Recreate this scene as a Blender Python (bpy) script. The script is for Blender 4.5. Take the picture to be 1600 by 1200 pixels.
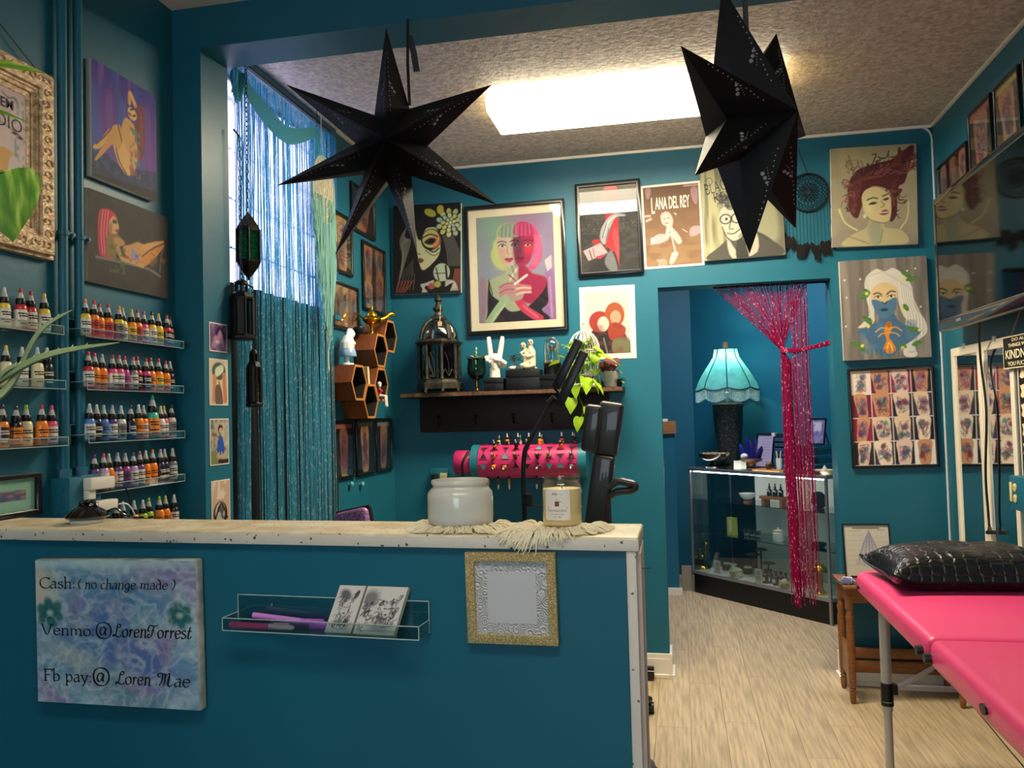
import bpy, bmesh, math, random
import numpy as np
from mathutils import Matrix, Vector

for o in list(bpy.data.objects): bpy.data.objects.remove(o)
SC = bpy.context.scene; COL = SC.collection
random.seed(7); RNG = np.random.default_rng(7)
PI = math.pi

# ------------------------------------------------------------ camera
YAW, PITCH, ROLL, FPX, EYE = 11.4366, 2.1289, 1.513, 1285.5, 1.42
_y, _p, _r = (math.radians(a) for a in (YAW, PITCH, ROLL))
CF = Vector((-math.sin(_y)*math.cos(_p), math.cos(_y)*math.cos(_p), math.sin(_p)))
_R0 = Vector((math.cos(_y), math.sin(_y), 0)); _U0 = _R0.cross(CF)
CR = _R0*math.cos(_r) - _U0*math.sin(_r); CU = _U0*math.cos(_r) + _R0*math.sin(_r)
CC = Vector((0, 0, EYE))
cam = bpy.data.cameras.new('camera'); cam.sensor_width = 36; cam.lens = FPX/1600*36; cam.clip_start = .02
co = bpy.data.objects.new('camera', cam); COL.objects.link(co)
co.matrix_world = Matrix(((CR.x, CU.x, -CF.x, CC.x), (CR.y, CU.y, -CF.y, CC.y), (CR.z, CU.z, -CF.z, CC.z), (0, 0, 0, 1)))
SC.camera = co
# ------------------------------------------------------------ world, exposure
wd = bpy.data.worlds.new('daylight'); SC.world = wd; wd.use_nodes = True
wd.node_tree.nodes['Background'].inputs[0].default_value = (.80, .90, 1.0, 1)
wd.node_tree.nodes['Background'].inputs[1].default_value = 7.8
SC.view_settings.view_transform = 'Standard'; SC.view_settings.look = 'None'
SC.view_settings.exposure = 0.0; SC.view_settings.gamma = 1; SC.view_settings.use_curve_mapping = False
FIX_E, FRONT_E, HALL_E, LAMP_W = 70.0, 19.0, 75.0, 14.0    # ceiling fixtures' glow and the table lamp's bulb

# ------------------------------------------------------------ measured room
XL, XR, D, ZC = -1.613, 1.316, 4.511, 2.844
Y1, Y2, X1, ZH, ZF = 2.4215, 2.587, -1.510, 2.656, 2.795
DL, DR, DT = -.093, .793, 2.087
WT = .16                                  # back wall thickness
WY0, WY1, WZ0, WZ1 = 2.64, 3.76, 1.92, 2.80
HALLX0, HALLX1, HALLY = -1.5, 1.5, 7.45

def ray(u, v): return CF + CR*((u-800)/FPX) - CU*((v-600)/FPX)
def onY(u, v, Y): d = ray(u, v); return CC + d*(Y/d.y)
def onX(u, v, X): d = ray(u, v); return CC + d*(X/d.x)
def onZ(u, v, Z): d = ray(u, v); return CC + d*((Z-EYE)/d.z)
def onP(u, v, o, n):
    d = ray(u, v); return CC + d*((o-CC).dot(n)/d.dot(n))

# ------------------------------------------------------------ materials
def lin(h):
    if isinstance(h, str):
        h = h.lstrip('#'); h = tuple(int(h[i:i+2], 16)/255 for i in (0, 2, 4))
    return tuple(c/12.92 if c <= .04045 else ((c+.055)/1.055)**2.4 for c in h[:3])
MATS = {}
def M(name, col='888888', rough=.5, metal=0, spec=.5, bump=0, bs=60, var=0, vs=6, vcol=None, trans=0, ior=1.45, emit=None, es=0, alpha=1,
      coat=0, transl=0, stretch=(1, 1, 1), rnd=0, detail=3, glit=0, gs=300, gcol='ffffff'):
    if name in MATS: return MATS[name]
    m = bpy.data.materials.new(name); m.use_nodes = True; MATS[name] = m
    nt = m.node_tree; N = nt.nodes; L = nt.links; b = N['Principled BSDF']; out = N['Material Output']
    c = lin(col) + (1,)
    I = b.inputs
    I['Base Color'].default_value = c; I['Roughness'].default_value = rough; I['Metallic'].default_value = metal
    I['Specular IOR Level'].default_value = spec; I['Transmission Weight'].default_value = trans; I['IOR'].default_value = ior
    I['Alpha'].default_value = alpha; I['Coat Weight'].default_value = coat
    if emit: I['Emission Color'].default_value = lin(emit)+(1,); I['Emission Strength'].default_value = es
    tc = mp = None
    def coords():
        nonlocal tc, mp
        if not tc:
            tc = N.new('ShaderNodeTexCoord'); mp = N.new('ShaderNodeMapping'); mp.inputs['Scale'].default_value = stretch
            L.new(tc.outputs['Object'], mp.inputs['Vector'])
        return mp.outputs['Vector']
    colout = None
    if var or vcol:
        nz = N.new('ShaderNodeTexNoise'); nz.inputs['Scale'].default_value = vs; nz.inputs['Detail'].default_value = detail
        L.new(coords(), nz.inputs['Vector'])
        mx = N.new('ShaderNodeMix'); mx.data_type = 'RGBA'
        rp = N.new('ShaderNodeMapRange'); rp.inputs[1].default_value = .35; rp.inputs[2].default_value = .65
        L.new(nz.outputs['Fac'], rp.inputs[0]); L.new(rp.outputs[0], mx.inputs['Factor'])
        mx.inputs[6].default_value = c
        mx.inputs[7].default_value = (lin(vcol)+(1,)) if vcol else tuple(x*(1-var) for x in c[:3])+(1,)
        colout = mx.outputs[2]
    if rnd:
        oi = N.new('ShaderNodeObjectInfo'); hs = N.new('ShaderNodeHueSaturation')
        rr = N.new('ShaderNodeMapRange'); rr.inputs[3].default_value = 1-rnd; rr.inputs[4].default_value = 1+rnd
        L.new(oi.outputs['Random'], rr.inputs[0]); L.new(rr.outputs[0], hs.inputs['Value'])
        if colout: L.new(colout, hs.inputs['Color'])
        else: hs.inputs['Color'].default_value = c
        colout = hs.outputs['Color']
    if glit:
        vz = N.new('ShaderNodeTexVoronoi'); vz.inputs['Scale'].default_value = gs; L.new(coords(), vz.inputs['Vector'])
        sp = N.new('ShaderNodeSeparateColor'); L.new(vz.outputs['Color'], sp.inputs[0])
        gt = N.new('ShaderNodeMath'); gt.operation = 'GREATER_THAN'; gt.inputs[1].default_value = 1-glit; L.new(sp.outputs[0], gt.inputs[0])
        mg = N.new('ShaderNodeMix'); mg.data_type = 'RGBA'; L.new(gt.outputs[0], mg.inputs['Factor'])
        if colout: L.new(colout, mg.inputs[6])
        else: mg.inputs[6].default_value = c
        mg.inputs[7].default_value = lin(gcol)+(1,); colout = mg.outputs[2]
    if colout: L.new(colout, I['Base Color'])
    if bump:
        nb = N.new('ShaderNodeTexNoise'); nb.inputs['Scale'].default_value = bs; nb.inputs['Detail'].default_value = 4
        L.new(coords(), nb.inputs['Vector'])
        bp = N.new('ShaderNodeBump'); bp.inputs['Strength'].default_value = bump; bp.inputs['Distance'].default_value = .01
        L.new(nb.outputs['Fac'], bp.inputs['Height']); L.new(bp.outputs[0], I['Normal'])
    if transl:
        tb = N.new('ShaderNodeBsdfTranslucent'); ms = N.new('ShaderNodeMixShader'); ms.inputs[0].default_value = transl
        if colout: L.new(colout, tb.inputs[0])
        else: tb.inputs[0].default_value = c
        L.new(b.outputs[0], ms.inputs[1]); L.new(tb.outputs[0], ms.inputs[2]); L.new(ms.outputs[0], out.inputs[0])
    return m
def M_clear(name, tint='ffffff', gloss=.12, rough=.03):
    """thin clear plastic or pane: mostly lets light straight through, a little sheen"""
    if name in MATS: return MATS[name]
    m = bpy.data.materials.new(name); m.use_nodes = True; MATS[name] = m
    nt = m.node_tree; N = nt.nodes; L = nt.links; out = N['Material Output']; N.remove(N['Principled BSDF'])
    t = N.new('ShaderNodeBsdfTransparent'); t.inputs[0].default_value = lin(tint)+(1,)
    g = N.new('ShaderNodeBsdfGlossy'); g.inputs['Roughness'].default_value = rough
    lw = N.new('ShaderNodeLayerWeight'); lw.inputs[0].default_value = .35
    mr = N.new('ShaderNodeMapRange'); mr.inputs[3].default_value = gloss*.35; mr.inputs[4].default_value = min(1, gloss*4)
    L.new(lw.outputs['Facing'], mr.inputs[0])
    ms = N.new('ShaderNodeMixShader'); L.new(mr.outputs[0], ms.inputs[0])
    L.new(t.outputs[0], ms.inputs[1]); L.new(g.outputs[0], ms.inputs[2]); L.new(ms.outputs[0], out.inputs[0])
    return m
def M_print(name, rough=.6, bump=0, coat=0):
    """flat print or paint: colours come from the picture's own colour attribute"""
    if name in MATS: return MATS[name]
    m = M(name, 'ffffff', rough, bump=bump, bs=250, coat=coat, spec=.35); nt = m.node_tree
    a = nt.nodes.new('ShaderNodeVertexColor'); a.layer_name = 'paint'
    nt.links.new(a.outputs[0], nt.nodes['Principled BSDF'].inputs['Base Color']); return m

# ------------------------------------------------------------ mesh builder
class MB:
    def __init__(s): s.v = []; s.f = []; s.m = None
    def add(s, vs, fs):
        k = len(s.v)
        for p in vs:
            p = Vector(p); s.v.append(s.m @ p if s.m else p)
        s.f += [tuple(i+k for i in f) for f in fs]; return s
    def box(s, x0, x1, y0, y1, z0, z1):
        return s.add([(x, y, z) for z in (z0, z1) for y in (y0, y1) for x in (x0, x1)],
                     [(0, 2, 3, 1), (4, 5, 7, 6), (0, 1, 5, 4), (2, 6, 7, 3), (0, 4, 6, 2), (1, 3, 7, 5)])
    def lathe(s, prof, n=20, o=(0, 0, 0), sx=1, sy=1, caps=True):
        vs = []; fs = []
        for r, z in prof:
            for i in range(n):
                a = 2*PI*i/n; vs.append((o[0]+r*math.cos(a)*sx, o[1]+r*math.sin(a)*sy, o[2]+z))
        for j in range(len(prof)-1):
            for i in range(n): fs.append((j*n+i, j*n+(i+1) % n, (j+1)*n+(i+1) % n, (j+1)*n+i))
        if caps:
            fs.append(tuple(range(n-1, -1, -1))); k = (len(prof)-1)*n; fs.append(tuple(k+i for i in range(n)))
        return s.add(vs, fs)
    def tube(s, path, r, n=6, caps=True, flat=1):
        P = [Vector(p) for p in path]; R = r if isinstance(r, (list, tuple)) else [r]*len(P)
        vs = []; fs = []; up = None
        for i, p in enumerate(P):
            t = (P[min(i+1, len(P)-1)]-P[max(i-1, 0)])
            t = t.normalized() if t.length > 1e-9 else Vector((0, 0, 1))
            if up is None:
                up = Vector((0, 0, 1)) if abs(t.z) < .9 else Vector((1, 0, 0))
            a = t.cross(up)
            if a.length < 1e-6: a = t.orthogonal()
            a.normalize(); b = a.cross(t).normalized(); up = b
            for k in range(n):
                q = 2*PI*k/n; vs.append(p+a*(math.cos(q)*R[i])+b*(math.sin(q)*R[i]*flat))
        for j in range(len(P)-1):
            for i in range(n): fs.append((j*n+i, j*n+(i+1) % n, (j+1)*n+(i+1) % n, (j+1)*n+i))
        if caps:
            fs.append(tuple(range(n-1, -1, -1))); k = (len(P)-1)*n; fs.append(tuple(k+i for i in range(n)))
        return s.add(vs, fs)
    def cyl(s, a, b, r0, r1=None, n=14): return s.tube([a, b], [r0, r0 if r1 is None else r1], n)
    def ball(s, c, r, n=12, m=8):
        rx, ry, rz = (r, r, r) if not isinstance(r, (tuple, list)) else r
        vs = [(c[0], c[1], c[2]-rz)]; fs = []
        for j in range(1, m):
            a = -PI/2+PI*j/m
            for i in range(n):
                q = 2*PI*i/n; vs.append((c[0]+rx*math.cos(a)*math.cos(q), c[1]+ry*math.cos(a)*math.sin(q), c[2]+rz*math.sin(a)))
        vs.append((c[0], c[1], c[2]+rz)); t = len(vs)-1
        for i in range(n): fs.append((0, 1+(i+1) % n, 1+i)); fs.append((t, 1+(m-2)*n+i, 1+(m-2)*n+(i+1) % n))
        for j in range(m-2):
            for i in range(n): fs.append((1+j*n+i, 1+j*n+(i+1) % n, 1+(j+1)*n+(i+1) % n, 1+(j+1)*n+i))
        return s.add(vs, fs)
    def prism(s, poly, z0, z1):
        n = len(poly)
        return s.add([(x, y, z0) for x, y in poly]+[(x, y, z1) for x, y in poly],
                     [tuple(range(n-1, -1, -1)), tuple(range(n, 2*n))]+[(i, (i+1) % n, n+(i+1) % n, n+i) for i in range(n)])
    def ring(s, outer, inner, z0, z1):
        """flat ring between two loops of equal length, thickness z0..z1"""
        n = len(outer); vs = []
        for z in (z0, z1): vs += [(x, y, z) for x, y in outer]+[(x, y, z) for x, y in inner]
        fs = []
        for i in range(n):
            j = (i+1) % n
            fs += [(i, n+i, n+j, j), (2*n+i, 2*n+j, 3*n+j, 3*n+i), (i, j, 2*n+j, 2*n+i), (n+i, 3*n+i, 3*n+j, n+j)]
        return s.add(vs, fs)
def empty(name, mat=None):
    o = bpy.data.objects.new(name, None); COL.objects.link(o); o.empty_display_size = .05
    if mat is not None: o.matrix_world = mat
    return o
def obj(name, mb, mat, parent=None, smooth=None, bevel=0, seg=2, kind=None):
    me = bpy.data.meshes.new(name); me.from_pydata([tuple(v) for v in mb.v], [], mb.f)
    bm = bmesh.new(); bm.from_mesh(me)
    bmesh.ops.recalc_face_normals(bm, faces=bm.faces)
    if bevel:
        es = [e for e in bm.edges if len(e.link_faces) == 2 and e.calc_face_angle(0) > .6]
        bmesh.ops.bevel(bm, geom=es, offset=bevel, segments=seg, profile=.5, affect='EDGES', clamp_overlap=True)
    bm.to_mesh(me); bm.free()
    if smooth is None and bevel: smooth = 40
    if smooth:
        me.polygons.foreach_set('use_smooth', [True]*len(me.polygons))
        if smooth < 179: me.set_sharp_from_angle(angle=math.radians(smooth))
    me.materials.append(mat if not isinstance(mat, str) else MATS[mat])
    o = bpy.data.objects.new(name, me); COL.objects.link(o)
    if parent: o.parent = parent
    if kind: o['kind'] = kind
    return o
def tag(o, label, cat, group=None):
    o['label'] = label; o['category'] = cat
    if group: o['group'] = group
    return o
def thing(name, label, cat, mat=None, group=None): return tag(empty(name, mat), label, cat, group)
def struct(name, mb, mat, parent=None, **k):
    o = obj(name, mb, mat, parent, **k)
    if not parent: o['kind'] = 'structure'
    return o
def copy_tree(o, parent=None):
    c = o.copy(); COL.objects.link(c); c.parent = parent
    for ch in o.children: copy_tree(ch, c)
    return c
def place(x=0, y=0, z=0, rz=0): return Matrix.Translation((x, y, z)) @ Matrix.Rotation(rz, 4, 'Z')
def cat(pts, n=8, closed=False):
    """smooth curve through points"""
    P = [Vector(p) for p in pts]; out = []; m = len(P)
    rng = range(m if closed else m-1)
    g = (lambda i: P[i % m]) if closed else (lambda i: P[max(0, min(m-1, i))])
    for i in rng:
        a, b, c, d = g(i-1), g(i), g(i+1), g(i+2)
        for k in range(n):
            t = k/n
            out.append(.5*((2*b)+(c-a)*t+(2*a-5*b+4*c-d)*t*t+(3*b-a-3*c+d)*t**3))
    if not closed: out.append(P[-1])
    return out

# walls as drawing planes: (point, to the right as one faces it, towards the viewer)
CANG = math.radians(-4.0)                     # the counter stands a little askew
CE = Vector((math.cos(CANG), math.sin(CANG), 0)); CN = Vector((math.sin(CANG), -math.cos(CANG), 0))
CO = Vector((-.081, 1.462, 0))                # counter's front right corner
PL = {'B': (Vector((0, D, 0)), Vector((1, 0, 0)), Vector((0, -1, 0))),
      'L': (Vector((XL, 0, 0)), Vector((0, 1, 0)), Vector((1, 0, 0))),
      'R': (Vector((XR, 0, 0)), Vector((0, -1, 0)), Vector((-1, 0, 0))),
      'J': (Vector((X1, 0, 0)), Vector((0, 1, 0)), Vector((1, 0, 0))),
      'C': (CO, CE, CN)}
UP = Vector((0, 0, 1))
def rect(pl, TL, TR, BR, BL, off=0, tilt=True):
    """four picture corners -> a rectangle on the wall: placing matrix (origin bottom centre), width, height"""
    o, r, n = PL[pl]; q = [onP(u, v, o+n*off, n)-o for u, v in (TL, TR, BR, BL)]
    a = [p.dot(r) for p in q]; z = [p.z for p in q]
    w = math.hypot((a[1]+a[2]-a[0]-a[3])/2, (z[1]+z[2]-z[0]-z[3])/2); h = (z[0]+z[1]-z[2]-z[3])/2
    t = math.atan2(z[1]+z[2]-z[0]-z[3], a[1]+a[2]-a[0]-a[3]) if tilt else 0
    ca, cz = sum(a)/4, sum(z)/4
    R = r*math.cos(t)+UP*math.sin(t); U = UP*math.cos(t)-r*math.sin(t)
    p = o+r*ca+UP*cz-U*(h/2)
    return Matrix(((R.x, U.x, n.x, p.x), (R.y, U.y, n.y, p.y), (R.z, U.z, n.z, p.z), (0, 0, 0, 1))), w, h
def wallM(pl, P, ux=0):
    o, r, n = PL[pl]
    return Matrix(((r.x, 0, n.x, P[0]), (r.y, 0, n.y, P[1]), (r.z, 1, n.z, P[2]), (0, 0, 0, 1)))

# ------------------------------------------------------------ room shell
TEAL = M('teal_paint', '1b647a', .42, spec=.4, bump=.06, bs=40, var=.12, vs=1.5)
TEALH = M('teal_hall_paint', '186078', .5, spec=.35, bump=.05, bs=40)
WHITE = M('white_trim_paint', 'e6e0d2', .4)
CEIL = M('plaster_ceiling', 'd0cac0', .75, bump=.9, bs=55, vcol='a8a198', vs=48)
CEILF = M('flat_ceiling', 'd8d4cc', .8)
mb = MB()      # left wall with the window opening
mb.box(XL-.2, XL, -2.5, WY0, 0, ZC+.1).box(XL-.2, XL, WY1, D+.2, 0, ZC+.1).box(XL-.2, XL, WY0, WY1, 0, WZ0).box(XL-.2, XL, WY0, WY1, WZ1, ZC+.1)
struct('wall_left', mb, TEAL)
mb = MB(); mb.box(XL-.2, DL, D, D+WT, 0, ZC+.1).box(DR, XR+.2, D, D+WT, 0, ZC+.1).box(DL, DR, D, D+WT, DT, ZC+.1)
struct('wall_back', mb, TEAL)
mb = MB(); mb.box(XR, XR+.2, -2.5, D+.2, 0, ZC+.1); struct('wall_right', mb, TEAL)
mb = MB(); mb.box(XL, X1, Y1, Y2, 0, ZC+.05).box(X1, XR, Y1, Y2, ZH, ZC+.05); struct('wall_front', mb, TEAL)
SWX0, SWX1, SWZ0, SWZ1 = -1.1, .5, 1.0, 2.3      # unseen window added behind the viewer for soft frontal fill light
mb = MB(); mb.box(XL-.2, SWX0, -2.7, -2.5, 0, ZC+.1).box(SWX1, XR+.2, -2.7, -2.5, 0, ZC+.1).box(SWX0, SWX1, -2.7, -2.5, 0, SWZ0).box(SWX0, SWX1, -2.7, -2.5, SWZ1, ZC+.1); struct('wall_rear', mb, TEAL)
mb = MB(); mb.m = Matrix.Translation((0, -2.56, 0)) @ Matrix.Rotation(PI/2, 4, 'X'); mb.ring([(SWX0, SWZ0), (SWX1, SWZ0), (SWX1, SWZ1), (SWX0, SWZ1)], [(SWX0+.05, SWZ0+.05), (SWX1-.05, SWZ0+.05), (SWX1-.05, SWZ1-.05), (SWX0+.05, SWZ1-.05)], -.03, .03)
win2 = struct('window_fill', mb, WHITE); obj('pane', MB().box(SWX0+.05, SWX1-.05, -2.563, -2.557, SWZ0+.05, SWZ1-.05), M_clear('window_fill_glass', 'f4f8f8', .05), win2)
mb = MB(); mb.box(XL-.2, XR+.2, Y2-.02, D+.2, ZC, ZC+.12); struct('ceiling', mb, CEIL)
mb = MB(); mb.box(XL-.2, XR+.2, -2.7, Y1+.02, ZF, ZC+.12); struct('ceiling_front_room', mb, CEILF)
# hall behind the doorway
mb = MB(); mb.box(HALLX0-.1, HALLX0, D+WT, HALLY+.1, 0, ZC+.1); struct('wall_hall_left', mb, TEALH)
mb = MB(); mb.box(HALLX0, .12, HALLY-.14, HALLY+.1, 0, ZC+.1); struct('wall_hall_back', mb, TEALH)
HA = Vector((.12, 7.31, 0)); HE = Vector((.674, -.739, 0)); HN = Vector((-.739, -.674, 0))   # wall set at an angle, along it, out of it
hb = HA+HE*2.4
mb = MB(); mb.prism([(HA.x, HA.y), (hb.x, hb.y), (hb.x-HN.x*.2, hb.y-HN.y*.2), (HA.x-HN.x*.2, HA.y-HN.y*.2)], 0, ZC+.1)
struct('wall_hall_right', mb, TEALH)
mb = MB(); mb.box(XR+.18, 2.2, D+WT-.1, 6.4, 0, ZC+.1); struct('wall_hall_side', mb, TEALH)
mb = MB(); mb.box(HALLX0, 2.2, D+WT-.05, HALLY+.1, ZC, ZC+.12); struct('ceiling_hall', mb, CEILF)
# floor of planks
mb = MB(); mb.box(XL-.3, 2.3, -2.7, HALLY+.2, -.06, -.009)
floor = struct('floor', mb, M('floor_gap', '9c8a70', .8))
PLK = M('plank_wood', 'c2ad8b', .5, var=.36, vs=6, stretch=(12, .7, 1), bump=.05, bs=60, rnd=.07, detail=8)
pw = .152; pmeshes = []
for k in range(3):
    mb = MB(); mb.box(.0005, pw-.0005, .0005, 1.22-.0005, -.009, 0)
    o = obj('plank', mb, PLK, floor, bevel=.0007, seg=1); pmeshes.append(o)
n = 0
for i in range(int(round((2.2+.3)/pw))):
    x = -.3+i*pw; y = 1.55-random.random()*1.2
    while y < HALLY:
        if x < 1.4 or y > 4:
            if n < 3: o = pmeshes[n]
            else: o = pmeshes[n % 3].copy(); COL.objects.link(o); o.parent = floor
            o.location = (x, y, 0); n += 1
        y += 1.22
mb = MB(); mb.box(XL-.2, -.3, -2.6, HALLY, -.009, 0).box(-.3, XR+.1, -2.6, .34, -.009, 0); obj('plank_field', mb, PLK, floor)
# baseboards
def baseboard(name, x0, x1, y0, y1, h=.125):
    mb = MB(); dx, dy = x1-x0, y1-y0
    if abs(dx) > abs(dy):
        mb.box(x0, x1, y0, y1, 0, h*.82).box(x0, x1, y0+(.005 if name != 'n' else 0), y1, h*.82, h).box(x0-.004, x1+.004, y0-.012, y1, 0, .02)
    else:
        mb.box(x0, x1, y0, y1, 0, h).box(x0-.012, x1, y0, y1, 0, .02)
    return struct(name, mb, WHITE, bevel=.002, seg=1)
baseboard('baseboard_back', XL, DL-.001, D-.018, D)
baseboard('baseboard_back_right', DR+.001, XR, D-.018, D)
mb = MB(); mb.box(DL-.001, DL+.012, D-.019, D+WT+.01, .02, .125).box(DL-.001, DL+.024, D-.03, D+WT, 0, .02); struct('baseboard_door_left', mb, WHITE)
mb = MB(); mb.box(DR-.012, DR+.001, D-.019, D+WT+.01, .02, .125).box(DR-.024, DR+.001, D-.03, D+WT, 0, .02); struct('baseboard_door_right', mb, WHITE)
mb = MB(); mb.box(XR-.016, XR, .5, D-.02, 0, .125); struct('baseboard_right', mb, WHITE)
# painted white beads along ceiling and corner
mb = MB(); mb.box(XL, XR, D-.012, D, ZC-.014, ZC); struct('trim_1', mb, WHITE)
mb = MB(); mb.box(XR-.012, XR, Y2, D, ZC-.014, ZC); struct('trim_2', mb, WHITE)
CORN = M('corner_bead', 'c3cdd2', .5)
mb = MB(); mb.tube(cat([(XR-.045, D-.006, ZC-.012), (XR-.02, D-.006, ZC-.03), (XR-.007, D-.007, ZC-.06), (XR-.006, D-.006, ZC-.1)], 5)+[Vector((XR-.006, D-.006, .13))], .006, 6)
struct('trim_3', mb, CORN, smooth=60)
mb = MB(); mb.box(XL, XL+.012, WY1, D, ZC-.012, ZC); struct('trim_4', mb, WHITE)
# ------------------------------------------------------------ glass block window
GB = M('block_glass', 'dfe6f4', .35, transl=.86, vcol='e8d6e6', vs=9)
mb = MB()
win = struct('window_1', MB().box(XL-.19, XL-.11, WY0, WY1, WZ0, WZ0+.008).box(XL-.19, XL-.11, WY0, WY1, WZ1-.008, WZ1), M('mortar', '9fa9b4', .8))
bw = (WY1-WY0)/6; bh = (WZ1-WZ0)/4.4
z = WZ0
blk = None; k = 0
mort = MB()
while z < WZ1-.01:
    h = min(bh, WZ1-z)
    for i in range(6):
        y = WY0+i*bw; key = round(h, 3)
        mb = MB(); mb.box(XL-.185, XL-.115, .006, bw-.006, .006, h-.006)
        o = obj('glass_block', mb, GB, win, bevel=.008, seg=2) if blk is None or h < bh-.001 else blk.copy()
        if o.name not in COL.objects: COL.objects.link(o); o.parent = win
        if blk is None: blk = o
        o.location = (0, y, z)
        mort.box(XL-.165, XL-.14, y+bw-.007, y+bw+.007, z, z+h)
    mort.box(XL-.165, XL-.14, WY0, WY1, z-.007, z+.007); z += bh
obj('mortar_grid', mort, MATS['mortar'], win)
mb = MB(); mb.box(XL-.11, XL+.012, WY0, WY1, WZ0-.02, WZ0+.004); obj('window_sill', mb, TEAL, win)

# ------------------------------------------------------------ ceiling lights
def wrap_light(name, label, x0, x1, yc, hw, zt, e, glow='fff6dc'):
    t = thing(name, label, 'ceiling light', place((x0+x1)/2, yc, zt), 'ceiling lights')
    L2 = (x1-x0)/2
    obj('housing', MB().box(-L2+.01, L2-.01, -hw*.82, hw*.82, -.026, 0), WHITE, t, bevel=.004)
    prof = [(-hw, -.022), (-hw, -.055), (-hw*.84, -.09), (hw*.9, -.092), (hw, -.06), (hw, -.022)]
    mb = MB(); vs = [(x, y, z) for x in (-L2, L2) for y, z in prof]; m = len(prof)
    mb.add(vs, [(0, 1, m+1, m), (1, 2, m+2, m+1), (3, 4, m+4, m+3), (4, 5, m+5, m+4), (m-1, 0, m, 2*m-1)])
    obj('diffuser_sides', mb, M('lit_diffuser_side_'+str(round(e)), 'ffffff', .5, emit=glow, es=e*.16), t)
    mb = MB(); mb.add(vs, [(2, 3, m+3, m+2)]); obj('diffuser_lens', mb, M('lit_diffuser_lens_'+str(round(e)), 'ffffff', .5, emit=glow, es=e), t)
    for sx in (-1, 1):
        mb = MB(); mb.add([(sx*(L2+d), y*1.01, z) for d in (0, .012) for y, z in prof], [tuple(range(m-1, -1, -1)), tuple(range(m, 2*m))]+[(i, (i+1) % m, m+(i+1) % m, m+i) for i in range(m)])
        obj('end_cap', mb, M('end_cap_plastic', 'f3ead0', .4, transl=.3, emit='fff0cc', es=.8), t)
    return t
wrap_light('fluorescent_light', 'long wraparound fluorescent light on the textured ceiling', -.775, .46, 3.635, .172, ZC, FIX_E, 'fff0d0')
t = wrap_light('fluorescent_light', 'long wraparound fluorescent light over the front of the counter room', -.75, .5, .25, .15, ZF, FRONT_E)
t = wrap_light('fluorescent_light', 'short wraparound light on the hall ceiling', -.2, .5, 5.75, .13, ZC, HALL_E, 'f4f2ff')
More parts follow.
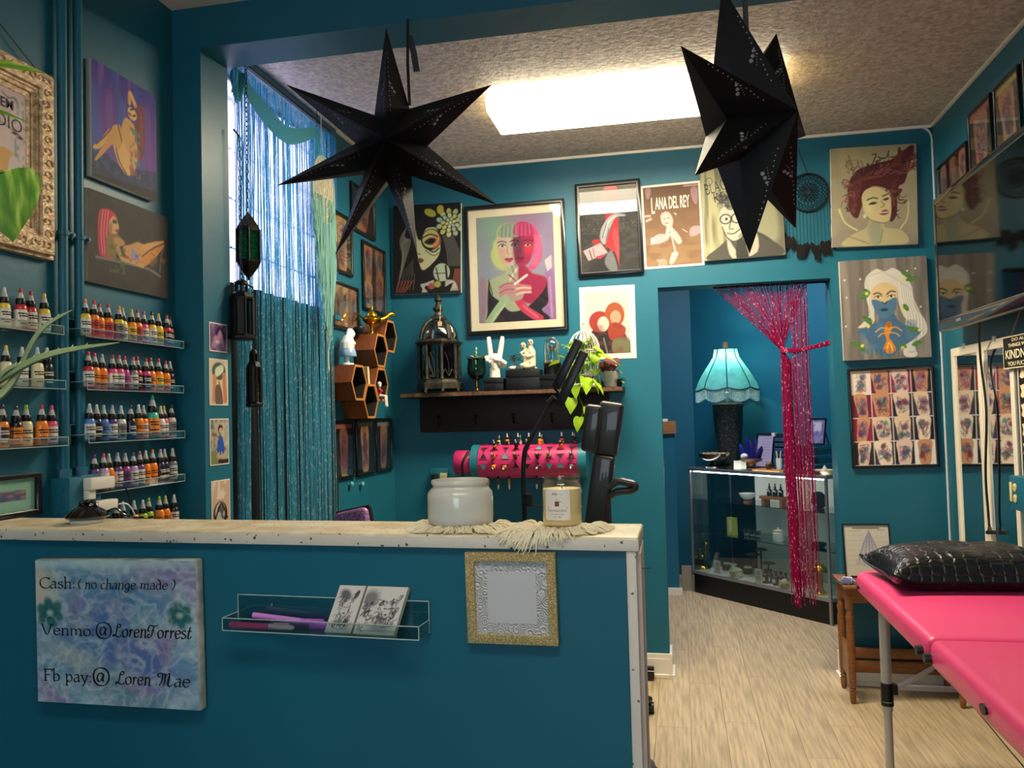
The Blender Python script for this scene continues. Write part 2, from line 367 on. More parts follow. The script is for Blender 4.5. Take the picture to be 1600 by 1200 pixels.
# ------------------------------------------------------------ flat pictures, drawn into colour attributes
def vnoise(ny, nx, sy, sx, rng):
    g = rng.random((int(sy)+2, int(sx)+2)); y = np.linspace(0, sy, ny); x = np.linspace(0, sx, nx)
    yi = y.astype(int); xi = x.astype(int); fy = (y-yi)[:, None]; fx = (x-xi)[None, :]
    fy = fy*fy*(3-2*fy); fx = fx*fx*(3-2*fx)
    a = g[np.ix_(yi, xi)]; b = g[np.ix_(yi, xi+1)]; c = g[np.ix_(yi+1, xi)]; d = g[np.ix_(yi+1, xi+1)]
    return (a*(1-fx)+b*fx)*(1-fy)+(c*(1-fx)+d*fx)*fy
class Art:
    def __init__(s, w, h, n, bg='ffffff', seed=1):
        s.w, s.h = w, h; s.nx = n; s.ny = max(3, int(n*h/w)); s.a = h/w; s.rng = np.random.default_rng(seed)
        s.x = np.linspace(0, 1, s.nx); s.y = np.linspace(0, 1, s.ny); s.px = 1.0/n
        s.c = np.ones((s.ny, s.nx, 3))*np.array(s.col(bg))
    def col(s, c): return lin(c)
    def win(s, x0, x1, y0, y1, pad=.02):
        i0 = max(0, int((x0-pad)*s.nx)); i1 = min(s.nx, int((x1+pad)*s.nx)+2); j0 = max(0, int((y0-pad)*s.ny)); j1 = min(s.ny, int((y1+pad)*s.ny)+2)
        return i0, i1, j0, j1
    def mix(s, m, c, sl):
        if callable(c): c = c(*np.meshgrid(s.x[sl[0]:sl[1]], s.y[sl[2]:sl[3]]))
        else: c = np.array(s.col(c))
        q = s.c[sl[2]:sl[3], sl[0]:sl[1]]; m = m[..., None]; q[:] = q*(1-m)+c*m
    def grad(s, c0, c1, vert=True, y0=0, y1=1):
        t = np.clip((s.y-y0)/(y1-y0), 0, 1)[:, None, None] if vert else np.clip((s.x-y0)/(y1-y0), 0, 1)[None, :, None]
        s.c[:] = np.array(s.col(c0))*(1-t)+np.array(s.col(c1))*t; return s
    def noise(s, sx, sy, c, amt=.5, lo=.4, hi=.7, box=None):
        n = vnoise(s.ny, s.nx, sy, sx, s.rng); m = np.clip((n-lo)/(hi-lo), 0, 1)*amt
        if box:
            X, Y = np.meshgrid(s.x, s.y); m = m*((X > box[0]) & (X < box[1]) & (Y > box[2]) & (Y < box[3]))
        s.mix(m, c, (0, s.nx, 0, s.ny)); return s
    def ell(s, cx, cy, rx, ry, c, rot=0, soft=None, al=1):
        R = max(rx, ry*s.a, rx/s.a, ry)*1.6; sl = s.win(cx-R, cx+R, cy-R, cy+R)
        if sl[1] <= sl[0] or sl[3] <= sl[2]: return s
        X, Y = np.meshgrid(s.x[sl[0]:sl[1]]-cx, (s.y[sl[2]:sl[3]]-cy)*s.a); r = math.radians(rot); ry = ry*s.a
        U = X*math.cos(r)+Y*math.sin(r); V = -X*math.sin(r)+Y*math.cos(r)
        d = (np.sqrt((U/rx)**2+(V/ry)**2)-1)*min(rx, ry); so = soft or s.px
        s.mix(np.clip(.5-d/so, 0, 1)*al, c, sl); return s
    def segd(s, P, sl):
        X, Y = np.meshgrid(s.x[sl[0]:sl[1]], s.y[sl[2]:sl[3]]*s.a); best = np.full(X.shape, 9.)
        for a, b in zip(P[:-1], P[1:]):
            dx, dy = b[0]-a[0], b[1]-a[1]; l = dx*dx+dy*dy+1e-12
            t = np.clip(((X-a[0])*dx+(Y-a[1])*dy)/l, 0, 1)
            best = np.minimum(best, (X-a[0]-t*dx)**2+(Y-a[1]-t*dy)**2)
        return np.sqrt(best)
    def line(s, pts, w, c, smooth=True, al=1, k=4):
        P = [(p.x, p.y) for p in cat([(x, y, 0) for x, y in pts], k)] if smooth and len(pts) > 2 else pts
        xs = [p[0] for p in P]; ys = [p[1] for p in P]; sl = s.win(min(xs)-w, max(xs)+w, min(ys)-w/s.a, max(ys)+w/s.a)
        if sl[1] <= sl[0] or sl[3] <= sl[2]: return s
        d = s.segd([(x, y*s.a) for x, y in P], sl); s.mix(np.clip(.5+(w/2-d)/s.px, 0, 1)*al, c, sl); return s
    def poly(s, pts, c, smooth=True, soft=None, al=1, k=4):
        P = [(p.x, p.y) for p in cat([(x, y, 0) for x, y in pts], k, True)] if smooth else list(pts)
        xs = [p[0] for p in P]; ys = [p[1] for p in P]; sl = s.win(min(xs), max(xs), min(ys), max(ys))
        if sl[1] <= sl[0] or sl[3] <= sl[2]: return s
        Q = [(x, y*s.a) for x, y in P]; Q.append(Q[0]); d = s.segd(Q, sl)
        X, Y = np.meshgrid(s.x[sl[0]:sl[1]], s.y[sl[2]:sl[3]]*s.a); ins = np.zeros(X.shape, bool)
        for a, b in zip(Q[:-1], Q[1:]):
            if a[1] == b[1]: continue
            cr = ((a[1] > Y) != (b[1] > Y)) & (X < (b[0]-a[0])*(Y-a[1])/(b[1]-a[1])+a[0]); ins ^= cr
        so = soft or s.px; s.mix(np.clip(.5+np.where(ins, d, -d)/so, 0, 1)*al, c, sl); return s
    def box(s, x0, x1, y0, y1, c, al=1): return s.poly([(x0, y0), (x1, y0), (x1, y1), (x0, y1)], c, False, al=al)
    def face(s, cx, cy, r, skin, lip='a04848', dark='2a2024', turn=0, tilt=0, brow=None):
        """a small painted face: r = half its width"""
        t = math.radians(tilt)
        def q(x, y): return (cx+r*(x*math.cos(t)-y*math.sin(t)), cy+r/s.a*(x*math.sin(t)+y*math.cos(t)))
        s.poly([q(-.95, -.6), q(0, -1.25), q(.95, -.6), q(.92, .2), q(.55, 1.0), q(.05, 1.38), q(-.5, 1.0), q(-.92, .2)], skin)
        for k in (-1, 1):
            x = k*.42+turn*.25
            s.line([q(x-.27, -.38), q(x, -.5), q(x+.27, -.36)], r*.10, brow or dark)
            s.poly([q(x-.25, -.08), q(x, -.22), q(x+.25, -.08), q(x, .03)], 'f2ece4'); e = q(x+turn*.06, -.09); s.ell(e[0], e[1], r*.11, r*.11/s.a, dark)
            s.line([q(x-.27, -.1), q(x, -.24), q(x+.28, -.1)], r*.08, dark)
        s.line([q(turn*.3+.05, -.05), q(turn*.34+.12, .32), q(turn*.3-.1, .4)], r*.07, dark, al=.5)
        s.poly([q(turn*.28-.3, .74), q(turn*.28-.08, .64), q(turn*.28+.08, .66), q(turn*.28+.3, .72), q(turn*.28, .92)], lip)
        s.line([q(turn*.28-.28, .75), q(turn*.28+.28, .75)], r*.05, dark, al=.6)
        return s
    def curls(s, root, n, L, w, cols, spread=(0, 0), amp=.04, seed=3):
        rg = random.Random(seed)
        for i in range(n):
            x = root[0]+rg.uniform(-1, 1)*root[2]; y = root[1]+rg.uniform(-1, 1)*root[3]; p = [(x, y)]; a = rg.uniform(*spread)
            ph = rg.uniform(0, 6)
            for k in range(1, 6):
                q = k/5*L*rg.uniform(.7, 1.1); p.append((x+math.cos(a)*q+amp*math.sin(ph+k*1.6), y+math.sin(a)*q/s.a+amp*math.cos(ph+k*1.7)))
            s.line(p, w*rg.uniform(.5, 1.2), rg.choice(cols), k=3)
        return s
    def mesh(s, name, mat, parent, z, x0=None, y0=0, gain=None):
        s.c = s.c*(gain if gain else (.62 if mat.name in ('print_matte', 'paint_on_canvas') else .9))
        x0 = -s.w/2 if x0 is None else x0
        X, Y = np.meshgrid(s.x*s.w+x0, (1-s.y)*s.h+y0); v = np.stack([X, Y, np.full(X.shape, z)], -1).reshape(-1, 3)
        me = bpy.data.meshes.new(name); nx, ny = s.nx, s.ny
        i = (np.arange(ny-1)[:, None]*nx+np.arange(nx-1)[None, :]).reshape(-1)
        f = np.stack([i+nx, i+nx+1, i+1, i], -1)
        me.vertices.add(len(v)); me.vertices.foreach_set('co', v.reshape(-1)); me.loops.add(len(f)*4); me.loops.foreach_set('vertex_index', f.reshape(-1).astype(np.int32))
        me.polygons.add(len(f)); me.polygons.foreach_set('loop_start', np.arange(0, len(f)*4, 4, dtype=np.int32)); me.update()
        at = me.color_attributes.new('paint', 'FLOAT_COLOR', 'POINT'); at.data.foreach_set('color', np.concatenate([np.clip(s.c, 0, 1).reshape(-1, 3), np.ones((nx*ny, 1))], 1).reshape(-1))
        me.materials.append(mat); o = bpy.data.objects.new(name, me); COL.objects.link(o); o.parent = parent; return o
PRINT = M_print('print_matte', .65); PAINT = M_print('paint_on_canvas', .6, .15); PHOTO = M_print('photo_print', .3)
BLACKF = M('black_frame', '0b0b0c', .28, coat=.3); CREAM = M('cream_board', 'd6cdb2', .8); PAPER = M('paper_white', 'd6d0c4', .8)
CANV = M('canvas_edge', 'cfc8b4', .85, bump=.2, bs=300); PANE = M_clear('picture_glass', 'ffffff', .10, .02); BLK = M('black_plastic', '0c0c0d', .4)
INK = M('black_ink', '141416', .7)

def text_geo(s, w=None, h=None, parent=None, mat=None, x=0, y=0, z=0, name='lettering', align='LEFT', bold=0, shear=0, rot=0):
    """words as flat letters; fitted to width w and/or height h, lower left (or centre) at x, y"""
    cu = bpy.data.curves.new('t', 'FONT'); cu.body = s; cu.shear = shear; cu.offset = bold; cu.resolution_u = 3
    tmp = bpy.data.objects.new('t', cu); me = bpy.data.meshes.new_from_object(tmp); bpy.data.objects.remove(tmp); bpy.data.curves.remove(cu)
    v = np.empty(len(me.vertices)*3); me.vertices.foreach_get('co', v); v = v.reshape(-1, 3); lo = v.min(0); hi = v.max(0)
    sx = w/(hi[0]-lo[0]) if w else None; sy = h/(hi[1]-lo[1]) if h else None; sx = sx or sy; sy = sy or sx
    v = (v-lo)*np.array([sx, sy, 0])
    if align == 'CENTER': v[:, 0] -= (hi[0]-lo[0])*sx/2
    if align == 'RIGHT': v[:, 0] -= (hi[0]-lo[0])*sx
    if rot:
        c, q = math.cos(rot), math.sin(rot); v[:, :2] = v[:, :2] @ np.array([[c, q], [-q, c]])
    v += np.array([x, y, z]); me.vertices.foreach_set('co', v.reshape(-1)); me.name = name; me.materials.clear(); me.materials.append(mat or INK)
    o = bpy.data.objects.new(name, me); COL.objects.link(o); o.parent = parent; return o
def loop4(x0, x1, y0, y1): return [(x0, y0), (x1, y0), (x1, y1), (x0, y1)]
def framed(name, label, cat_, R, fw, fd, art=None, matw=0, fmat=None, pane=True, group=None, board=None, pic='picture', pm=None, gain=None):
    m, w, h = R; t = thing(name, label, cat_, m, group); x = w/2
    obj('frame', MB().ring(loop4(-x, x, 0, h), loop4(-x+fw, x-fw, fw, h-fw), 0, fd), fmat or BLACKF, t, bevel=min(.003, fw*.25))
    obj('backing', MB().box(-x+fw*.5, x-fw*.5, fw*.5, h-fw*.5, .0005, fd*.35), board or CREAM, t)
    if art:
        i = fw+matw; a = art(w-2*i, h-2*i); a.mesh(pic, pm or PRINT, t, fd*.35+.001, y0=i, gain=gain)
    if pane: obj('glass', MB().box(-x+fw, x-fw, fw, h-fw, fd*.6, fd*.6+.0015), PANE, t)
    return t
def canvas(name, label, R, depth, art, edge=None, group=None, cat_='painting', gain=None):
    m, w, h = R; t = thing(name, label, cat_, m, group)
    obj('stretched_canvas', MB().box(-w/2, w/2, 0, h, .001, depth), edge or CANV, t, bevel=.002)
    art(w, h).mesh('picture', PAINT, t, depth+.0006, gain=gain); return t
def sheet(name, label, R, art, border=0, group=None, cat_='poster', pm=None):
    m, w, h = R; t = thing(name, label, cat_, m, group)
    obj('sheet', MB().box(-w/2, w/2, 0, h, .0006, .0026), PAPER, t)
    art(w-2*border, h-2*border).mesh('picture', pm or PRINT, t, .0031, y0=border); return t

# --- left wall, in front of the pier
def quadmap(TL, TR, BR, BL, k=1, ox=0, oy=0):
    """a measured point inside a four cornered outline -> 0..1 across and down the picture"""
    def f(x, y):
        x, y = x/k+ox, y/k+oy; s = t = .5
        for _ in range(8):
            px = (TL[0]*(1-s)+TR[0]*s)*(1-t)+(BL[0]*(1-s)+BR[0]*s)*t; py = (TL[1]*(1-s)+TR[1]*s)*(1-t)+(BL[1]*(1-s)+BR[1]*s)*t
            ax = (TR[0]-TL[0])*(1-t)+(BR[0]-BL[0])*t; bx = (BL[0]-TL[0])*(1-s)+(BR[0]-TR[0])*s; ay = (TR[1]-TL[1])*(1-t)+(BR[1]-BL[1])*t; by = (BL[1]-TL[1])*(1-s)+(BR[1]-TR[1])*s
            d = ax*by-bx*ay; dx, dy = x-px, y-py; s += (dx*by-bx*dy)/d; t += (ax*dy-ay*dx)/d
        return (s, t)
    return lambda *p: [f(p[i], p[i+1]) for i in range(0, len(p), 2)]
def a_seated(w, h):
    a = Art(w, h, 100, '3a3090', 2).grad('2e2c8c', '6a3c90', y1=.6).noise(14, 3, '2a5cb0', .8, .5, .8).noise(18, 3, '7c48a0', .6, .5, .8)
    K = ((141, 90), (243, 150), (245, 312), (145, 277)); A = quadmap(*K, 5.333); B = quadmap(*K, 4.8, 0, 200); sk = 'd6a262'; ol = '4a2c1c'
    a.poly(B(690, 180, 780, 190, 900, 300, 1010, 300, 1180, 330, 1180, 560, 690, 380), '2a3654', False).noise(30, 24, '3a5488', .6, .5, .8, (0, 1, .74, .92)).poly(B(690, 350, 900, 400, 1180, 470, 1180, 560, 690, 390), '241e20', False)
    a.poly(A(1095, 850, 1150, 870, 1190, 960, 1195, 1120, 1190, 1260, 1150, 1330, 1110, 1200, 1100, 1050, 1120, 960), '7a3440').poly(A(1140, 900, 1180, 1000, 1180, 1200, 1150, 1200, 1150, 1000), '8c4450', al=.7)
    a.line(A(1110, 870, 1065, 765, 1060, 850), .05, sk).line(A(1065, 770, 1100, 850), .04, 'e2b478')
    a.poly(A(1010, 1000, 1040, 975, 1080, 1010, 1110, 1070, 1110, 1180, 1090, 1260, 1020, 1250, 985, 1150), sk)
    a.poly(B(930, 60, 990, 30, 1015, 120, 1020, 220, 1000, 310, 960, 345, 920, 300, 905, 180), sk)
    a.poly(B(835, 20, 890, 30, 925, 130, 1000, 290, 965, 348, 930, 340, 880, 270, 845, 160, 825, 60), 'e0b070').line(B(845, 90, 880, 240, 935, 340), .016, ol)
    a.poly(B(840, 10, 830, 75, 775, 130, 735, 165, 700, 160, 705, 138, 745, 100, 795, 20, 820, 0), 'dca866').poly(A(960, 1030, 990, 1060, 1000, 1180, 970, 1250, 930, 1200, 890, 1240, 820, 1330, 790, 1340, 860, 1200, 910, 1070), 'cf9a58').line(A(915, 1065, 870, 1130, 800, 1210), .014, ol).line(A(965, 1030, 1000, 1180), .014, ol)
    a.ell(*A(1083, 940)[0], .075, .055, 'e2b884', 15).line(A(1070, 905, 1095, 900), .02, '3a2018').line(A(1090, 960, 1112, 955), .02, '3a2018').line(A(1055, 935, 1068, 948), .03, '8a2c38').line(A(1050, 870, 1040, 930, 1055, 985), .012, ol)
    a.noise(26, 30, '5f7c6c', .85, .45, .65, (.56, .72, .42, .86)).noise(22, 24, 'a84858', .7, .5, .7, (.55, .72, .6, .88)); return a
R1 = rect('L', (141, 90), (243, 150), (245, 312), (145, 277), .02, False)
canvas('figure_painting', 'purple and blue painting of a seated woman with long red hair', R1, .02, a_seated, M('canvas_white', 'd8d4cc', .8), 'canvases above the ink shelves', gain=1)
def a_recline(w, h):
    a = Art(w, h, 110, '272221', 3).noise(6, 6, '34302c', .7); B = quadmap((134, 293), (262, 339), (263, 467), (138, 437), 4.8, 0, 200)
    a.line(B(715, 962, 820, 985, 1070, 1045, 1190, 1112), .02, '7c7a76', al=.8).line(B(1190, 1080, 1200, 960, 1225, 890), .016, '5c5a58')
    a.poly(B(725, 640, 745, 603, 790, 603, 840, 640, 856, 690, 822, 668, 800, 710, 795, 790, 782, 900, 830, 975, 770, 962, 735, 930, 724, 800), 'c42e46')
    for k in range(6): a.line(B(745+9*k, 615, 735+9*k, 780, 750+8*k, 940), .012, 'ee7482' if k % 2 else '8a2036')
    a.poly(B(800, 690, 830, 655, 855, 690, 868, 748, 852, 790, 822, 800, 798, 770), 'cf9f72').poly(B(800, 720, 818, 720, 815, 795, 800, 780), '8a6a48', soft=.03)
    a.poly(B(786, 800, 850, 790, 895, 830, 912, 868, 880, 882, 850, 960, 875, 985, 820, 978, 782, 930, 778, 860), '86683e').poly(B(850, 815, 900, 835, 912, 868, 870, 880, 850, 850), 'b98654')
    a.poly(B(900, 885, 960, 868, 1010, 850, 1065, 875, 1115, 900, 1075, 1010, 1000, 992, 930, 960), 'c6925a').poly(B(960, 905, 985, 905, 1030, 985, 968, 978), '8c8cac')
    a.poly(B(1030, 880, 1130, 852, 1218, 846, 1214, 864, 1140, 890, 1080, 930), 'd09a62').poly(B(1040, 985, 1110, 920, 1225, 872, 1190, 930, 1120, 1000, 1065, 1032), 'cc8444').line(B(1045, 960, 1120, 905, 1215, 868), .012, '5a3418')
    a.line(B(845, 835, 880, 945, 900, 980), .045, 'b48e52').line(B(895, 975, 960, 995, 1050, 1030), .035, 'c29a60').noise(34, 30, '4e5a40', .7, .5, .68, (.24, .44, .5, .85)).noise(26, 22, 'a83e44', .8, .5, .65, (.44, .62, .56, .68)).noise(30, 22, '8a5a34', .6, .5, .7, (.75, .98, .5, .66))
    a.line(B(828, 700, 848, 704), .018, '181010').line(B(826, 686, 850, 690), .012, '2a1810').line(B(850, 765, 862, 763), .022, '9a2c3c'); return a
R2 = rect('L', (134, 293), (262, 339), (263, 467), (138, 437), .016, False)
canvas('figure_painting', 'black painting of a reclining woman with bright red hair', R2, .016, a_recline, None, 'canvases above the ink shelves', gain=1)
# ornate gold frame
def a_studio(w, h):
    a = Art(w, h, 80, 'd8bcc0', 5).grad('cdb4b8', 'dccac2').noise(8, 10, 'e2d2cc', .5)
    a.noise(30, 30, '6e9a94', .8, .5, .8, (.86, 1, 0, 1)).line([(.6, .27), (.8, .3), (.94, .34)], .01, '4a3a44').ell(.63, .27, .05, .03, '5a4a54').ell(.86, .33, .04, .012, '4a3a44').ell(.93, .35, .04, .012, '4a3a44')
    a.poly([(.66, .5), (.74, .47), (.86, .5), (.8, .53), (.76, .66), (.68, .66)], 'd8a868').line([(.56, .5), (.6, .6)], .03, '5a5a5e').line([(.5, .5), (.55, .6)], .02, '5a5a5e').noise(20, 26, '6a4a86', .9, .5, .7, (.5, .9, .86, 1))
    a.line([(.7, .04), (.78, .07), (.86, .05), (.9, .08)], .012, '3a3438'); return a
GOLD = M('champagne_gilt', 'dcc3a0', .38, metal=.35, bump=.5, bs=130, vcol='b08f68', vs=60)
m = rect('L', (0, 78), (84, 118), (92, 408), (0, 388), .03, False)
o, r, n = PL['L']; y1 = onX(88, 260, XL+.03).y; z0 = onX(92, 408, XL+.03).z; z1 = onX(84, 118, XL+.03).z; gw = .42
mm = wallM('L', (XL, y1-gw/2, z0)); gt = thing('ornate_picture', 'studio picture in a wide carved champagne gold frame', 'picture frame', mm); gh = z1-z0; fw = .085; x = gw/2
obj('backing', MB().box(-x+.02, x-.02, .02, gh-.02, .001, .012), BLK, gt)
for k, (i0, i1, d) in enumerate([(0, .012, .022), (.010, .052, .034), (.050, .060, .026), (.058, .070, .022), (.068, fw, .016)]):
    obj('frame' if k == 1 else 'moulding', MB().ring(loop4(-x+i0, x-i0, i0, gh-i0), loop4(-x+i1, x-i1, i1, gh-i1), .002, d), GOLD, gt, bevel=.003)
mb = MB(); rg = random.Random(4)
def scroll(mb, cx, cy, r, f):
    mb.tube([(cx+f*(r*(1-k/11))*math.cos(k*.62), cy+(r*(1-k/11))*math.sin(k*.62), .035) for k in range(10)], [.0035*(1-k/16) for k in range(10)], 5)
nsc = 15
for i in range(nsc):
    yy = .03+(gh-.06)*i/(nsc-1); scroll(mb, x-.031+rg.uniform(-.004, .004), yy, .014, 1 if i % 2 else -1); scroll(mb, -x+.031, yy, .014, -1 if i % 2 else 1)
for i in range(11):
    xx = -x+.05+(gw-.1)*i/10
    scroll(mb, xx, .031, .014, 1 if i % 2 else -1); scroll(mb, xx, gh-.031, .014, 1 if i % 2 else -1)
obj('carved_scrolls', mb, GOLD, gt, smooth=60)
mb = MB()
for i in range(60): mb.ball((x-.064, .07+(gh-.14)*i/59, .023), .0028, 6, 4)
obj('beading', mb, GOLD, gt, smooth=60)
a_studio(gw-2*fw, gh-2*fw).mesh('picture', PRINT, gt, .0135, y0=fw, gain=1)
dk = M('dark_lettering', '3c3438', .7)
text_geo('EM', h=.024, parent=gt, mat=dk, x=x-fw-.014-.026, y=gh-fw-.05, z=.0142, align='RIGHT', bold=.02)
text_geo('STUDIO', h=.032, parent=gt, mat=dk, x=x-fw-.012, y=gh-fw-.1, z=.0142, align='RIGHT', bold=-.01)
obj('hanging_wire', MB().tube([(x-.05, gh, .015), (0, gh+.1, .008), (-x+.05, gh, .015)], .0018, 5), M('wire_steel', '6a6a6a', .4, metal=1), gt)
# frame low on the left wall, its foot on the counter
CHB = 1.2005
def a_blue(w, h):
    a = Art(w, h, 50, 'e0b0ae', 3).poly([(.1, .9), (.15, .3), (.5, .1), (.75, .3), (.6, .5), (.75, .8), (.5, 1), (.2, 1)], '7a86b8').noise(9, 9, '4a68b0', .9, .45, .6).ell(.45, .6, .15, .2, 'c890a0').noise(7, 7, '8a4a78', .7, .55, .7)
    return a
mt = rect('L', (0, 745), (66, 737), (68, 880), (0, 890), .02, False); m, w, h = mt
y1 = onX(67, 790, XL+.02).y; zt = onX(66, 737, XL+.02).z
framed('framed_print', 'small blue and pink print with mint mat in a black frame', 'picture frame', (wallM('L', (XL, y1-.15, CHB)), .3, zt-CHB), .013, .02, a_blue, .028, None, True, None, M('mint_mat', '9ecfb4', .8))
# photos stuck on the pier
def a_photo(k):
    def f(w, h):
        if k == 0: return Art(w, h, 30, '6a4a7a').noise(5, 5, 'a884b0', .8).ell(.4, .6, .2, .18, 'c088a8').ell(.62, .35, .2, .16, 'c890b0').poly([(.3, .3), (.6, .05), (.9, .3), (.9, .9), (.8, .5), (.6, .2), (.4, .45)], '3c2c4c').ell(.42, .66, .1, .04, 'e0d0e0')
        if k == 1: return Art(w, h, 36, 'd8c8b0').ell(.5, .25, .4, .2, '50604a').poly([(.3, .2), (.7, .1), (.75, .25), (.35, .38)], 'd8dcc8').line([(.25, .4), (.2, .9)], .22, 'cf8f68').line([(.8, .35), (.85, .9)], .22, 'c8845c').poly([(.3, .6), (.6, .6), (.7, 1), (.3, 1)], '6a6258').line([(.5, .5), (.7, .95)], .06, 'a02c2c')
        if k == 2: return Art(w, h, 36, 'b4aa98').noise(10, 12, '5c5446', .8).poly([(.42, .4), (.65, .4), (.75, .75), (.35, .75)], '2c5ab0').ell(.55, .2, .14, .08, '2a1c18').ell(.56, .24, .09, .06, 'd8a888').line([(.4, .44), (.25, .4)], .06, 'd8a888').line([(.45, .75), (.45, .92)], .06, 'caa080').line([(.6, .75), (.62, .9)], .06, 'caa080').poly([(.7, .1), (1, .1), (1, .55), (.7, .5)], 'd8d2c4', al=.5).poly([(0, .75), (.3, .7), (.3, 1), (0, 1)], '7a8a4a').box(.4, 1, .9, 1, '2a2a2a')
        return Art(w, h, 36, 'caa890').noise(8, 8, 'e8d8c8', .8, box=(0, 1, 0, .35)).ell(.45, .65, .4, .25, '2a1c18').ell(.45, .62, .3, .2, 'b8b4ac').line([(.1, .8), (.5, .45), (.85, .75)], .08, '3a1a14').poly([(.1, .85), (.9, .8), (1, 1), (0, 1)], 'b05a34').noise(12, 12, '181414', .8, .5, .6, (.2, .75, .5, .75))
    return f
for k, (q, lb) in enumerate([(((327, 504), (354, 506), (355, 552), (327, 548)), 'purple toned photo of two faces stuck on the pier'), (((327, 560), (356, 562), (356, 634), (327, 633)), 'photo of two arms under a round mirror stuck on the pier'),
                             (((327, 653), (358, 655), (357, 724), (329, 729)), 'photo of a child in a blue dress stuck on the pier'), (((330, 752), (359, 748), (360, 830), (331, 834)), 'photo with an orange and black pot stuck on the pier')]):
    sheet('photo', lb, rect('J', *q, .002, False), a_photo(k), .004, 'photos on the pier', 'photo', PHOTO)

# --- tattoo photographs in black frames
SKIN = ['c08a66', 'b47c58', 'd0a07c', 'a87050', 'c8967a', 'd4ac90']
INKC = ['3a3a58', '5a3a70', '2a6a78', '8a2a4a', '3a4a3a', '6a2c2c', '2c3a7a', 'b04a70', '3a8a8a', '2a2226']
def limb(a, x0, x1, y0, y1, seed, bg=None, wide=.3, shape=0, ncol=3, skins=None):
    rg = random.Random(seed); X = lambda t: x0+(x1-x0)*t; Y = lambda t: y0+(y1-y0)*t
    if bg: a.box(x0, x1, y0, y1, bg)
    sk = rg.choice(skins or SKIN); l = rg.uniform(-.1, .1)
    if shape == 0: P = [(.5-wide+l, 0), (.5+wide+l, 0), (.5+wide*.95, .5), (.5+wide*.7-l, 1), (.5-wide*.7-l, 1), (.5-wide*.95, .5)]
    else: P = [(0, .0), (1, .0), (1, 1), (0, 1)]
    P = [(X(min(1, max(0, p[0]))), Y(p[1])) for p in P]; a.poly(P, sk, shape == 0)
    for i in range(ncol+4):
        c = rg.choice(INKC); cx = .5+rg.uniform(-.6, .6)*wide; cy = rg.uniform(.15, .85)
        a.ell(X(cx), Y(cy), (x1-x0)*rg.uniform(.06, .16), (y1-y0)*rg.uniform(.06, .15), c, rg.uniform(0, 90), soft=.03*(x1-x0)*3, al=.75)
    for i in range(7):
        p = [(X(.5+rg.uniform(-.9, .9)*wide), Y(rg.uniform(.1, .9))) for k in range(4)]; a.line(p, (x1-x0)*.03, rg.choice(INKC), al=.8, k=3)
    return a
def a_limbs(n, bg, seed, bar=None, wide=.3, grid=None):
    def f(w, h):
        a = Art(w, h, 46, bg, seed)
        if grid:
            for i, (x0, x1, y0, y1) in enumerate(grid): limb(a, x0, x1, y0, y1, seed*7+i, '2c2824', .36)
        else:
            for i in range(n): limb(a, i/n+.01, (i+1)/n-.01, .12 if bar else .02, .98, seed*5+i, None, wide)
        if bar: a.box(.03, .97, .02, .1, bar)
        return a
    return f
TF = [('F', (550, 287), (587, 303), (587, 374), (551, 360), 1, '30302c', None, 'tattoo photo in black frame nearest the ceiling beside the corner'),
      ('F', (521, 328), (552, 341), (552, 432), (521, 422), 1, '3a3632', None, 'tattoo photo of one forearm in a brown black frame beside the fringe'),
      ('F', (568, 378), (604, 390), (604, 492), (569, 485), 0, '1a1816', None, 'black frame holding a collage of four tattoo photos'),
      ('F', (523, 438), (562, 450), (562, 519), (521, 513), 3, '8a7a6a', None, 'black frame with three pale tattooed legs side by side'),
      ('F', (523, 657), (556, 654), (555, 747), (525, 751), 1, '14181a', 'd8807c', 'black frame with a tattooed leg under a red heading bar'),
      ('F', (558, 653), (588, 653), (587, 740), (558, 746), 1, '14181a', '4a5a48', 'black frame with a tattooed leg under a grey green heading bar'),
      ('F', (589, 653), (614, 653), (614, 734), (589, 739), 1, '10161a', '9a9a98', 'black frame with a blue tattooed leg in the corner')]
for i, (q, a1, a2, a3, a4, nn, bg, bar, lb) in enumerate(TF):
    fn = a_limbs(nn, bg, 11+i, bar, .22 if bar else .3, None if nn else [(0, .48, 0, .58), (.52, 1, 0, .38), (.52, 1, .4, .98), (0, .48, .6, 1)])
    framed('tattoo_photo', lb, 'picture frame', rect('L', a1, a2, a3, a4, .015, False), .014, .015, fn, .004, None, True, 'tattoo photos beside the window', BLK)
for i, (a1, a2, a3, a4, nn, bg, bar, lb) in enumerate([((1462, 262), (1507, 222), (1514, 320), (1466, 345), 3, '3a2422', None, 'tattoo photo of three limbs in a black frame behind the television top'),
      ((1508, 180), (1543, 148), (1552, 258), (1516, 282), 1, '3a3834', 'd06a74', 'tall tattoo photo frame with a pink heading bar above the television'),
      ((1548, 141), (1586, 102), (1597, 222), (1556, 250), 1, '3a3628', 'c9c06a', 'tall tattoo photo frame with a yellow heading bar above the television'),
      ((1594, 95), (1640, 48), (1652, 190), (1602, 215), 1, '3a3034', 'c07884', 'tall tattoo photo frame nearest the header above the television')]):
    framed('tattoo_photo', lb, 'picture frame', rect('R', a1, a2, a3, a4, .015, False), .012, .015, a_limbs(nn, bg, 31+i, bar, .3), .002, None, True, 'tattoo photos above the television', BLK)

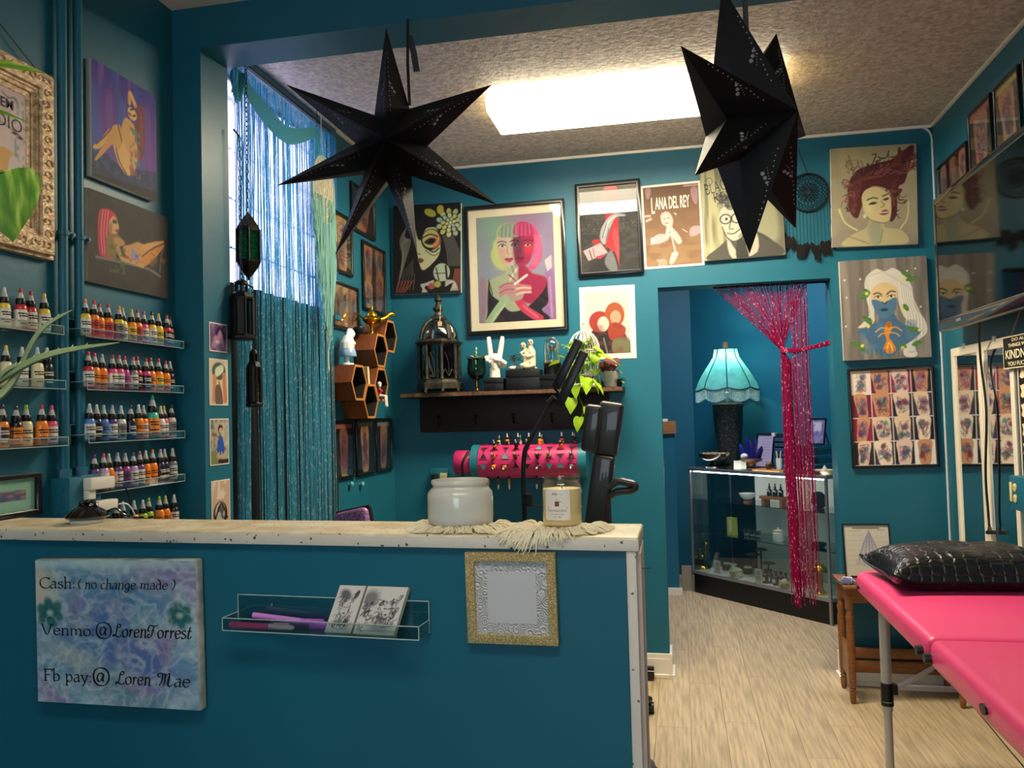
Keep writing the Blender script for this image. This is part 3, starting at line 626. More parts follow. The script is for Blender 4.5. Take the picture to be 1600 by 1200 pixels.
# --- back wall
def a_masked(w, h):
    a = Art(w, h, 110, '141314', 4)
    for i in range(9): a.line([(.2-.012*i, .25+.03*i), (.1+.02*i, .4), (.16-.01*i, .55+.04*i)], .012, '8c8a7e', al=.8)
    for i in range(8): a.line([(.74+.02*i, .36), (.8+.025*i, .55), (.82+.025*i, .7)], .012, '77756c', al=.7)
    for i in range(6): a.line([(.05+.05*i, .95), (.12+.04*i, .8), (.3, .62+.03*i)], .012, '6c6660', al=.6)
    for i in range(5): a.line([(.05+.03*i, .98), (.1+.05*i, .85)], .012, 'a04840'); a.line([(.86+.03*i, .98), (.92+.02*i, .74)], .012, '9a5048')
    sk = 'c9cda4'
    a.poly([(.36, .25), (.5, .22), (.66, .3), (.7, .48), (.66, .6), (.5, .72), (.42, .72), (.36, .55), (.33, .4)], sk)
    a.poly([(.36, .12), (.66, .14), (.72, .26), (.5, .27), (.42, .4), (.35, .35)], '161516').ell(.565, .4, .15, .12, '10100f').ell(.56, .39, .125, .1, 'c8c37a').ell(.63, .42, .06, .07, 'd08a60', soft=.06)
    a.poly([(.46, .43), (.55, .38), (.64, .4), (.57, .46)], '262a26').ell(.57, .42, .03, .022, '0c0c0c').line([(.43, .38), (.55, .34), (.66, .37)], .02, '171514').line([(.47, .48), (.6, .54), (.68, .5)], .02, '131211').line([(.48, .52), (.6, .58), (.68, .55)], .012, '131211')
    a.poly([(.36, .62), (.41, .6), (.46, .63), (.41, .66)], '6c4c44').line([(.37, .55), (.4, .56)], .015, '3a3a30')
    fl = ['c7cc72', 'b9c89a', 'a9c4b4', 'd6d9a0']; rg = random.Random(3)
    for ring, (nn, rr, sz) in enumerate([(11, .17, .055), (9, .11, .045), (6, .055, .035), (1, 0, .03)]):
        for i in range(nn):
            an = 2*PI*i/nn+ring*.4; x, y = .85+rr*math.cos(an), .22+rr*.75*math.sin(an); a.ell(x, y, sz, sz*.62, '14140f', math.degrees(an)).ell(x, y, sz*.8, sz*.48, fl[(i+ring) % 4], math.degrees(an))
    a.ell(.55, .1, .09, .04, 'b9b84a', 25).ell(.7, .07, .05, .05, 'c4bd44')
    a.ell(.72, .77, .12, .1, 'b4c4ac').line([(.64, .72), (.68, .86)], .02, '1c2a2a').line([(.78, .7), (.8, .86)], .03, '14181a').line([(.62, .78), (.8, .78)], .012, '1c1c1c')
    for i in range(4): a.line([(.6, .86+.02*i), (.48-.02*i, .9), (.44+.02*i, .98)], .02, 'b8bcb0'); a.line([(.78, .86+.02*i), (.9, .88), (.86+.03*i, .97)], .02, 'b8bcb0')
    a.ell(.57, .92, .05, .035, 'a8504c').ell(.66, .9, .05, .035, 'a8a858'); return a
canvas('masked_woman_painting', 'dark canvas of a woman wearing a painted mask and pale flower', rect('B', (613, 322), (718, 316), (722, 457), (616, 460), .03), .03, a_masked)
def a_twins(w, h):
    a = Art(w, h, 140, 'a49ab0', 6).grad('a6acb4', 'a894bc', False).noise(5, 3, '9ea8c0', .6); C = quadmap((98, 298), (640, 258), (660, 1015), (118, 1040))
    a.ell(.35, .1, .3, .25, '8fbda2', soft=.25, al=.8).ell(.62, .08, .25, .2, 'b67ab0', soft=.2, al=.6).ell(.08, .6, .1, .35, '9aa6b8', soft=.12, al=.8).poly(C(585, 690, 640, 700, 665, 1015, 560, 1020), 'a878b4', soft=.05).line(C(615, 720, 630, 1000), .03, 'c79ccc').poly(C(580, 600, 628, 560, 632, 650, 600, 680), 'dcd4dc', False)  # pale quad at the right paints a white reflection into the print
    a.poly(C(285, 345, 345, 332, 395, 350, 395, 440, 260, 450, 285, 600, 320, 660, 280, 668, 235, 640, 205, 590, 205, 540, 238, 450, 252, 380), 'c4d488', soft=.02).poly(C(375, 350, 412, 326, 462, 330, 512, 360, 552, 440, 567, 540, 548, 620, 505, 665, 450, 670, 488, 620, 503, 540, 495, 440, 375, 430), 'ec5690')
    a.poly(C(330, 640, 390, 650, 450, 640, 500, 690, 588, 718, 600, 800, 560, 960, 540, 1025, 180, 1035, 150, 900, 165, 790, 200, 735, 300, 690), 'b4c0a0', soft=.02).poly(C(400, 640, 450, 640, 500, 690, 588, 718, 598, 800, 540, 900, 430, 890, 395, 760), 'b4285a', soft=.03).poly(C(120, 760, 165, 730, 180, 900, 150, 1035, 120, 1035), 'a88ca0', soft=.04)
    a.poly(C(186, 738, 205, 835, 270, 890, 345, 960, 470, 920, 580, 800, 590, 725, 600, 800, 602, 900, 560, 950, 600, 1020, 200, 1035, 178, 960), '27212c').line(C(186, 735, 215, 840), .012, '1c161e')
    a.poly(C(250, 430, 390, 425, 400, 520, 385, 600, 352, 642, 312, 640, 270, 582, 250, 520), 'd9c6b6').poly(C(250, 500, 300, 520, 320, 600, 312, 640, 270, 582), 'dfb8a0', soft=.05).poly(C(372, 430, 498, 425, 502, 520, 482, 600, 440, 640, 400, 640, 372, 600, 362, 500), 'bb2f5e', soft=.015).poly(C(362, 440, 420, 440, 420, 600, 380, 610), '6a3c58', soft=.09, al=.85).ell(*C(470, 510)[0], .05, .06, 'e83c5c', soft=.06)
    a.poly(C(262, 432, 265, 380, 300, 345, 350, 333, 396, 350, 396, 420, 386, 434), '98aea0').poly(C(368, 418, 375, 352, 412, 328, 466, 332, 502, 372, 502, 426), 'd23c7a')
    for k in range(9): a.line(C(272+14*k, 350, 266+14.5*k, 430), .006, '71877c' if k % 2 else 'c0d0b8'); a.line(C(384+13*k, 340, 378+14.5*k, 422), .006, 'f088b0' if k % 2 else 'a82a60')
    for k in range(5): a.line(C(225+8*k, 460, 215+9*k, 560, 240+11*k, 640), .006, 'dfe8a4'); a.line(C(515+10*k, 420, 520+9*k, 540, 490+10*k, 640), .007, 'fa94ba')
    for x, y, c, wht in ((284, 497, '3a3436', 'ece6e0'), (374, 490, '1c161c', '7c6470'), (464, 489, '5a1c38', 'f0a8b4')):
        a.poly(C(x-26, y+3, x, y-14, x+26, y+1, x, y+13), wht).ell(*C(x+2, y)[0], .017, .013, c).line(C(x-28, y+3, x, y-16, x+28, y), .011, '241a20').line(C(x-34, y-24, x, y-34, x+32, y-24), .013, c)
    a.line(C(322, 500, 320, 540, 332, 556), .008, 'a07c70').line(C(410, 500, 412, 540, 420, 552), .008, '5c1c38').poly(C(300, 592, 322, 578, 334, 584, 352, 578, 362, 590, 334, 614), 'b85468').line(C(302, 592, 360, 590), .007, '5a2430').poly(C(384, 586, 404, 572, 416, 577, 430, 572, 440, 583, 414, 606), '8c1c44').line(C(386, 586, 438, 584), .007, '4a0c24')
    a.line(C(190, 1030, 280, 905, 345, 850), .1, 'a9cb9e').line(C(205, 1030, 300, 910), .03, 'c8e0bc').line(C(545, 1010, 440, 940, 385, 860), .1, 'd84068').line(C(530, 1000, 430, 920), .03, 'f0708c')
    a.poly(C(300, 800, 340, 750, 400, 760, 440, 800, 420, 870, 340, 880), 'bfa4a0', soft=.02)
    for k in range(4): a.line(C(360, 760+22*k, 310, 765+20*k, 266, 790+20*k), .026, 'd08c98' if k % 2 else 'c06c84'); a.line(C(385, 780+20*k, 430, 775+17*k, 482, 783+14*k), .026, 'e8d4bc' if k % 2 else 'dc7c90')
    a.line(C(340, 735, 384, 662), .028, 'efe8e0').line(C(372, 766, 456, 704), .03, 'f2ece4').line(C(330, 700, 380, 745), .02, 'a85068').line(C(350, 640, 370, 700), .03, '8a5a60', al=.5); return a
framed('framed_art_print', 'large black framed print of overlapping green and pink haired women', 'picture frame', rect('B', (724, 323), (882, 309), (887, 516), (730, 524), .03), .022, .028, a_twins, .045, None, True, 'black framed prints', CREAM)
def a_hand(w, h):
    a = Art(w, h, 90, '3c3a3a', 8).noise(12, 24, '54524f', .6, .5, .7).noise(60, 80, '8a8884', .5, .72, .85, (0, 1, .2, .55))
    a.box(.44, .66, 0, .45, 'c23040').poly([(.44, .02), (.66, .02), (.66, .16), (.6, .1), (.5, .1), (.44, .16)], 'd05058')
    a.poly([(.66, .35), (.64, .97), (.6, .96), (.5, .74), (.42, .7), (.52, .52)], 'c8323c').poly([(.6, .5), (.66, .6), (.64, .9), (.56, .6)], 'e05058')
    a.poly([(.34, .62), (.36, .5), (.48, .38), (.62, .33), (.78, .35), (.78, .37), (.62, .38), (.52, .5), (.42, .68)], 'b4b6ba').line([(.4, .58), (.5, .42), (.62, .36)], .02, 'e8e8ea').line([(.38, .6), (.46, .45)], .015, '55565c').line([(.44, .64), (.5, .5)], .02, '6a6a70')
    a.poly([(.2, .62), (.34, .62), (.3, .68), (.22, .67)], 'b82c3a').poly([(.03, .74), (.34, .66), (.46, .78), (.12, .86)], 'd8b8bc', False).line([(.14, .74), (.18, .84)], .02, '4a3a40').line([(.2, .72), (.23, .82)], .012, '4a3a40').poly([(.25, .82), (.4, .8), (.36, .85)], 'c03a48')
    a.poly([(.1, 1), (.3, .86), (.46, .8), (.58, .78), (.64, .97), (.55, 1)], '2c2b2e').poly([(.4, .88), (.52, .76), (.62, .98), (.5, 1)], '84848a', soft=.03); return a
framed('framed_art_print', 'black framed print of a grey hand and red sleeve under glass', 'picture frame', rect('B', (898, 288), (1001, 278), (1005, 426), (903, 433), .025), .022, .026, a_hand, 0, None, True, 'black framed prints', BLK)
def a_two(w, h):   # generic stand-in: plain colour forms only
    a = Art(w, h, 80, 'd9d6ce', 5).noise(4, 4, 'cbc8c4', .6).poly([(.05, 1), (.1, .7), (.3, .5), (.55, .55), (.8, .6), (.95, .8), (1, 1)], '2a2428').ell(.32, .48, .24, .17, 'b03a30').ell(.66, .38, .22, .2, 'b0562f').ell(.4, .52, .13, .12, 'e0cfc0').ell(.68, .42, .12, .11, 'd2a486')
    a.poly([(.5, .6), (.66, .5), (.9, .6), (.8, .78), (.56, .78)], 'a8402c').poly([(.62, .78), (.95, .76), (1, 1), (.62, 1)], '7a7a5a').noise(9, 12, '8a3a30', .5, .55, .75, (.1, .9, .5, 1)).line([(.4, .75), (.48, 1)], .03, '8a8488'); return a
sheet('small_poster', 'white bordered poster with red, black and orange forms above the shelf', rect('B', (905, 450), (991, 444), (995, 560), (908, 562), .003), a_two, .03)
def a_singer(w, h):
    a = Art(w, h, 90, '8c6a50', 5).grad('6f5340', 'a8835e').noise(6, 20, '7c5c44', .5)
    pk = 'd9b8bc'
    a.poly([(.3, .42), (.36, .33), (.46, .34), (.52, .44), (.5, .52), (.56, .58), (.62, .64), (.66, .72), (.58, .74), (.5, .66), (.54, .8), (.52, .84), (.46, .62), (.4, .52)], 'dcc0b8').ell(.38, .42, .075, .075, 'e2cabc').line([(.33, .34), (.3, .38)], .03, 'cda8b0').line([(.44, .48), (.4, .6), (.46, .62)], .05, 'e6d2cc')
    a.line([(.35, .41), (.38, .42)], .014, '5a3a34').line([(.42, .4), (.45, .41)], .014, '5a3a34').line([(.38, .47), (.43, .47)], .018, '9a5a5a')
    a.poly([(.12, .66), (.24, .6), (.42, .62), (.4, .68), (.2, .72)], pk).box(.1, .16, .64, .72, 'f0e8dc').poly([(.46, .86), (.54, .83), (.58, .87), (.48, .98), (.42, .97)], 'e6d0c4').poly([(.8, .6), (.86, .54), (1, .54), (1, .62), (.84, .66)], 'cda0a8').line([(.02, .36), (.1, .36)], .04, pk).line([(.04, .42), (.12, .4)], .04, pk)
    for i in range(4): a.line([(.2+.04*i, .92), (.24+.04*i, .96), (.22+.04*i, 1)], .014, 'e6cfc8')
    a.poly([(.04, .02), (.14, .02), (.12, .12), (.06, .14)], 'b08890').poly([(.86, .06), (.98, .06), (.96, .26), (.88, .2)], 'b08890').line([(.74, .02), (.98, .02)], .03, 'c8a0a4').line([(.68, .56), (.76, .6)], .014, 'e0c8c8').line([(.55, .35), (.58, .37)], .02, 'e0c8c8'); return a
R = rect('B', (1000, 290), (1094, 283), (1101, 413), (1008, 422), .003)
t = sheet('singer_poster', 'brown poster with tall condensed white lettering and a woman at centre', R, a_singer, .012)
text_geo('ANA DEL REY', R[1]*.575, R[2]*.145, t, M('cream_lettering', 'ece0cc', .7), -R[1]*.27, R[2]*.70, .0038, bold=.012)
text_geo('L', R[1]*.055, R[2]*.19, t, MATS['cream_lettering'], -R[1]*.335, R[2]*.655, .0038, bold=.012)
def a_band(w, h):
    a = Art(w, h, 110, 'a8a888', 7).noise(6, 3, '75745f', .8, .4, .7).noise(30, 3, 'cfcb9c', .7, .4, .7, (0, .35, 0, 1)).noise(5, 4, '6a675c', .7, .4, .7, (.7, 1, .2, 1))
    a.poly([(.05, 1), (.2, .86), (.4, .74), (.62, .72), (.85, .84), (.95, 1)], '55534c').poly([(.3, .78), (.45, .95), (.64, .72), (.66, .95), (.35, 1)], 'c8c6b2').poly([(.42, .82), (.5, .82), (.55, 1), (.4, 1)], '3a3936')
    a.poly([(.22, .52), (.3, .42), (.48, .42), (.55, .5), (.55, .66), (.48, .78), (.38, .82), (.3, .76), (.24, .64)], 'cfcdb8').ell(.57, .56, .03, .05, 'c0beaa')
    a.curls((.38, .4, .17, .06), 60, .1, .014, ['4a4842', '6c6a60', '8a887a', '35342f'], (-3, .6), .02, 5)
    for x in (.29, .43): a.ell(x, .58, .075, .055, '1c1c1a').ell(x, .58, .058, .042, 'd4d2c0').ell(x+.01, .58, .018, .016, '222222')
    a.line([(.36, .57), (.37, .57)], .016, '1c1c1a').line([(.5, .57), (.57, .54)], .016, '1c1c1a').line([(.36, .6), (.33, .68), (.38, .69)], .012, '3a3934').line([(.3, .73), (.38, .74), (.46, .7)], .014, '2a2926').line([(.46, .66), (.5, .72), (.44, .78)], .012, '3a3934').line([(.24, .66), (.3, .78), (.38, .82), (.48, .78), (.55, .66)], .012, '3a3934').line([(.46, .92), (.62, .74), (.8, .84)], .01, '3a3934'); return a
R = rect('B', (1094, 260), (1220, 248), (1226, 397), (1100, 408), .03)
t = canvas('band_portrait', 'grey sketch portrait of a man in glasses behind the hanging star', R, .03, a_band); w, h = R[1:]
text_geo('BLACK', w*.34, h*.12, t, INK, -w*.43, h*.69, .0314, bold=-.015, rot=.2); text_geo('KEYS', w*.28, h*.1, t, INK, -w*.33, h*.6, .0314, bold=-.015, rot=.15)
mb = MB()
for cx, cy, r0, st in ((-.12, .89, .05, 1), (.05, .82, .035, 2), (-.4, .84, .03, 4), (.02, .7, .04, 3)):
    mb.tube([(w*cx+r0*(1-k/14)*math.cos(st+k*.55), h*cy+r0*(1-k/14)*math.sin(st+k*.55), .0312) for k in range(11)], .0012, 4)
obj('lettering_flourish', mb, INK, t)
def a_redhair(w, h):
    a = Art(w, h, 120, 'b3ab86', 9).grad('b9ae84', '8d8378').noise(5, 5, 'a09c82', .6).noise(3, 3, 'a88a5a', .5, .5, .8, (0, .3, 0, .3))
    for k in range(5): a.line([(.08+.004*k, .62), (.16, .76), (.3, .84)], .012, 'd4cf88'); a.line([(.9, .58), (.88, .74), (.8, .84)], .012, 'cfc894')
    hc = ['5a2a2c', '6e3634', '7c4440', '47201f', '8a564c', '3a1a1c']
    a.poly([(.2, .55), (.2, .38), (.3, .24), (.5, .18), (.72, .14), (.92, .02), (.98, .04), (.92, .22), (.86, .38), (.78, .44), (.76, .7), (.68, .76), (.7, .5), (.6, .42), (.45, .42), (.36, .6), (.3, .72), (.22, .66)], '552628')
    for i in range(26):
        u = i/25; a.line([(.22+.1*u, .62-.12*u), (.24+.16*u, .38-.08*u), (.45+.2*u, .26-.02*u+.06*math.sin(i)), (.66+.18*u, .22+.12*math.sin(i*2.1)*.4), (.8+.14*u, .12+.3*(1-u)*.6)], .014, hc[i % 6])
    a.curls((.6, .22, .3, .08), 26, .22, .016, hc, (-1.2, -.1), .035, 2).curls((.26, .5, .06, .14), 16, .1, .014, hc, (1, 4), .03, 6).curls((.74, .5, .05, .14), 16, .14, .014, hc, (.6, 2.4), .03, 8).curls((.3, .25, .1, .06), 8, .16, .008, ['6a4a40'], (-2.6, -1), .03, 4)
    sk = 'cfc08e'
    a.poly([(.15, 1), (.2, .9), (.4, .82), (.46, .72), (.62, .7), (.62, .82), (.82, .86), (.85, 1)], 'b8ae86').poly([(.44, .78), (.58, .74), (.56, .98), (.46, .98)], '9aa084', soft=.05).line([(.2, .9), (.32, .94), (.44, .98)], .012, '8a805e').line([(.6, .84), (.56, .98)], .012, '8a805e')
    a.poly([(.36, .5), (.42, .43), (.55, .42), (.68, .5), (.7, .62), (.68, .74), (.62, .77), (.48, .74), (.4, .68), (.37, .6)], sk).ell(.44, .6, .05, .08, 'dccf9c', soft=.06)
    a.line([(.42, .54), (.49, .52), (.54, .53)], .018, '5a4436').line([(.6, .51), (.66, .49)], .018, '5a4436').poly([(.43, .585), (.49, .56), (.54, .575), (.49, .59)], '3c3a3c').poly([(.6, .545), (.65, .525), (.68, .535), (.64, .555)], '3c3a3c').line([(.58, .56), (.62, .6), (.58, .62)], .012, '8a7450').poly([(.56, .68), (.62, .645), (.67, .66), (.66, .69), (.6, .7)], '8c3a3c').line([(.57, .675), (.66, .67)], .012, 'e8e0d8').line([(.4, .7), (.48, .755), (.6, .78), (.68, .76)], .01, '8a7450').ell(.39, .7, .02, .02, 'd8d4b0'); return a
canvas('portrait_painting', 'canvas of a pale woman with long wavy maroon hair', rect('B', (1296, 233), (1430, 224), (1436, 381), (1302, 386), .03), .03, a_redhair, None, 'portrait canvases right of the doorway', gain=.85)
def a_whitehair(w, h):
    a = Art(w, h, 125, '7d756e', 5).noise(24, 2, '968e86', .8, .4, .65).noise(16, 2, '655d58', .6, .45, .7)
    rg = random.Random(5)
    for i in range(16): a.ell(rg.uniform(.04, .96), rg.uniform(.04, .75), .01, .009, 'f0e6c0')
    hw = 'd8d2c6'
    a.poly([(.28, .3), (.3, .18), (.42, .1), (.52, .13), (.62, .1), (.74, .18), (.82, .3), (.84, .5), (.94, .62), (.96, .76), (.82, .86), (.84, .98), (.7, .98), (.68, .86), (.86, .72), (.72, .6), (.66, .45), (.64, .3), (.5, .24), (.4, .3), (.38, .5), (.36, .64), (.18, .68), (.32, .56), (.3, .42)], hw)
    for i in range(12): a.line([(.5, .13), (.66+.012*i, .2+.01*i), (.7+.012*i, .42), (.74+.016*i, .6), (.7+.02*i, .78)], .008, 'b4aca2' if i % 2 else 'f0ece2')
    for i in range(6): a.line([(.5, .13), (.36-.012*i, .2), (.32+.01*i, .4), (.32+.01*i, .58)], .008, 'b4aca2' if i % 2 else 'f0ece2')
    bl = '4a6f90'
    a.poly([(.16, .72), (.34, .66), (.42, .62), (.44, .55), (.6, .55), (.64, .62), (.74, .68), (.9, .72), (.84, .8), (.66, .9), (.52, .99), (.36, .92), (.28, .8)], bl).noise(9, 9, '5f86a4', .5, .5, .7, (.2, .85, .62, .95))
    a.poly([(.36, .3), (.5, .24), (.64, .3), (.64, .44), (.58, .54), (.5, .58), (.42, .54), (.36, .44)], 'dcc08c').poly([(.35, .42), (.42, .41), (.49, .44), (.57, .41), (.64, .4), (.62, .52), (.55, .58), (.49, .6), (.42, .57)], '54799a')
    a.line([(.38, .35), (.43, .34), (.47, .36)], .016, '40342c').line([(.53, .36), (.58, .33), (.63, .34)], .016, '40342c')
    for x in (.43, .58): a.poly([(x-.04, .385), (x, .37), (x+.04, .38), (x, .395)], 'efe8dc').ell(x, .383, .014, .012, '30281f'); a.line([(x-.045, .385), (x, .368), (x+.045, .378)], .01, '2a221c')
    a.line([(.47, .43), (.5, .455), (.53, .43)], .012, '2c3a4a').poly([(.44, .51), (.49, .495), (.54, .51), (.49, .53)], '2c4256')
    gn = '4a7a34'
    for x, y, r_, q in [(.76, .17, .07, 40), (.82, .22, .07, -10), (.27, .37, .06, -20), (.3, .32, .05, 40), (.28, .6, .06, 50), (.32, .62, .05, 80), (.74, .5, .05, 60), (.8, .72, .06, 20), (.14, .84, .06, 10), (.22, .88, .06, 60), (.68, .88, .05, 20), (.84, .86, .06, -20)]: a.ell(x, y, r_, .022, gn, q).line([(x-r_*.7, y), (x+r_*.7, y)], .006, '6f9c4a')
    for x, y in [(.73, .22), (.3, .34), (.7, .52), (.88, .73), (.22, .86), (.68, .9), (.3, .67)]: a.ell(x, y, .02, .016, 'e4d868')
    og = 'e08a28'
    a.poly([(.5, .66), (.55, .64), (.57, .7), (.53, .78), (.57, .84), (.6, .92), (.52, .95), (.46, .9), (.5, .82), (.48, .74)], og).ell(.535, .66, .03, .03, 'b86a1c')
    for k in (-1, 1): a.line([(.53, .71), (.53+k*.08, .69), (.53+k*.15, .73)], .012, 'e8b050'); a.line([(.53, .74), (.53+k*.08, .75), (.53+k*.12, .78)], .012, 'e8b050')
    a.line([(.5, .9), (.53, .84), (.57, .92)], .016, 'f0c060')
    for i in range(9): a.line([(.28+.05*i, .9), (.28+.05*i, .92+.07*rg.random())], .01, '3f5f7a')
    return a
canvas('portrait_painting', 'canvas of a white haired woman with blue masked face and goldfish', rect('B', (1311, 409), (1448, 399), (1455, 558), (1319, 563), .03), .03, a_whitehair, None, 'portrait canvases right of the doorway', gain=.9)
def a_grid(w, h):
    a = Art(w, h, 120, 'e6e2dc', 3); bgs = ['dcd0c4', '1c1a22', '8c2040', 'd8c8bc', '3a2c44', '6c1c3c', 'e0d8d0', '26222c']
    for r_ in range(4):
        for c in range(4):
            x0, x1, y0, y1 = c/4+.004, (c+1)/4-.004, r_/4+.004, (r_+1)/4-.004; k = r_*4+c; limb(a, x0, x1, y0, y1, 60+k, bgs[(k*5+r_) % 8], .3+.1*((k*3) % 4)/3, 0, 5, ['d8bca4', 'cfa88c', 'e0ccb8', 'c08a66', 'd4b8b0'])
    return a
framed('photo_grid', 'black framed grid of sixteen tattoo photos beside the mirrors', 'picture frame', rect('B', (1325, 576), (1463, 570), (1466, 729), (1331, 733), .02), .014, .02, a_grid, 0, None, False, None, BLK, gain=1.05)
# ------------------------------------------------------------ counter
MC = wallM('C', CO); CH = 1.2
CAPM = M('chipped_cream_paint', 'ecdfc4', .5, bump=.35, bs=22, vcol='cdb892', vs=14, glit=.012, gs=260, gcol='7a6c58')
LIP = M('white_enamel_edge', 'd9cdc2', .45, bump=.3, bs=30, glit=.02, gs=240, gcol='5c5248')
ct = thing('reception_counter', 'teal reception counter with chipped cream top and white end post', 'counter', MC)
obj('front_panel', MB().box(-1.525, -.018, 0, CH-.022, -.15, -.004), TEAL, ct)
def skew_box(x0, xf, xb, y0, y1, z0, z1): return MB().add([(x0, y0, z0), (xb, y0, z0), (xf, y0, z1), (x0, y0, z1), (x0, y1, z0), (xb, y1, z0), (xf, y1, z1), (x0, y1, z1)], [(0, 1, 2, 3), (7, 6, 5, 4), (0, 4, 5, 1), (1, 5, 6, 2), (2, 6, 7, 3), (3, 7, 4, 0)])
obj('counter_top', skew_box(-1.525, .004, -.008, CH-.024, CH, -.176, .006), CAPM, ct, bevel=.004, seg=3)
obj('top_edging', MB().box(-1.525, .0045, CH-.0235, CH-.004, .0055, .0085), LIP, ct, bevel=.001)
obj('end_post', MB().box(-.0185, -.001, 0, CH-.024, -.03, .005), LIP, ct, bevel=.002)
obj('side_board', skew_box(-.017, .006, -.008, 0, CH-.03, -.17, -.012), M('side_board_paint', 'b7a79c', .6, bump=.2, bs=20), ct, bevel=.002)
obj('bent_nail', MB().cyl((-.003, CH-.066, -.06), (.018, CH-.064, -.06), .001, n=5), BLK, ct)
def cpt(u, v, off=0):
    """photo point on the counter's front -> local x, y"""
    p = onP(u, v, CO+CN*off, CN)-CO; return p.dot(CE), p.z
# --- stroke lettering for the payment sign
GL = {'C': (.62, [[(.6, .66), (.5, .77), (.33, .79), (.13, .68), (.05, .4), (.13, .12), (.33, 0), (.52, .03), (.62, .16)], [(.6, .66), (.6, .8)]]),
 'a': (.45, [[(.08, .42), (.18, .5), (.32, .46), (.33, .3), (.33, .1), (.36, .01), (.44, .03)], [(.33, .3), (.16, .27), (.05, .15), (.1, .02), (.22, .02), (.33, .12)]]),
 's': (.36, [[(.3, .43), (.2, .5), (.08, .44), (.1, .32), (.25, .24), (.32, .12), (.22, .01), (.09, .02), (.04, .1)]]),
 'h': (.5, [[(.02, .8), (.1, .8), (.1, 0)], [(.02, 0), (.18, 0)], [(.1, .34), (.2, .47), (.33, .47), (.38, .34), (.38, 0)], [(.3, 0), (.46, 0)]]),
 ':': (.2, [[(.09, .06), (.1, .06)], [(.09, .42), (.1, .42)]]), '(': (.28, [[(.24, .85), (.1, .6), (.08, .3), (.22, -.05)]]), ')': (.28, [[(.06, .85), (.2, .6), (.2, .3), (.04, -.05)]]),
 'V': (.68, [[(.0, .78), (.16, .78)], [(.06, .78), (.34, 0), (.6, .78)], [(.5, .78), (.7, .78)]]),
 'e': (.44, [[(.06, .28), (.36, .3), (.34, .44), (.22, .5), (.08, .42), (.05, .22), (.14, .03), (.28, .02), (.38, .12)]]),
 'n': (.5, [[(.02, .47), (.1, .47), (.1, 0)], [(.02, 0), (.18, 0)], [(.1, .34), (.2, .47), (.33, .47), (.38, .34), (.38, 0)], [(.3, 0), (.46, 0)]]),
 'm': (.74, [[(.02, .47), (.1, .47), (.1, 0)], [(.1, .34), (.2, .47), (.31, .45), (.35, .32), (.35, 0)], [(.35, .34), (.46, .47), (.57, .45), (.61, .32), (.61, 0)], [(.54, 0), (.7, 0)]]),
 'o': (.46, [[(.22, .5), (.07, .4), (.05, .22), (.12, .04), (.24, 0), (.37, .08), (.4, .26), (.34, .44), (.22, .5)]]),
 'F': (.56, [[(.02, .78), (.52, .78), (.52, .64)], [(.12, .78), (.12, 0)], [(.02, 0), (.24, 0)], [(.12, .42), (.4, .42)]]),
 'b': (.5, [[(.02, .8), (.1, .8), (.1, .05), (.2, 0), (.36, .06), (.42, .25), (.36, .43), (.24, .48), (.1, .38)]]),
 'p': (.5, [[(.02, .47), (.1, .47), (.1, -.26)], [(.1, .1), (.22, 0), (.38, .08), (.42, .26), (.36, .44), (.24, .48), (.1, .36)], [(.02, -.26), (.2, -.26)]]),
 'y': (.5, [[(.0, .47), (.16, .47)], [(.06, .47), (.24, .02)], [(.42, .47), (.2, -.14), (.06, -.26)], [(.34, .47), (.48, .47)]]),
 '@': (.92, [[(.58, .46), (.44, .55), (.3, .46), (.24, .26), (.32, .1), (.44, .14), (.56, .4)], [(.6, .52), (.54, .2), (.6, .08)], [(.45, .84), (.2, .76), (.06, .54), (.05, .2), (.2, -.06), (.45, -.14), (.7, -.06), (.86, .2), (.86, .54), (.7, .76), (.45, .84)]]),
 'L': (.62, [[(.5, .66), (.46, .79), (.34, .8), (.26, .66), (.24, .42), (.2, .18), (.1, .03), (.02, .06), (.05, .14), (.16, .1), (.34, 0), (.5, .02), (.6, .12)], [(.5, .66), (.42, .6), (.3, .62)]]),
 'r': (.36, [[(.04, .36), (.1, .46), (.14, .4), (.1, 0)], [(.12, .3), (.2, .46), (.32, .42)]]),
 't': (.34, [[(.22, .74), (.14, .3), (.12, .06), (.22, .02), (.34, .16)], [(.06, .46), (.34, .48)]]),
 'S': (.7, [[(.06, .6), (.16, .78), (.4, .74), (.7, .8)], [(.44, .74), (.36, .4), (.3, .1), (.16, 0), (.04, .1), (.1, .22), (.2, .16)], [(.28, .44), (.5, .46)], [(.06, .6), (.04, .46), (.16, .42)]]),
 'M': (.95, [[(.2, .56), (.06, .6), (.04, .74), (.18, .8), (.3, .7), (.28, .3), (.16, .02)], [(.3, .7), (.42, .78), (.44, .3), (.38, .02)], [(.44, .6), (.62, .8), (.68, .6), (.64, .1), (.76, 0), (.9, .12)], [(.66, .7), (.6, .1)]]),
 'd': (.46, [[(.32, .38), (.18, .46), (.06, .34), (.05, .14), (.16, .0), (.3, .1), (.34, .4), (.24, .7), (.1, .84)], [(.33, .3), (.36, .04), (.46, .1)]]),
 'c': (.38, [[(.32, .42), (.2, .48), (.07, .36), (.06, .14), (.16, .01), (.34, .1)]]), 'g': (.46, [[(.34, .42), (.2, .48), (.06, .36), (.07, .12), (.2, .04), (.34, .16), (.36, .44), (.34, -.1), (.22, -.28), (.08, -.2), (.2, -.06), (.46, .1)]]), ' ': (.28, [])}
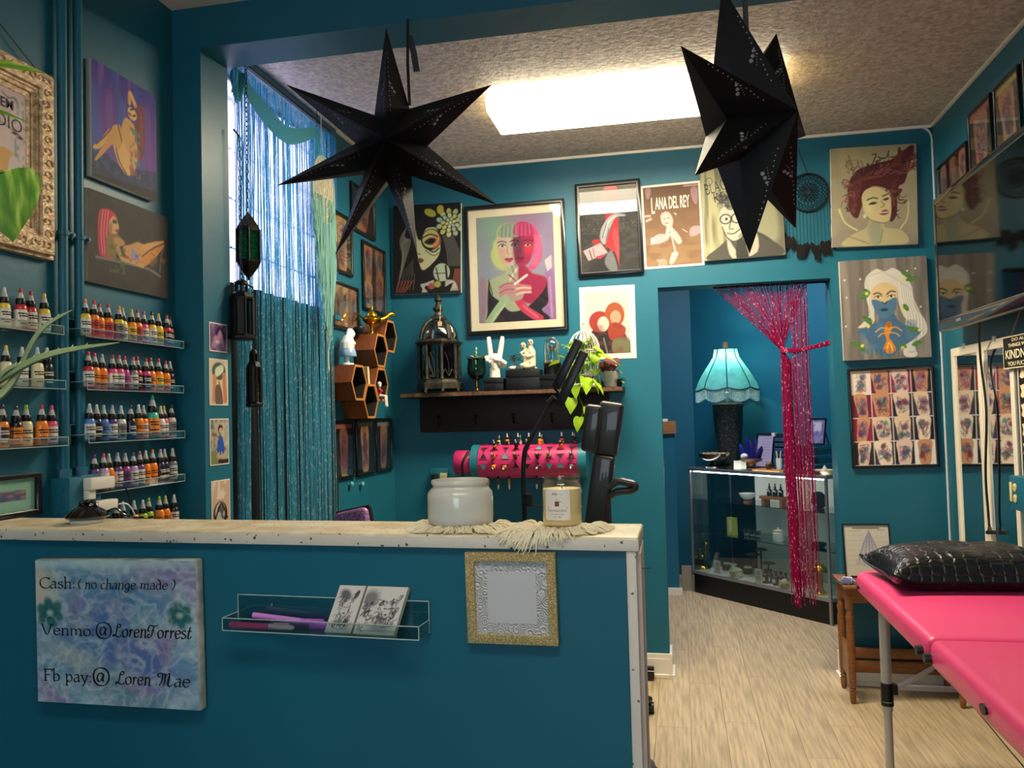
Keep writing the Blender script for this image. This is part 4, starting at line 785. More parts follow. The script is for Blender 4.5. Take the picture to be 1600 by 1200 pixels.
def penned(s, x, y, hgt, parent, z, script=False, mat=None, w=None, thick=.125):
    mb = MB(); cx = 0; sk = .12 if script else 0
    tot = sum(GL[c][0] for c in s); sc = hgt/.8; sx = w/tot if w else sc
    for ch in s:
        W, st = GL[ch]
        for P in st:
            pts = [(cx+px+sk*py, py) for px, py in P]
            if ch == ':' or len(P) == 2 and P[0] == P[1]: pass
            q = cat([(p[0]*sx, p[1]*sc, 0) for p in pts], 5) if len(pts) > 2 else [Vector((p[0]*sx, p[1]*sc, 0)) for p in pts]
            if ch == ':':
                mb.prism([(x+q[0].x+.055*sc*math.cos(a*PI/4), y+q[0].y+.055*sc*math.sin(a*PI/4)) for a in range(8)], z, z+.0004); continue
            L, R_ = [], []
            for i, p in enumerate(q):
                d = q[min(i+1, len(q)-1)]-q[max(i-1, 0)]; d = d.normalized() if d.length else Vector((1, 0, 0)); nrm = Vector((-d.y, d.x, 0))
                an = math.atan2(d.y, d.x); wd = sc*thick*(.34+.66*abs(math.sin(an-math.radians(20))))*.5
                L.append(p+nrm*wd); R_.append(p-nrm*wd)
            n = len(q); mb.add([(x+p.x, y+p.y, z) for p in L]+[(x+p.x, y+p.y, z) for p in R_], [(i, i+1, n+i+1, n+i) for i in range(n-1)])
        cx += W
    o = obj('lettering', mb, mat or INK, parent); o['kind'] = 'stuff'; return o
def a_pour(w, h):
    a = Art(w, h, 170, '7f9fbe', 12); rg = a.rng; full = (0, a.nx, 0, a.ny)
    yy, xx = np.meshgrid(np.linspace(0, 1, a.ny), np.linspace(0, 1, a.nx), indexing='ij')
    def fbm(s, o=4):
        r = 0
        for k in range(o): r = r+vnoise(a.ny, a.nx, s*2**k, s*2**k, rg)*.5**k
        return r/(2-.5**(o-1))
    big = [fbm(3, 5) for _ in range(6)]; wx, wy = fbm(4, 5), fbm(4, 5)
    def vein(f, w_): t = np.abs(np.sin(f*PI*5+wx*9+wy*6)); return np.clip(1-t/w_, 0, 1)
    def blot(i, lo, hi): return np.clip((big[i]-lo)/(hi-lo), 0, 1)
    a.mix(blot(0, .45, .6)*.8, '9494b8', full); a.mix(blot(1, .48, .62)*.75, '5f9cc0', full); a.mix(blot(2, .5, .62)*.8, 'b4cbd6', full); a.mix(blot(3, .54, .64)*.8, '9a88b8', full); a.mix(blot(4, .55, .66)*.6, '4c9aa6', full)
    for cx, cy, rx, ry in [(.6, .2, .13, .07), (.62, .68, .17, .06), (.45, .42, .12, .1), (.36, .63, .2, .05), (.75, .64, .08, .06)]: a.ell(cx, cy, rx, ry, '2c6cb8', 20, soft=.16, al=.75)
    a.mix(vein(big[1], .6)*.4, 'dfe4e4', full); a.mix(vein(big[3], .45)*.45, '3c7f9c', full); a.mix(vein(big[5], .55)*.4, 'c4d8dc', full); a.mix(vein(big[0], .14)*.4, '6a5c9c', full)
    a.ell(.02, .2, .08, .16, 'd8ccb4', soft=.14).ell(.2, .66, .16, .05, 'd6d2c8', 20, soft=.1, al=.55).ell(.3, .02, .4, .015, 'bfe4e8', soft=.05).ell(.8, .62, .03, .08, '8a5aa0', soft=.05, al=.7)
    for fx, fy, k in [(.09, .37, 1), (.9, .37, .85)]:
        for i in range(6): an = i*2*PI/6+.3; a.ell(fx+.045*k*math.cos(an), fy+.05*k*math.sin(an), .045*k, .038*k, '1d5c60', math.degrees(an), soft=.02, al=.9); a.ell(fx+.066*k*math.cos(an+.2), fy+.07*k*math.sin(an+.2), .02*k, .026*k, '2f7a7c', math.degrees(an), soft=.02)
        a.ell(fx, fy, .018, .018, 'a8ccc0', soft=.02)
    a.mix(vein(big[2], .4)*.25, 'cfe0e0', full); return a
R = rect('C', (55, 873), (310, 876), (310, 1110), (58, 1098), .022); m, w, h = R
t = thing('payment_sign', 'blue marbled canvas sign listing ways to pay on the counter front', 'sign', m)
obj('stretched_canvas', MB().box(-w/2, w/2, 0, h, .0, .022), M('marbled_edge', 'd4d0c2', .5, vcol='8a8f90', vs=18), t, bevel=.004, seg=3)
a_pour(w-.004, h-.004).mesh('marbled_paint', M_print('resin_print', .3, 0, .25), t, .0227, y0=.002, gain=1)
for s, x0, y0, hh, ww, sc in [('Cash:', .03, .80, .075, .235, 0), ('( no change made )', .275, .80, .065, .60, 1), ('Venmo:', .035, .475, .075, .345, 0), ('@', .385, .475, .09, .1, 0), ('LorenSorrest', .49, .475, .085, .47, 1),
                            ('Fb pay:', .045, .155, .08, .31, 0), ('@', .36, .155, .1, .105, 0), ('Loren', .50, .155, .085, .215, 1), ('Mae', .745, .155, .085, .2, 1)]:
    penned(s, -w/2+w*x0, h*y0, h*hh, t, .0233, sc, None, w*ww)
# --- gold glitter frame, its print left blank
m, w, h = rect('C', (726, 862), (868, 865), (871, 1009), (730, 1006), .014)
t = thing('gold_picture', 'square gold glitter frame with embossed white paper on the counter', 'picture frame', m); fw = .0165
obj('frame', MB().ring(loop4(-w/2, w/2, 0, h), loop4(-w/2+fw, w/2-fw, fw, h-fw), 0, .014), M('gold_glitter', 'b79c63', .4, metal=.5, bump=.5, bs=700, glit=.3, gs=900, gcol='efe0b0'), t, bevel=.0015)
EMB = bpy.data.materials.new('embossed_paper'); EMB.use_nodes = True; N = EMB.node_tree.nodes; L_ = EMB.node_tree.links; b = N['Principled BSDF']; b.inputs['Base Color'].default_value = lin('cfcbd0')+(1,); b.inputs['Roughness'].default_value = .6
tcn = N.new('ShaderNodeTexCoord'); wv = N.new('ShaderNodeTexVoronoi'); wv.inputs['Scale'].default_value = 60; ma = N.new('ShaderNodeMath'); ma.operation = 'SINE'; mu = N.new('ShaderNodeMath'); mu.operation = 'MULTIPLY'; mu.inputs[1].default_value = 26
bp = N.new('ShaderNodeBump'); bp.inputs['Strength'].default_value = .7; bp.inputs['Distance'].default_value = .002
L_.new(tcn.outputs['Object'], wv.inputs['Vector']); L_.new(wv.outputs['Distance'], mu.inputs[0]); L_.new(mu.outputs[0], ma.inputs[0]); L_.new(ma.outputs[0], bp.inputs['Height']); L_.new(bp.outputs[0], b.inputs['Normal'])
obj('embossed_paper', MB().box(-w/2+fw*.6, w/2-fw*.6, fw*.6, h-fw*.6, .001, .006), EMB, t)
obj('blank_card', MB().box(-w*.27, w*.27, h*.22, h*.78, .006, .0066), M('blank_card', 'c9c6cc', .7), t)
# --- clear shelf with pens and cards
ACR = M_clear('clear_acrylic', 'eef6f6', .16, .04); ACE = M('acrylic_edge', 'b9cccc', .2, spec=.6, alpha=.8)
xl, yb = cpt(350, 984, .05); xr, _ = cpt(656, 998, .05); sw = xr-xl
t = thing('acrylic_tray', 'clear acrylic wall shelf on the counter front', 'shelf', MC @ Matrix.Translation(((xl+xr)/2, yb, 0))); x = sw/2
def tray(t, x, dep, hb, hl, th=.003):
    obj('back_plate', MB().box(-x, x, 0, hb, .0005, th), ACR, t); obj('shelf_floor', MB().box(-x, x, 0, th, th, dep), ACR, t); obj('front_lip', MB().box(-x, x, th, hl, dep-th, dep), ACR, t)
    for s in (-1, 1): obj('end_plate', MB().prism([(th, th), (dep-th, th), (dep-th, hl), (th+.004, hl)], s*x-th/2, s*x+th/2), ACR, t).rotation_euler = (0, -PI/2, 0)
    e = MB(); r = .0011
    for p in ([(-x, hb, th), (x, hb, th)], [(-x, 0, dep), (x, 0, dep)], [(-x, hl, dep), (x, hl, dep)], [(-x, 0, dep), (-x, hl, dep), (-x, hl, th)], [(x, 0, dep), (x, hl, dep), (x, hl, th)], [(-x, 0, th), (-x, hb, th)], [(x, 0, th), (x, hb, th)]): e.tube(p, r, 4)
    o = obj('polished_edges', e, ACE, t); o['kind'] = 'stuff'
for ch in list(t.children): pass
tray(t, x, .055, .058, .024)
for o in t.children:
    if o.name.startswith('end_plate'):
        s = 1 if o.data.vertices[0].co.z > 0 else -1
for k in (-.62, .62): obj('screw', MB().ball((x*k, .04, .0045), (.004, .004, .002), 8, 5), M('chrome', 'c8c8c8', .15, metal=1), t)
MT = t.matrix_world.copy()
def pen(name, label, xa, xb, y, z, dz, col, capcol, ang=0):
    t = thing(name, label, 'pen', MT @ Matrix.Translation((xa, y, z)), 'pens in the clear shelf'); L = xb-xa
    pm = M('pen_'+col, col, .3, coat=.4)
    obj('barrel', MB().tube([(0, 0, 0), (L*.62, dz*.62, 0)], .0058, 10), pm, t, smooth=60)
    obj('cap', MB().tube([(L*.62, dz*.62, 0), (L*.95, dz*.95, 0), (L, dz, 0)], [.0054, .0052, .003], 10), M('pen_'+capcol, capcol, .3, coat=.4), t, smooth=60)
    obj('clip', MB().box(L*.68, L*.92, dz*.8+.004, dz*.8+.0075, -.0015, .0015), MATS['pen_'+capcol], t)
pen('pen', 'hot pink pen with clear tip lying in the front', -x+.012, -x+.15, .0095, .046, 0, 'e8417e', 'd8b8c0')
pen('pen', 'lilac pen lying across the back of the clear shelf', -x+.05, -x+.215, .0245, .026, -.012, 'd88ae6', 'c86ada')
pen('pen', 'dark purple pen lying under the lilac pen', -x+.10, -x+.22, .0085, .028, 0, '4a2c5c', '8a4aa0')
pen('pen', 'black pen with a magenta cap lying at the end', -x+.02, -x+.12, .009, .014, 0, '141216', '8c2c60')
def a_card(k):
    def f(w, h):
        a = Art(w, h, 60, 'd9d0cc', k); g = ['161618', '2c2c30', '6a686c']
        if k == 2: a.ell(.16, .25, .2, .18, '55555a', soft=.15, al=.8)
        else: a.ell(.35, .18, .25, .1, '4a4a50', 30, soft=.12, al=.9)
        cx = .66 if k == 2 else .5; sc = .5 if k == 2 else .8
        a.curls((cx, .52, .24*sc+.08, .26), 46, .2, .02, g, (0, 6), .05, k).ell(cx, .5, .13*sc+.03, .16, 'cfc8c6').line([(cx-.08, .46), (cx-.02, .47)], .025, '222226').line([(cx+.03, .47), (cx+.09, .46)], .025, '222226').ell(cx, .6, .04, .02, '2a1c20')
        if k == 2: a.curls((.14, .62, .1, .25), 20, .15, .02, g, (0, 6), .04, 8).line([(.36, .02), (.36, .78)], .012, 'b4acaa').ell(.62, .86, .3, .1, '6a686c', soft=.1, al=.7)
        else: a.curls((.5, .86, .3, .08), 26, .18, .02, g, (0, 6), .04, 9).ell(.8, .17, .08, .1, '4a4a4e', 20)
        return a
    return f
for k, (u0, u1, lb) in enumerate([(507, 550, 'upright stack of cards printed with one grey tattoo sketch'), (551, 617, 'upright wider card stack printed with two grey tattoo sketches')]):
    ca, cb = cpt(u0, 991, .04)[0], cpt(u1, 993, .04)[0]; w = cb-ca-.003; h = .088
    mm = MC @ Matrix.Translation(((ca+cb)/2+.004, yb+.0035, .046)) @ Matrix.Rotation(math.radians(-13), 4, 'Z') @ Matrix.Rotation(math.radians(-20), 4, 'X')
    mm = MC @ Matrix.Translation(((ca+cb)/2+.002, yb+.0045, .047)) @ Matrix.Rotation(math.radians(-24), 4, 'X')
    t = thing('card_stack', lb, 'cards', mm, 'card stacks'); sh = .0
    mb = MB(); sk = .016
    mb.add([(-w/2, 0, 0), (w/2, 0, 0), (w/2+sk, h, 0), (-w/2+sk, h, 0), (-w/2, 0, -.012), (w/2, 0, -.012), (w/2+sk, h, -.012), (-w/2+sk, h, -.012)], [(0, 1, 2, 3), (7, 6, 5, 4), (0, 4, 5, 1), (1, 5, 6, 2), (2, 6, 7, 3), (3, 7, 4, 0)])
    obj('cards', mb, PAPER, t)
    o = a_card(k+1)(w*.94, h*.95).mesh('printed_face', PRINT, t, .0006, y0=h*.025, gain=1)
    me = o.data
    for v in me.vertices: v.co.x += sk*v.co.y/h
# --- jars on fringed mats
GLASSJ = M('frosted_white_glass', 'e6e2da', .25, trans=.0, coat=.6, transl=.25)
def cmat(u, dz, zz=CH, off=0): p = CO+CE*u-CN*dz; return Matrix.Translation((p.x, p.y, zz)) @ Matrix.Rotation(CANG, 4, 'Z')
def jar_x(u): return onP(u, 815, CO-CN*.085, CN)
def mat_fringe(name, label, P, rx, ry, tassels, seed):
    t = thing(name, label, 'mat', Matrix.Translation((P.x, P.y, CH)) @ Matrix.Rotation(CANG, 4, 'Z'), 'fringed mats'); rg = random.Random(seed)
    cm = M('cream_cotton', 'f6e8c8', .9, bump=.3, bs=200)
    mb = MB()
    for k in range(5): r = 1-.18*k; mb.tube([(rx*r*math.cos(a*PI/14), ry*r*math.sin(a*PI/14), .0034) for a in range(29)], .0034, 5)
    o = obj('woven_centre', mb, cm, t, smooth=60); o['kind'] = 'stuff'
    for deg, L, n, spread in tassels:
        fr = MB(); a = math.radians(deg); root = Vector((rx*math.cos(a), ry*math.sin(a), .004))
        fr.tube([root*.8+Vector((0, 0, .002)), root+Vector((0, 0, .004))], .005, 6)
        for i in range(n):
            b = a+rg.gauss(0, spread); d = Vector((math.cos(b), math.sin(b), 0)); l = L*rg.uniform(.75, 1.1); hump = rg.uniform(.004, .013); pts = []
            sd = Vector((-d.y, d.x, 0))*rg.uniform(-.006, .006)
            for k in range(7):
                f = k/6; q = root+d*(l*f)+sd*math.sin(f*PI); over = -q.y-.095
                if over > 0: q.y = -.0965-over*.18-rg.uniform(0, .002); q.z = .003+hump*.3-over*rg.uniform(.95, 1.1)
                else: q.z = .002+hump*math.sin(min(1, f*1.1)*PI)*.8+.001
                if q.y > .085: q.y = .085
                pts.append(q)
            fr.tube(pts, [.0016, .0017, .0016, .0015, .0013, .0011, .0007], 4)
        o = obj('tassel', fr, cm, t, smooth=80); o['kind'] = 'stuff'
P1 = jar_x(720); P2 = jar_x(879)
mat_fringe('fringed_mat', 'cream cotton fringed mat under the wide white jar', P1, .064, .058, [(d, .046 if abs(d-270) > 30 else .034, 26, .22) for d in (150, 168, 186, 203, 220, 238, 256, 274, 292, 308)]+[(318, .062, 34, .12), (335, .05, 22, .2), (0, .05, 20, .2), (20, .045, 18, .25), (130, .04, 16, .2)], 1)
mat_fringe('fringed_mat', 'cream cotton fringed mat under the labelled candle', P2+CE*-.004, .05, .06, [(d, .05, 30, .2) for d in (160, 180, 198, 270, 288, 304, 320, 336, 352, 8)]+[(216, .078, 44, .16), (230, .085, 50, .16), (244, .075, 46, .18), (257, .055, 36, .2)], 2)
t = thing('candle_jar', 'wide squat frosted white glass jar on a fringed mat', 'jar', Matrix.Translation((P1.x, P1.y, CH+.0075)))
obj('glass_body', MB().lathe([(.05, 0), (.059, .002), (.0635, .008), (.0645, .02), (.0645, .055), (.063, .064), (.057, .071), (.0535, .074), (.0535, .078), (.056, .080), (.0565, .0825), (.0565, .086), (.0555, .088), (.0525, .088), (.0515, .078), (.055, .07), (.0615, .062), (.062, .02), (.055, .008)], 48), GLASSJ, t, smooth=60)
obj('wax', MB().lathe([(.056, .006), (.061, .02), (.061, .052), (.0, .052)], 32, caps=False), M('white_wax', 'e6e0d2', .6), t, smooth=60)
t = thing('scented_candle', 'cream candle in a straight glass jar with printed paper label', 'candle', Matrix.Translation((P2.x, P2.y, CH+.0075)))
obj('glass_jar', MB().lathe([(.031, 0), (.036, .001), (.0378, .005), (.0378, .074), (.0365, .08), (.0345, .082), (.0345, .084), (.0358, .0855), (.0358, .0945), (.035, .096), (.0335, .096), (.0332, .082), (.0362, .078), (.0365, .006), (.03, .003)], 40), M_clear('clear_jar_glass', 'fffdf6', .07, .02), t, smooth=60)
obj('wax', MB().lathe([(.0, .003), (.034, .003), (.0361, .007), (.0361, .070), (.0, .070)], 36, caps=False), M('ivory_wax', 'f8e8bc', .5, transl=.2), t, smooth=60)
obj('wick', MB().cyl((0, 0, .066), (.001, 0, .074), .0008, n=5), BLK, t)
mb = MB(); ns = 12; a0, a1 = -PI/2-.70+CANG+.0, -PI/2+.55
for i in range(ns+1):
    a = a0+(a1-a0)*i/ns
    for z in (.014, .071): mb.v.append(Vector((.0382*math.cos(a), .0382*math.sin(a), z)))
mb.f = [(2*i, 2*i+2, 2*i+3, 2*i+1) for i in range(ns)]; lab = obj('paper_label', mb, M('label_paper', 'e9ddd3', .7), t, smooth=60)
def wrap_text(s, hgt, wid, zc, ac, mat, R, parent):
    o = text_geo(s, wid, hgt, None, mat, -wid/2, zc, 0); o.parent = parent
    for v in o.data.vertices:
        a = ac+v.co.x/R; v.co = (R*math.cos(a), R*math.sin(a), v.co.y)
    return o
ac = (a0+a1)/2; bm_ = M('brown_print', '6a4a42', .8)
wrap_text('PEACH MANGO POPSICLE', .004, .036, .030, ac, bm_, .0384, lab); wrap_text('Candle Wax', .002, .026, .0245, ac, bm_, .0384, lab); wrap_text('7 oz | 198 g', .0032, .016, .0185, ac, bm_, .0384, lab)
mb = MB(); mb.box(-.004, .004, .040, .049, 0, .0003); mb.box(-.0006, .0006, .051, .053, 0, .0003); mb.box(.004, .008, .048, .049, 0, .0003); mb.tube([(-.01, .062, 0), (-.004, .0645, 0), (.002, .062, 0), (-.003, .061, 0), (-.009, .063, 0), (.01, .0622, 0)], .0005, 4); mb.box(-.019, .019, .036, .0385, 0, .0003)
for i, v in enumerate(mb.v): a = ac+v.x/.0384; mb.v[i] = Vector(((.0384+v.z)*math.cos(a), (.0384+v.z)*math.sin(a), v.y))
o = obj('label_drawing', mb, bm_, lab); o['kind'] = 'stuff'
# --- glossy black warmer at the left end
P = onZ(131, 817, CH+.001); P = CO+CE*((P-CO).dot(CE))-CN*.10
t = thing('wax_warmer', 'glossy black dome with curled handle on a white foot', 'wax warmer', Matrix.Translation((P.x, P.y, CH)))
GBK = M('gloss_black', '0a0a0b', .06, coat=1)
obj('foot', MB().lathe([(.034, 0), (.037, .003), (.037, .008), (.034, .010)], 32), M('white_foot', 'd8d4cc', .3), t, smooth=50)
obj('dome', MB().lathe([(.036, .009), (.045, .012), (.049, .016), (.044, .021), (.034, .029), (.02, .037), (.008, .041), (.001, .042)], 40), GBK, t, smooth=60)
obj('handle', MB().tube(cat([(-.022, .0, .036), (-.012, -.004, .046), (-.004, .006, .043), (.004, -.004, .049), (.014, .004, .046), (.022, 0, .037)], 6), .0042, 8), GBK, t, smooth=60)
obj('cord', MB().tube(cat([(.03, .02, .02), (.05, .03, .028), (.062, .045, .012), (.075, .055, .004), (.1, .06, .004)], 6), .003, 6), GBK, t, smooth=60)

# ------------------------------------------------------------ ink bottles on clear wall shelves
def proto_mesh(name, mb, smooth=50):
    o = obj(name, mb, BLK, None, smooth=smooth); me = o.data; bpy.data.objects.remove(o); return me
BM = {'bottle_body': proto_mesh('bottle_body', MB().lathe([(.012, 0), (.0138, .001), (.0142, .004), (.0142, .050), (.0128, .057), (.0095, .061)], 16)),
      'collar': proto_mesh('collar', MB().lathe([(.0108, .0605), (.0112, .062), (.0108, .074), (.0098, .0755)], 14)),
      'nozzle': proto_mesh('nozzle', MB().lathe([(.0078, .0755), (.006, .084), (.0034, .093), (.0028, .094)], 12)),
      'nozzle_tip': proto_mesh('nozzle_tip', MB().lathe([(.0045, .0885), (.0042, .094), (.0036, .099), (.0016, .101)], 10))}
mb = MB()
for i in range(11):
    a = math.radians(-150+300*i/10)
    for z in (.006, .047): mb.v.append(Vector((.0146*math.cos(a), .0146*math.sin(a), z)))
mb.f = [(2*i, 2*i+2, 2*i+3, 2*i+1) for i in range(10)]; BM['label'] = proto_mesh('label', mb)
mb = MB()
for zz, a0, a1 in ((.036, -60, 40), (.030, -50, 55), (.018, -60, 30), (.012, -40, 20)):
    k = len(mb.v)
    for i in range(5):
        a = math.radians(a0+(a1-a0)*i/4)
        for z in (zz, zz+.0035): mb.v.append(Vector((.0148*math.cos(a), .0148*math.sin(a), z)))
    mb.f += [(k+2*i, k+2*i+2, k+2*i+3, k+2*i+1) for i in range(4)]
BM['label_print'] = proto_mesh('label_print', mb)
CN_ = {'o': ('orange', 'ef8420'), 'r': ('red', 'c22c34'), 'y': ('yellow', 'e4c13c'), 'w': ('white', 'dcd6cc'), 'g': ('grey', '77777a'), 'p': ('pink', 'd94a7c'), 'm': ('magenta', 'a83a8c'), 'k': ('black', '17171a'), 'b': ('blue', '4a7cc4'),
       'n': ('navy', '20264a'), 't': ('teal', '3cb8a0'), 'u': ('purple', '5a3474'), 'l': ('lilac', 'b49ac4'), 'c': ('cream', 'e4d8b0'), 'e': ('lime green', '9ab82c'), 'd': ('brown', '3a2220'), 's': ('pale blue', 'a8c8e0'), 'z': ('clear', 'cfd2d2')}
def pm(c, kind): return M('ink_'+kind+'_'+CN_[c][0].replace(' ', '_'), CN_[c][1], .35 if kind != 'tip' else .3, coat=.3)
def bottle(P, ry, code, where, scale=1.0, group='ink bottles on the wall shelves'):
    body, lab, tip = code; t = thing('ink_bottle', '', 'bottle', Matrix.Translation(P) @ Matrix.Rotation(ry, 4, 'Z') @ Matrix.Scale(scale, 4), group)
    nb, nl, nt_ = CN_[body][0], CN_[lab][0], CN_[tip][0]
    t['label'] = f'{nb} ink bottle with {nl} label and {nt_} tip, {where}'
    parts = [('bottle_body', pm(body, 'body')), ('label', pm(lab, 'label')), ('collar', BLK), ('nozzle', M('nozzle_plastic', 'd2d0cc', .35, transl=.3)), ('nozzle_tip', pm(tip, 'tip'))]
    parts.append(('label_print', M('label_print_dark', '2e2a2a', .7) if lab not in 'knd' else M('label_print_light', 'cfcac2', .7)))
    for nm, mt in parts:
        o = bpy.data.objects.new(nm, BM[nm]); COL.objects.link(o); o.parent = t; o.material_slots[0].link = 'OBJECT'; o.material_slots[0].material = mt
    return t
SH = [  # right end px, right end y, left end px, left end y, bottles, where
 ((135, 527), (287, 543), 'ywo orr oor orr ygo ywy oyy orr pwr ywk yyy rkr rdd'.split(), 'highest shelf beside the pier'),
 ((137, 610), (287, 613), 'rwr oop ool pwr pwp mmr gwp rkr pkr oor oyr oor nkz'.split(), 'second shelf beside the pier'),
 ((139, 691), (289, 685), 'bws nkz bbs uwl wgs knn oow ows nkk wwc pwy wgk'.split(), 'third shelf beside the pier'),
 ((150, 773), (289, 750), 'uou lwp oow uwl mul lwu uwp ooz ooo nkl nkw gwz'.split(), 'fourth shelf beside the pier'),
 ((152, 853), (290, 824), 'kkz nkz gkz kkz ogz ekz eke ooe ooy kwz'.split(), 'lowest shelf beside the pier'),
 ((-60, 500), (100, 523), 'yyy bws bwz wwz ywz rwr rwr ywy'.split(), 'highest shelf beneath the gold frame'),
 ((-60, 607), (103, 608), 'ccc wwc cwz wws ccy wwz ccs kkw'.split(), 'middle shelf beneath the gold frame'),
 ((-60, 712), (107, 696), 'oor ywk rwr okd odd kod cce oor pwp'.split(), 'lowest shelf beneath the gold frame')]
for (a, b, codes, where) in SH:
    A = onX(a[0], a[1], XL+.06); B = onX(b[0], b[1], XL+.06)
    if a[0] < 0: A = Vector((B.x, B.y-.38, B.z))
    zz = (A.z+B.z)/2; L = B.y-A.y; t = thing('ink_shelf', 'clear acrylic ledge of ink bottles, '+where, 'shelf', wallM('L', (XL, (A.y+B.y)/2, zz)), 'clear ink shelves')
    tray(t, L/2, .06, .05, .022)
    n = len(codes); gap = (L-.02)/n; rg = random.Random(n*7+len(where))
    for i, c in enumerate(codes):
        if where.startswith('third') and i == 8: continue
        bottle(Vector((XL+.032+rg.uniform(-.008, .008), A.y+.014+gap*(i+.5), zz+.0035)), rg.uniform(-.6, .1), c, where, rg.uniform(.97, 1.03))
    if where.startswith('third'): bottle(Vector((XL+.034, A.y+.014+gap*8.5, zz+.0035)), -.3, 'tot', where+', tallest', 1.3)
# ------------------------------------------------------------ conduits, boxes and plugs on the left wall
def conduit(name, label, u0, u1, vend):
    P0 = onX(u0, 0, XL+.02); P1 = onX(u1, vend, XL+.02); yy = (P0.y+P1.y)/2
    t = thing(name, label, 'pipe', Matrix.Translation((XL+.02, yy, P1.z)), 'painted conduits')
    obj('pipe', MB().cyl((0, 0, 0), (0, 0, ZF-P1.z-.001), .0125, n=16), TEAL, t, smooth=60)
    obj('coupling', MB().cyl((0, 0, -.006), (0, 0, .016), .018, n=6), TEAL, t)
    zc = onX(104, 366, XL+.02).z-P1.z
    obj('strap', MB().cyl((0, 0, zc-.006), (0, 0, zc+.006), .0155, n=16).box(-.006, .006, .014, .034, zc-.006, zc+.006), TEAL, t); obj('screw', MB().cyl((.0, .026, zc), (.014, .026, zc), .005, n=8), TEAL, t)
    return yy, P1.z
yA, zA = conduit('conduit', 'teal painted conduit beside the gold frame', 91, 106, 742); yB, zB = conduit('conduit', 'teal painted conduit beside the ink shelves', 117, 130, 738)
t = thing('junction_box', 'teal painted switch box with round knockouts under the conduits', 'electrical box', Matrix.Translation((XL, yA-.0, zA-.006)))
obj('box', MB().box(.0, .06, -.03, .022, -.17, 0), TEAL, t, bevel=.002)
for k in range(3): obj('knockout', MB().ring([(.012*math.cos(a*PI/8), .012*math.sin(a*PI/8)) for a in range(16)], [(.0095*math.cos(a*PI/8), .0095*math.sin(a*PI/8)) for a in range(16)], 0, .002), TEAL, t).matrix_local = Matrix.Translation((.03, -.03, -.03-.042*k)) @ Matrix.Rotation(PI/2, 4, 'X')
t = thing('outlet_box', 'teal painted outlet box behind the white chargers', 'electrical box', Matrix.Translation((XL, yB+.01, zB-.006)))
obj('box', MB().box(0, .05, -.045, .03, -.13, 0), TEAL, t, bevel=.003); obj('cover_plate', MB().box(.05, .053, -.042, .027, -.125, -.005), TEAL, t, bevel=.001)
WP = M('white_plastic', 'e2dcd0', .35)
t = thing('charger', 'large white charger block plugged into the outlet box', 'charger', Matrix.Translation((XL+.0545, yB+.005, zB-.045)))
obj('block', MB().box(0, .03, -.045, .05, .0, .032), WP, t, bevel=.004); obj('plug', MB().box(0, .02, -.042, -.014, -.025, .0), WP, t, bevel=.003)
obj('cable', MB().tube(cat([(.03, .05, .012), (.032, .085, .0), (.03, .115, -.06), (.028, .13, -.14)], 6), .0018, 5), BLK, t, smooth=60)
t = thing('charger', 'small white cube charger with a white cable under the block', 'charger', Matrix.Translation((XL+.0545, yB+.02, zB-.093)))
obj('block', MB().box(0, .028, -.03, .05, -.012, .016), WP, t, bevel=.004); obj('cable', MB().tube(cat([(.028, .05, .0), (.04, .075, -.005), (.045, .10, -.05), (.04, .115, -.14)], 6), .0022, 5), WP, t, smooth=60)
def blobby(name, mb, voxel, mat, parent=None, smooth_it=4):
    """overlapping forms fused into one continuous surface"""
    o = obj(name, mb, mat, None); md = o.modifiers.new('r', 'REMESH'); md.mode = 'VOXEL'; md.voxel_size = voxel
    sm = o.modifiers.new('s', 'SMOOTH'); sm.iterations = smooth_it; sm.factor = .5
    bpy.context.view_layer.update(); dg = bpy.context.evaluated_depsgraph_get()
    me = bpy.data.meshes.new_from_object(o.evaluated_get(dg)); o.modifiers.clear(); o.data = me
    me.polygons.foreach_set('use_smooth', [True]*len(me.polygons)); me.materials.clear(); me.materials.append(mat); o.parent = parent; return o
DMET = M('dark_bronze', '1d1a18', .45, metal=.6, bump=.15, bs=120)
# ------------------------------------------------------------ black cloth, string curtain and swag at the window
ya, yb_ = 2.62, onX(516, 520, XL+.02).y
mb = MB(); nu, nv = 90, 12
for j in range(nv+1):
    z = .25+(WZ0+.01-.25)*j/nv; ye = onX(530, 805, XL+.02).y+(yb_-onX(530, 805, XL+.02).y)*max(0, (z-1.2)/.72)
    for i in range(nu+1):
        u = i/nu; mb.v.append(Vector((XL+.018+.009*math.sin(u*60+math.sin(j*.7))+.003*math.sin(u*23), ya+(ye-ya)*u, z)))
mb.f = [(j*(nu+1)+i, j*(nu+1)+i+1, (j+1)*(nu+1)+i+1, (j+1)*(nu+1)+i) for j in range(nv) for i in range(nu)]
tag(obj('black_drape', mb, M('black_cloth', '0a0b0d', .9), smooth=170), 'plain black cloth hung under the glass block window', 'curtain')
STR = M('teal_tinsel', '6cc0d6', .35, metal=.05, transl=.68, glit=.09, gs=300, gcol='e4f6fa', stretch=(1, 1, .35))
rg = random.Random(3); mb = MB(); NS = 150
cx0 = XL+.055; yA_ = onX(366, 300, cx0).y; yB2 = onX(497, 300, cx0).y; yBb = onX(519, 700, cx0).y
y38, y40 = onX(388, 700, cx0).y, onX(407, 700, cx0).y; ztop = ZC-.05
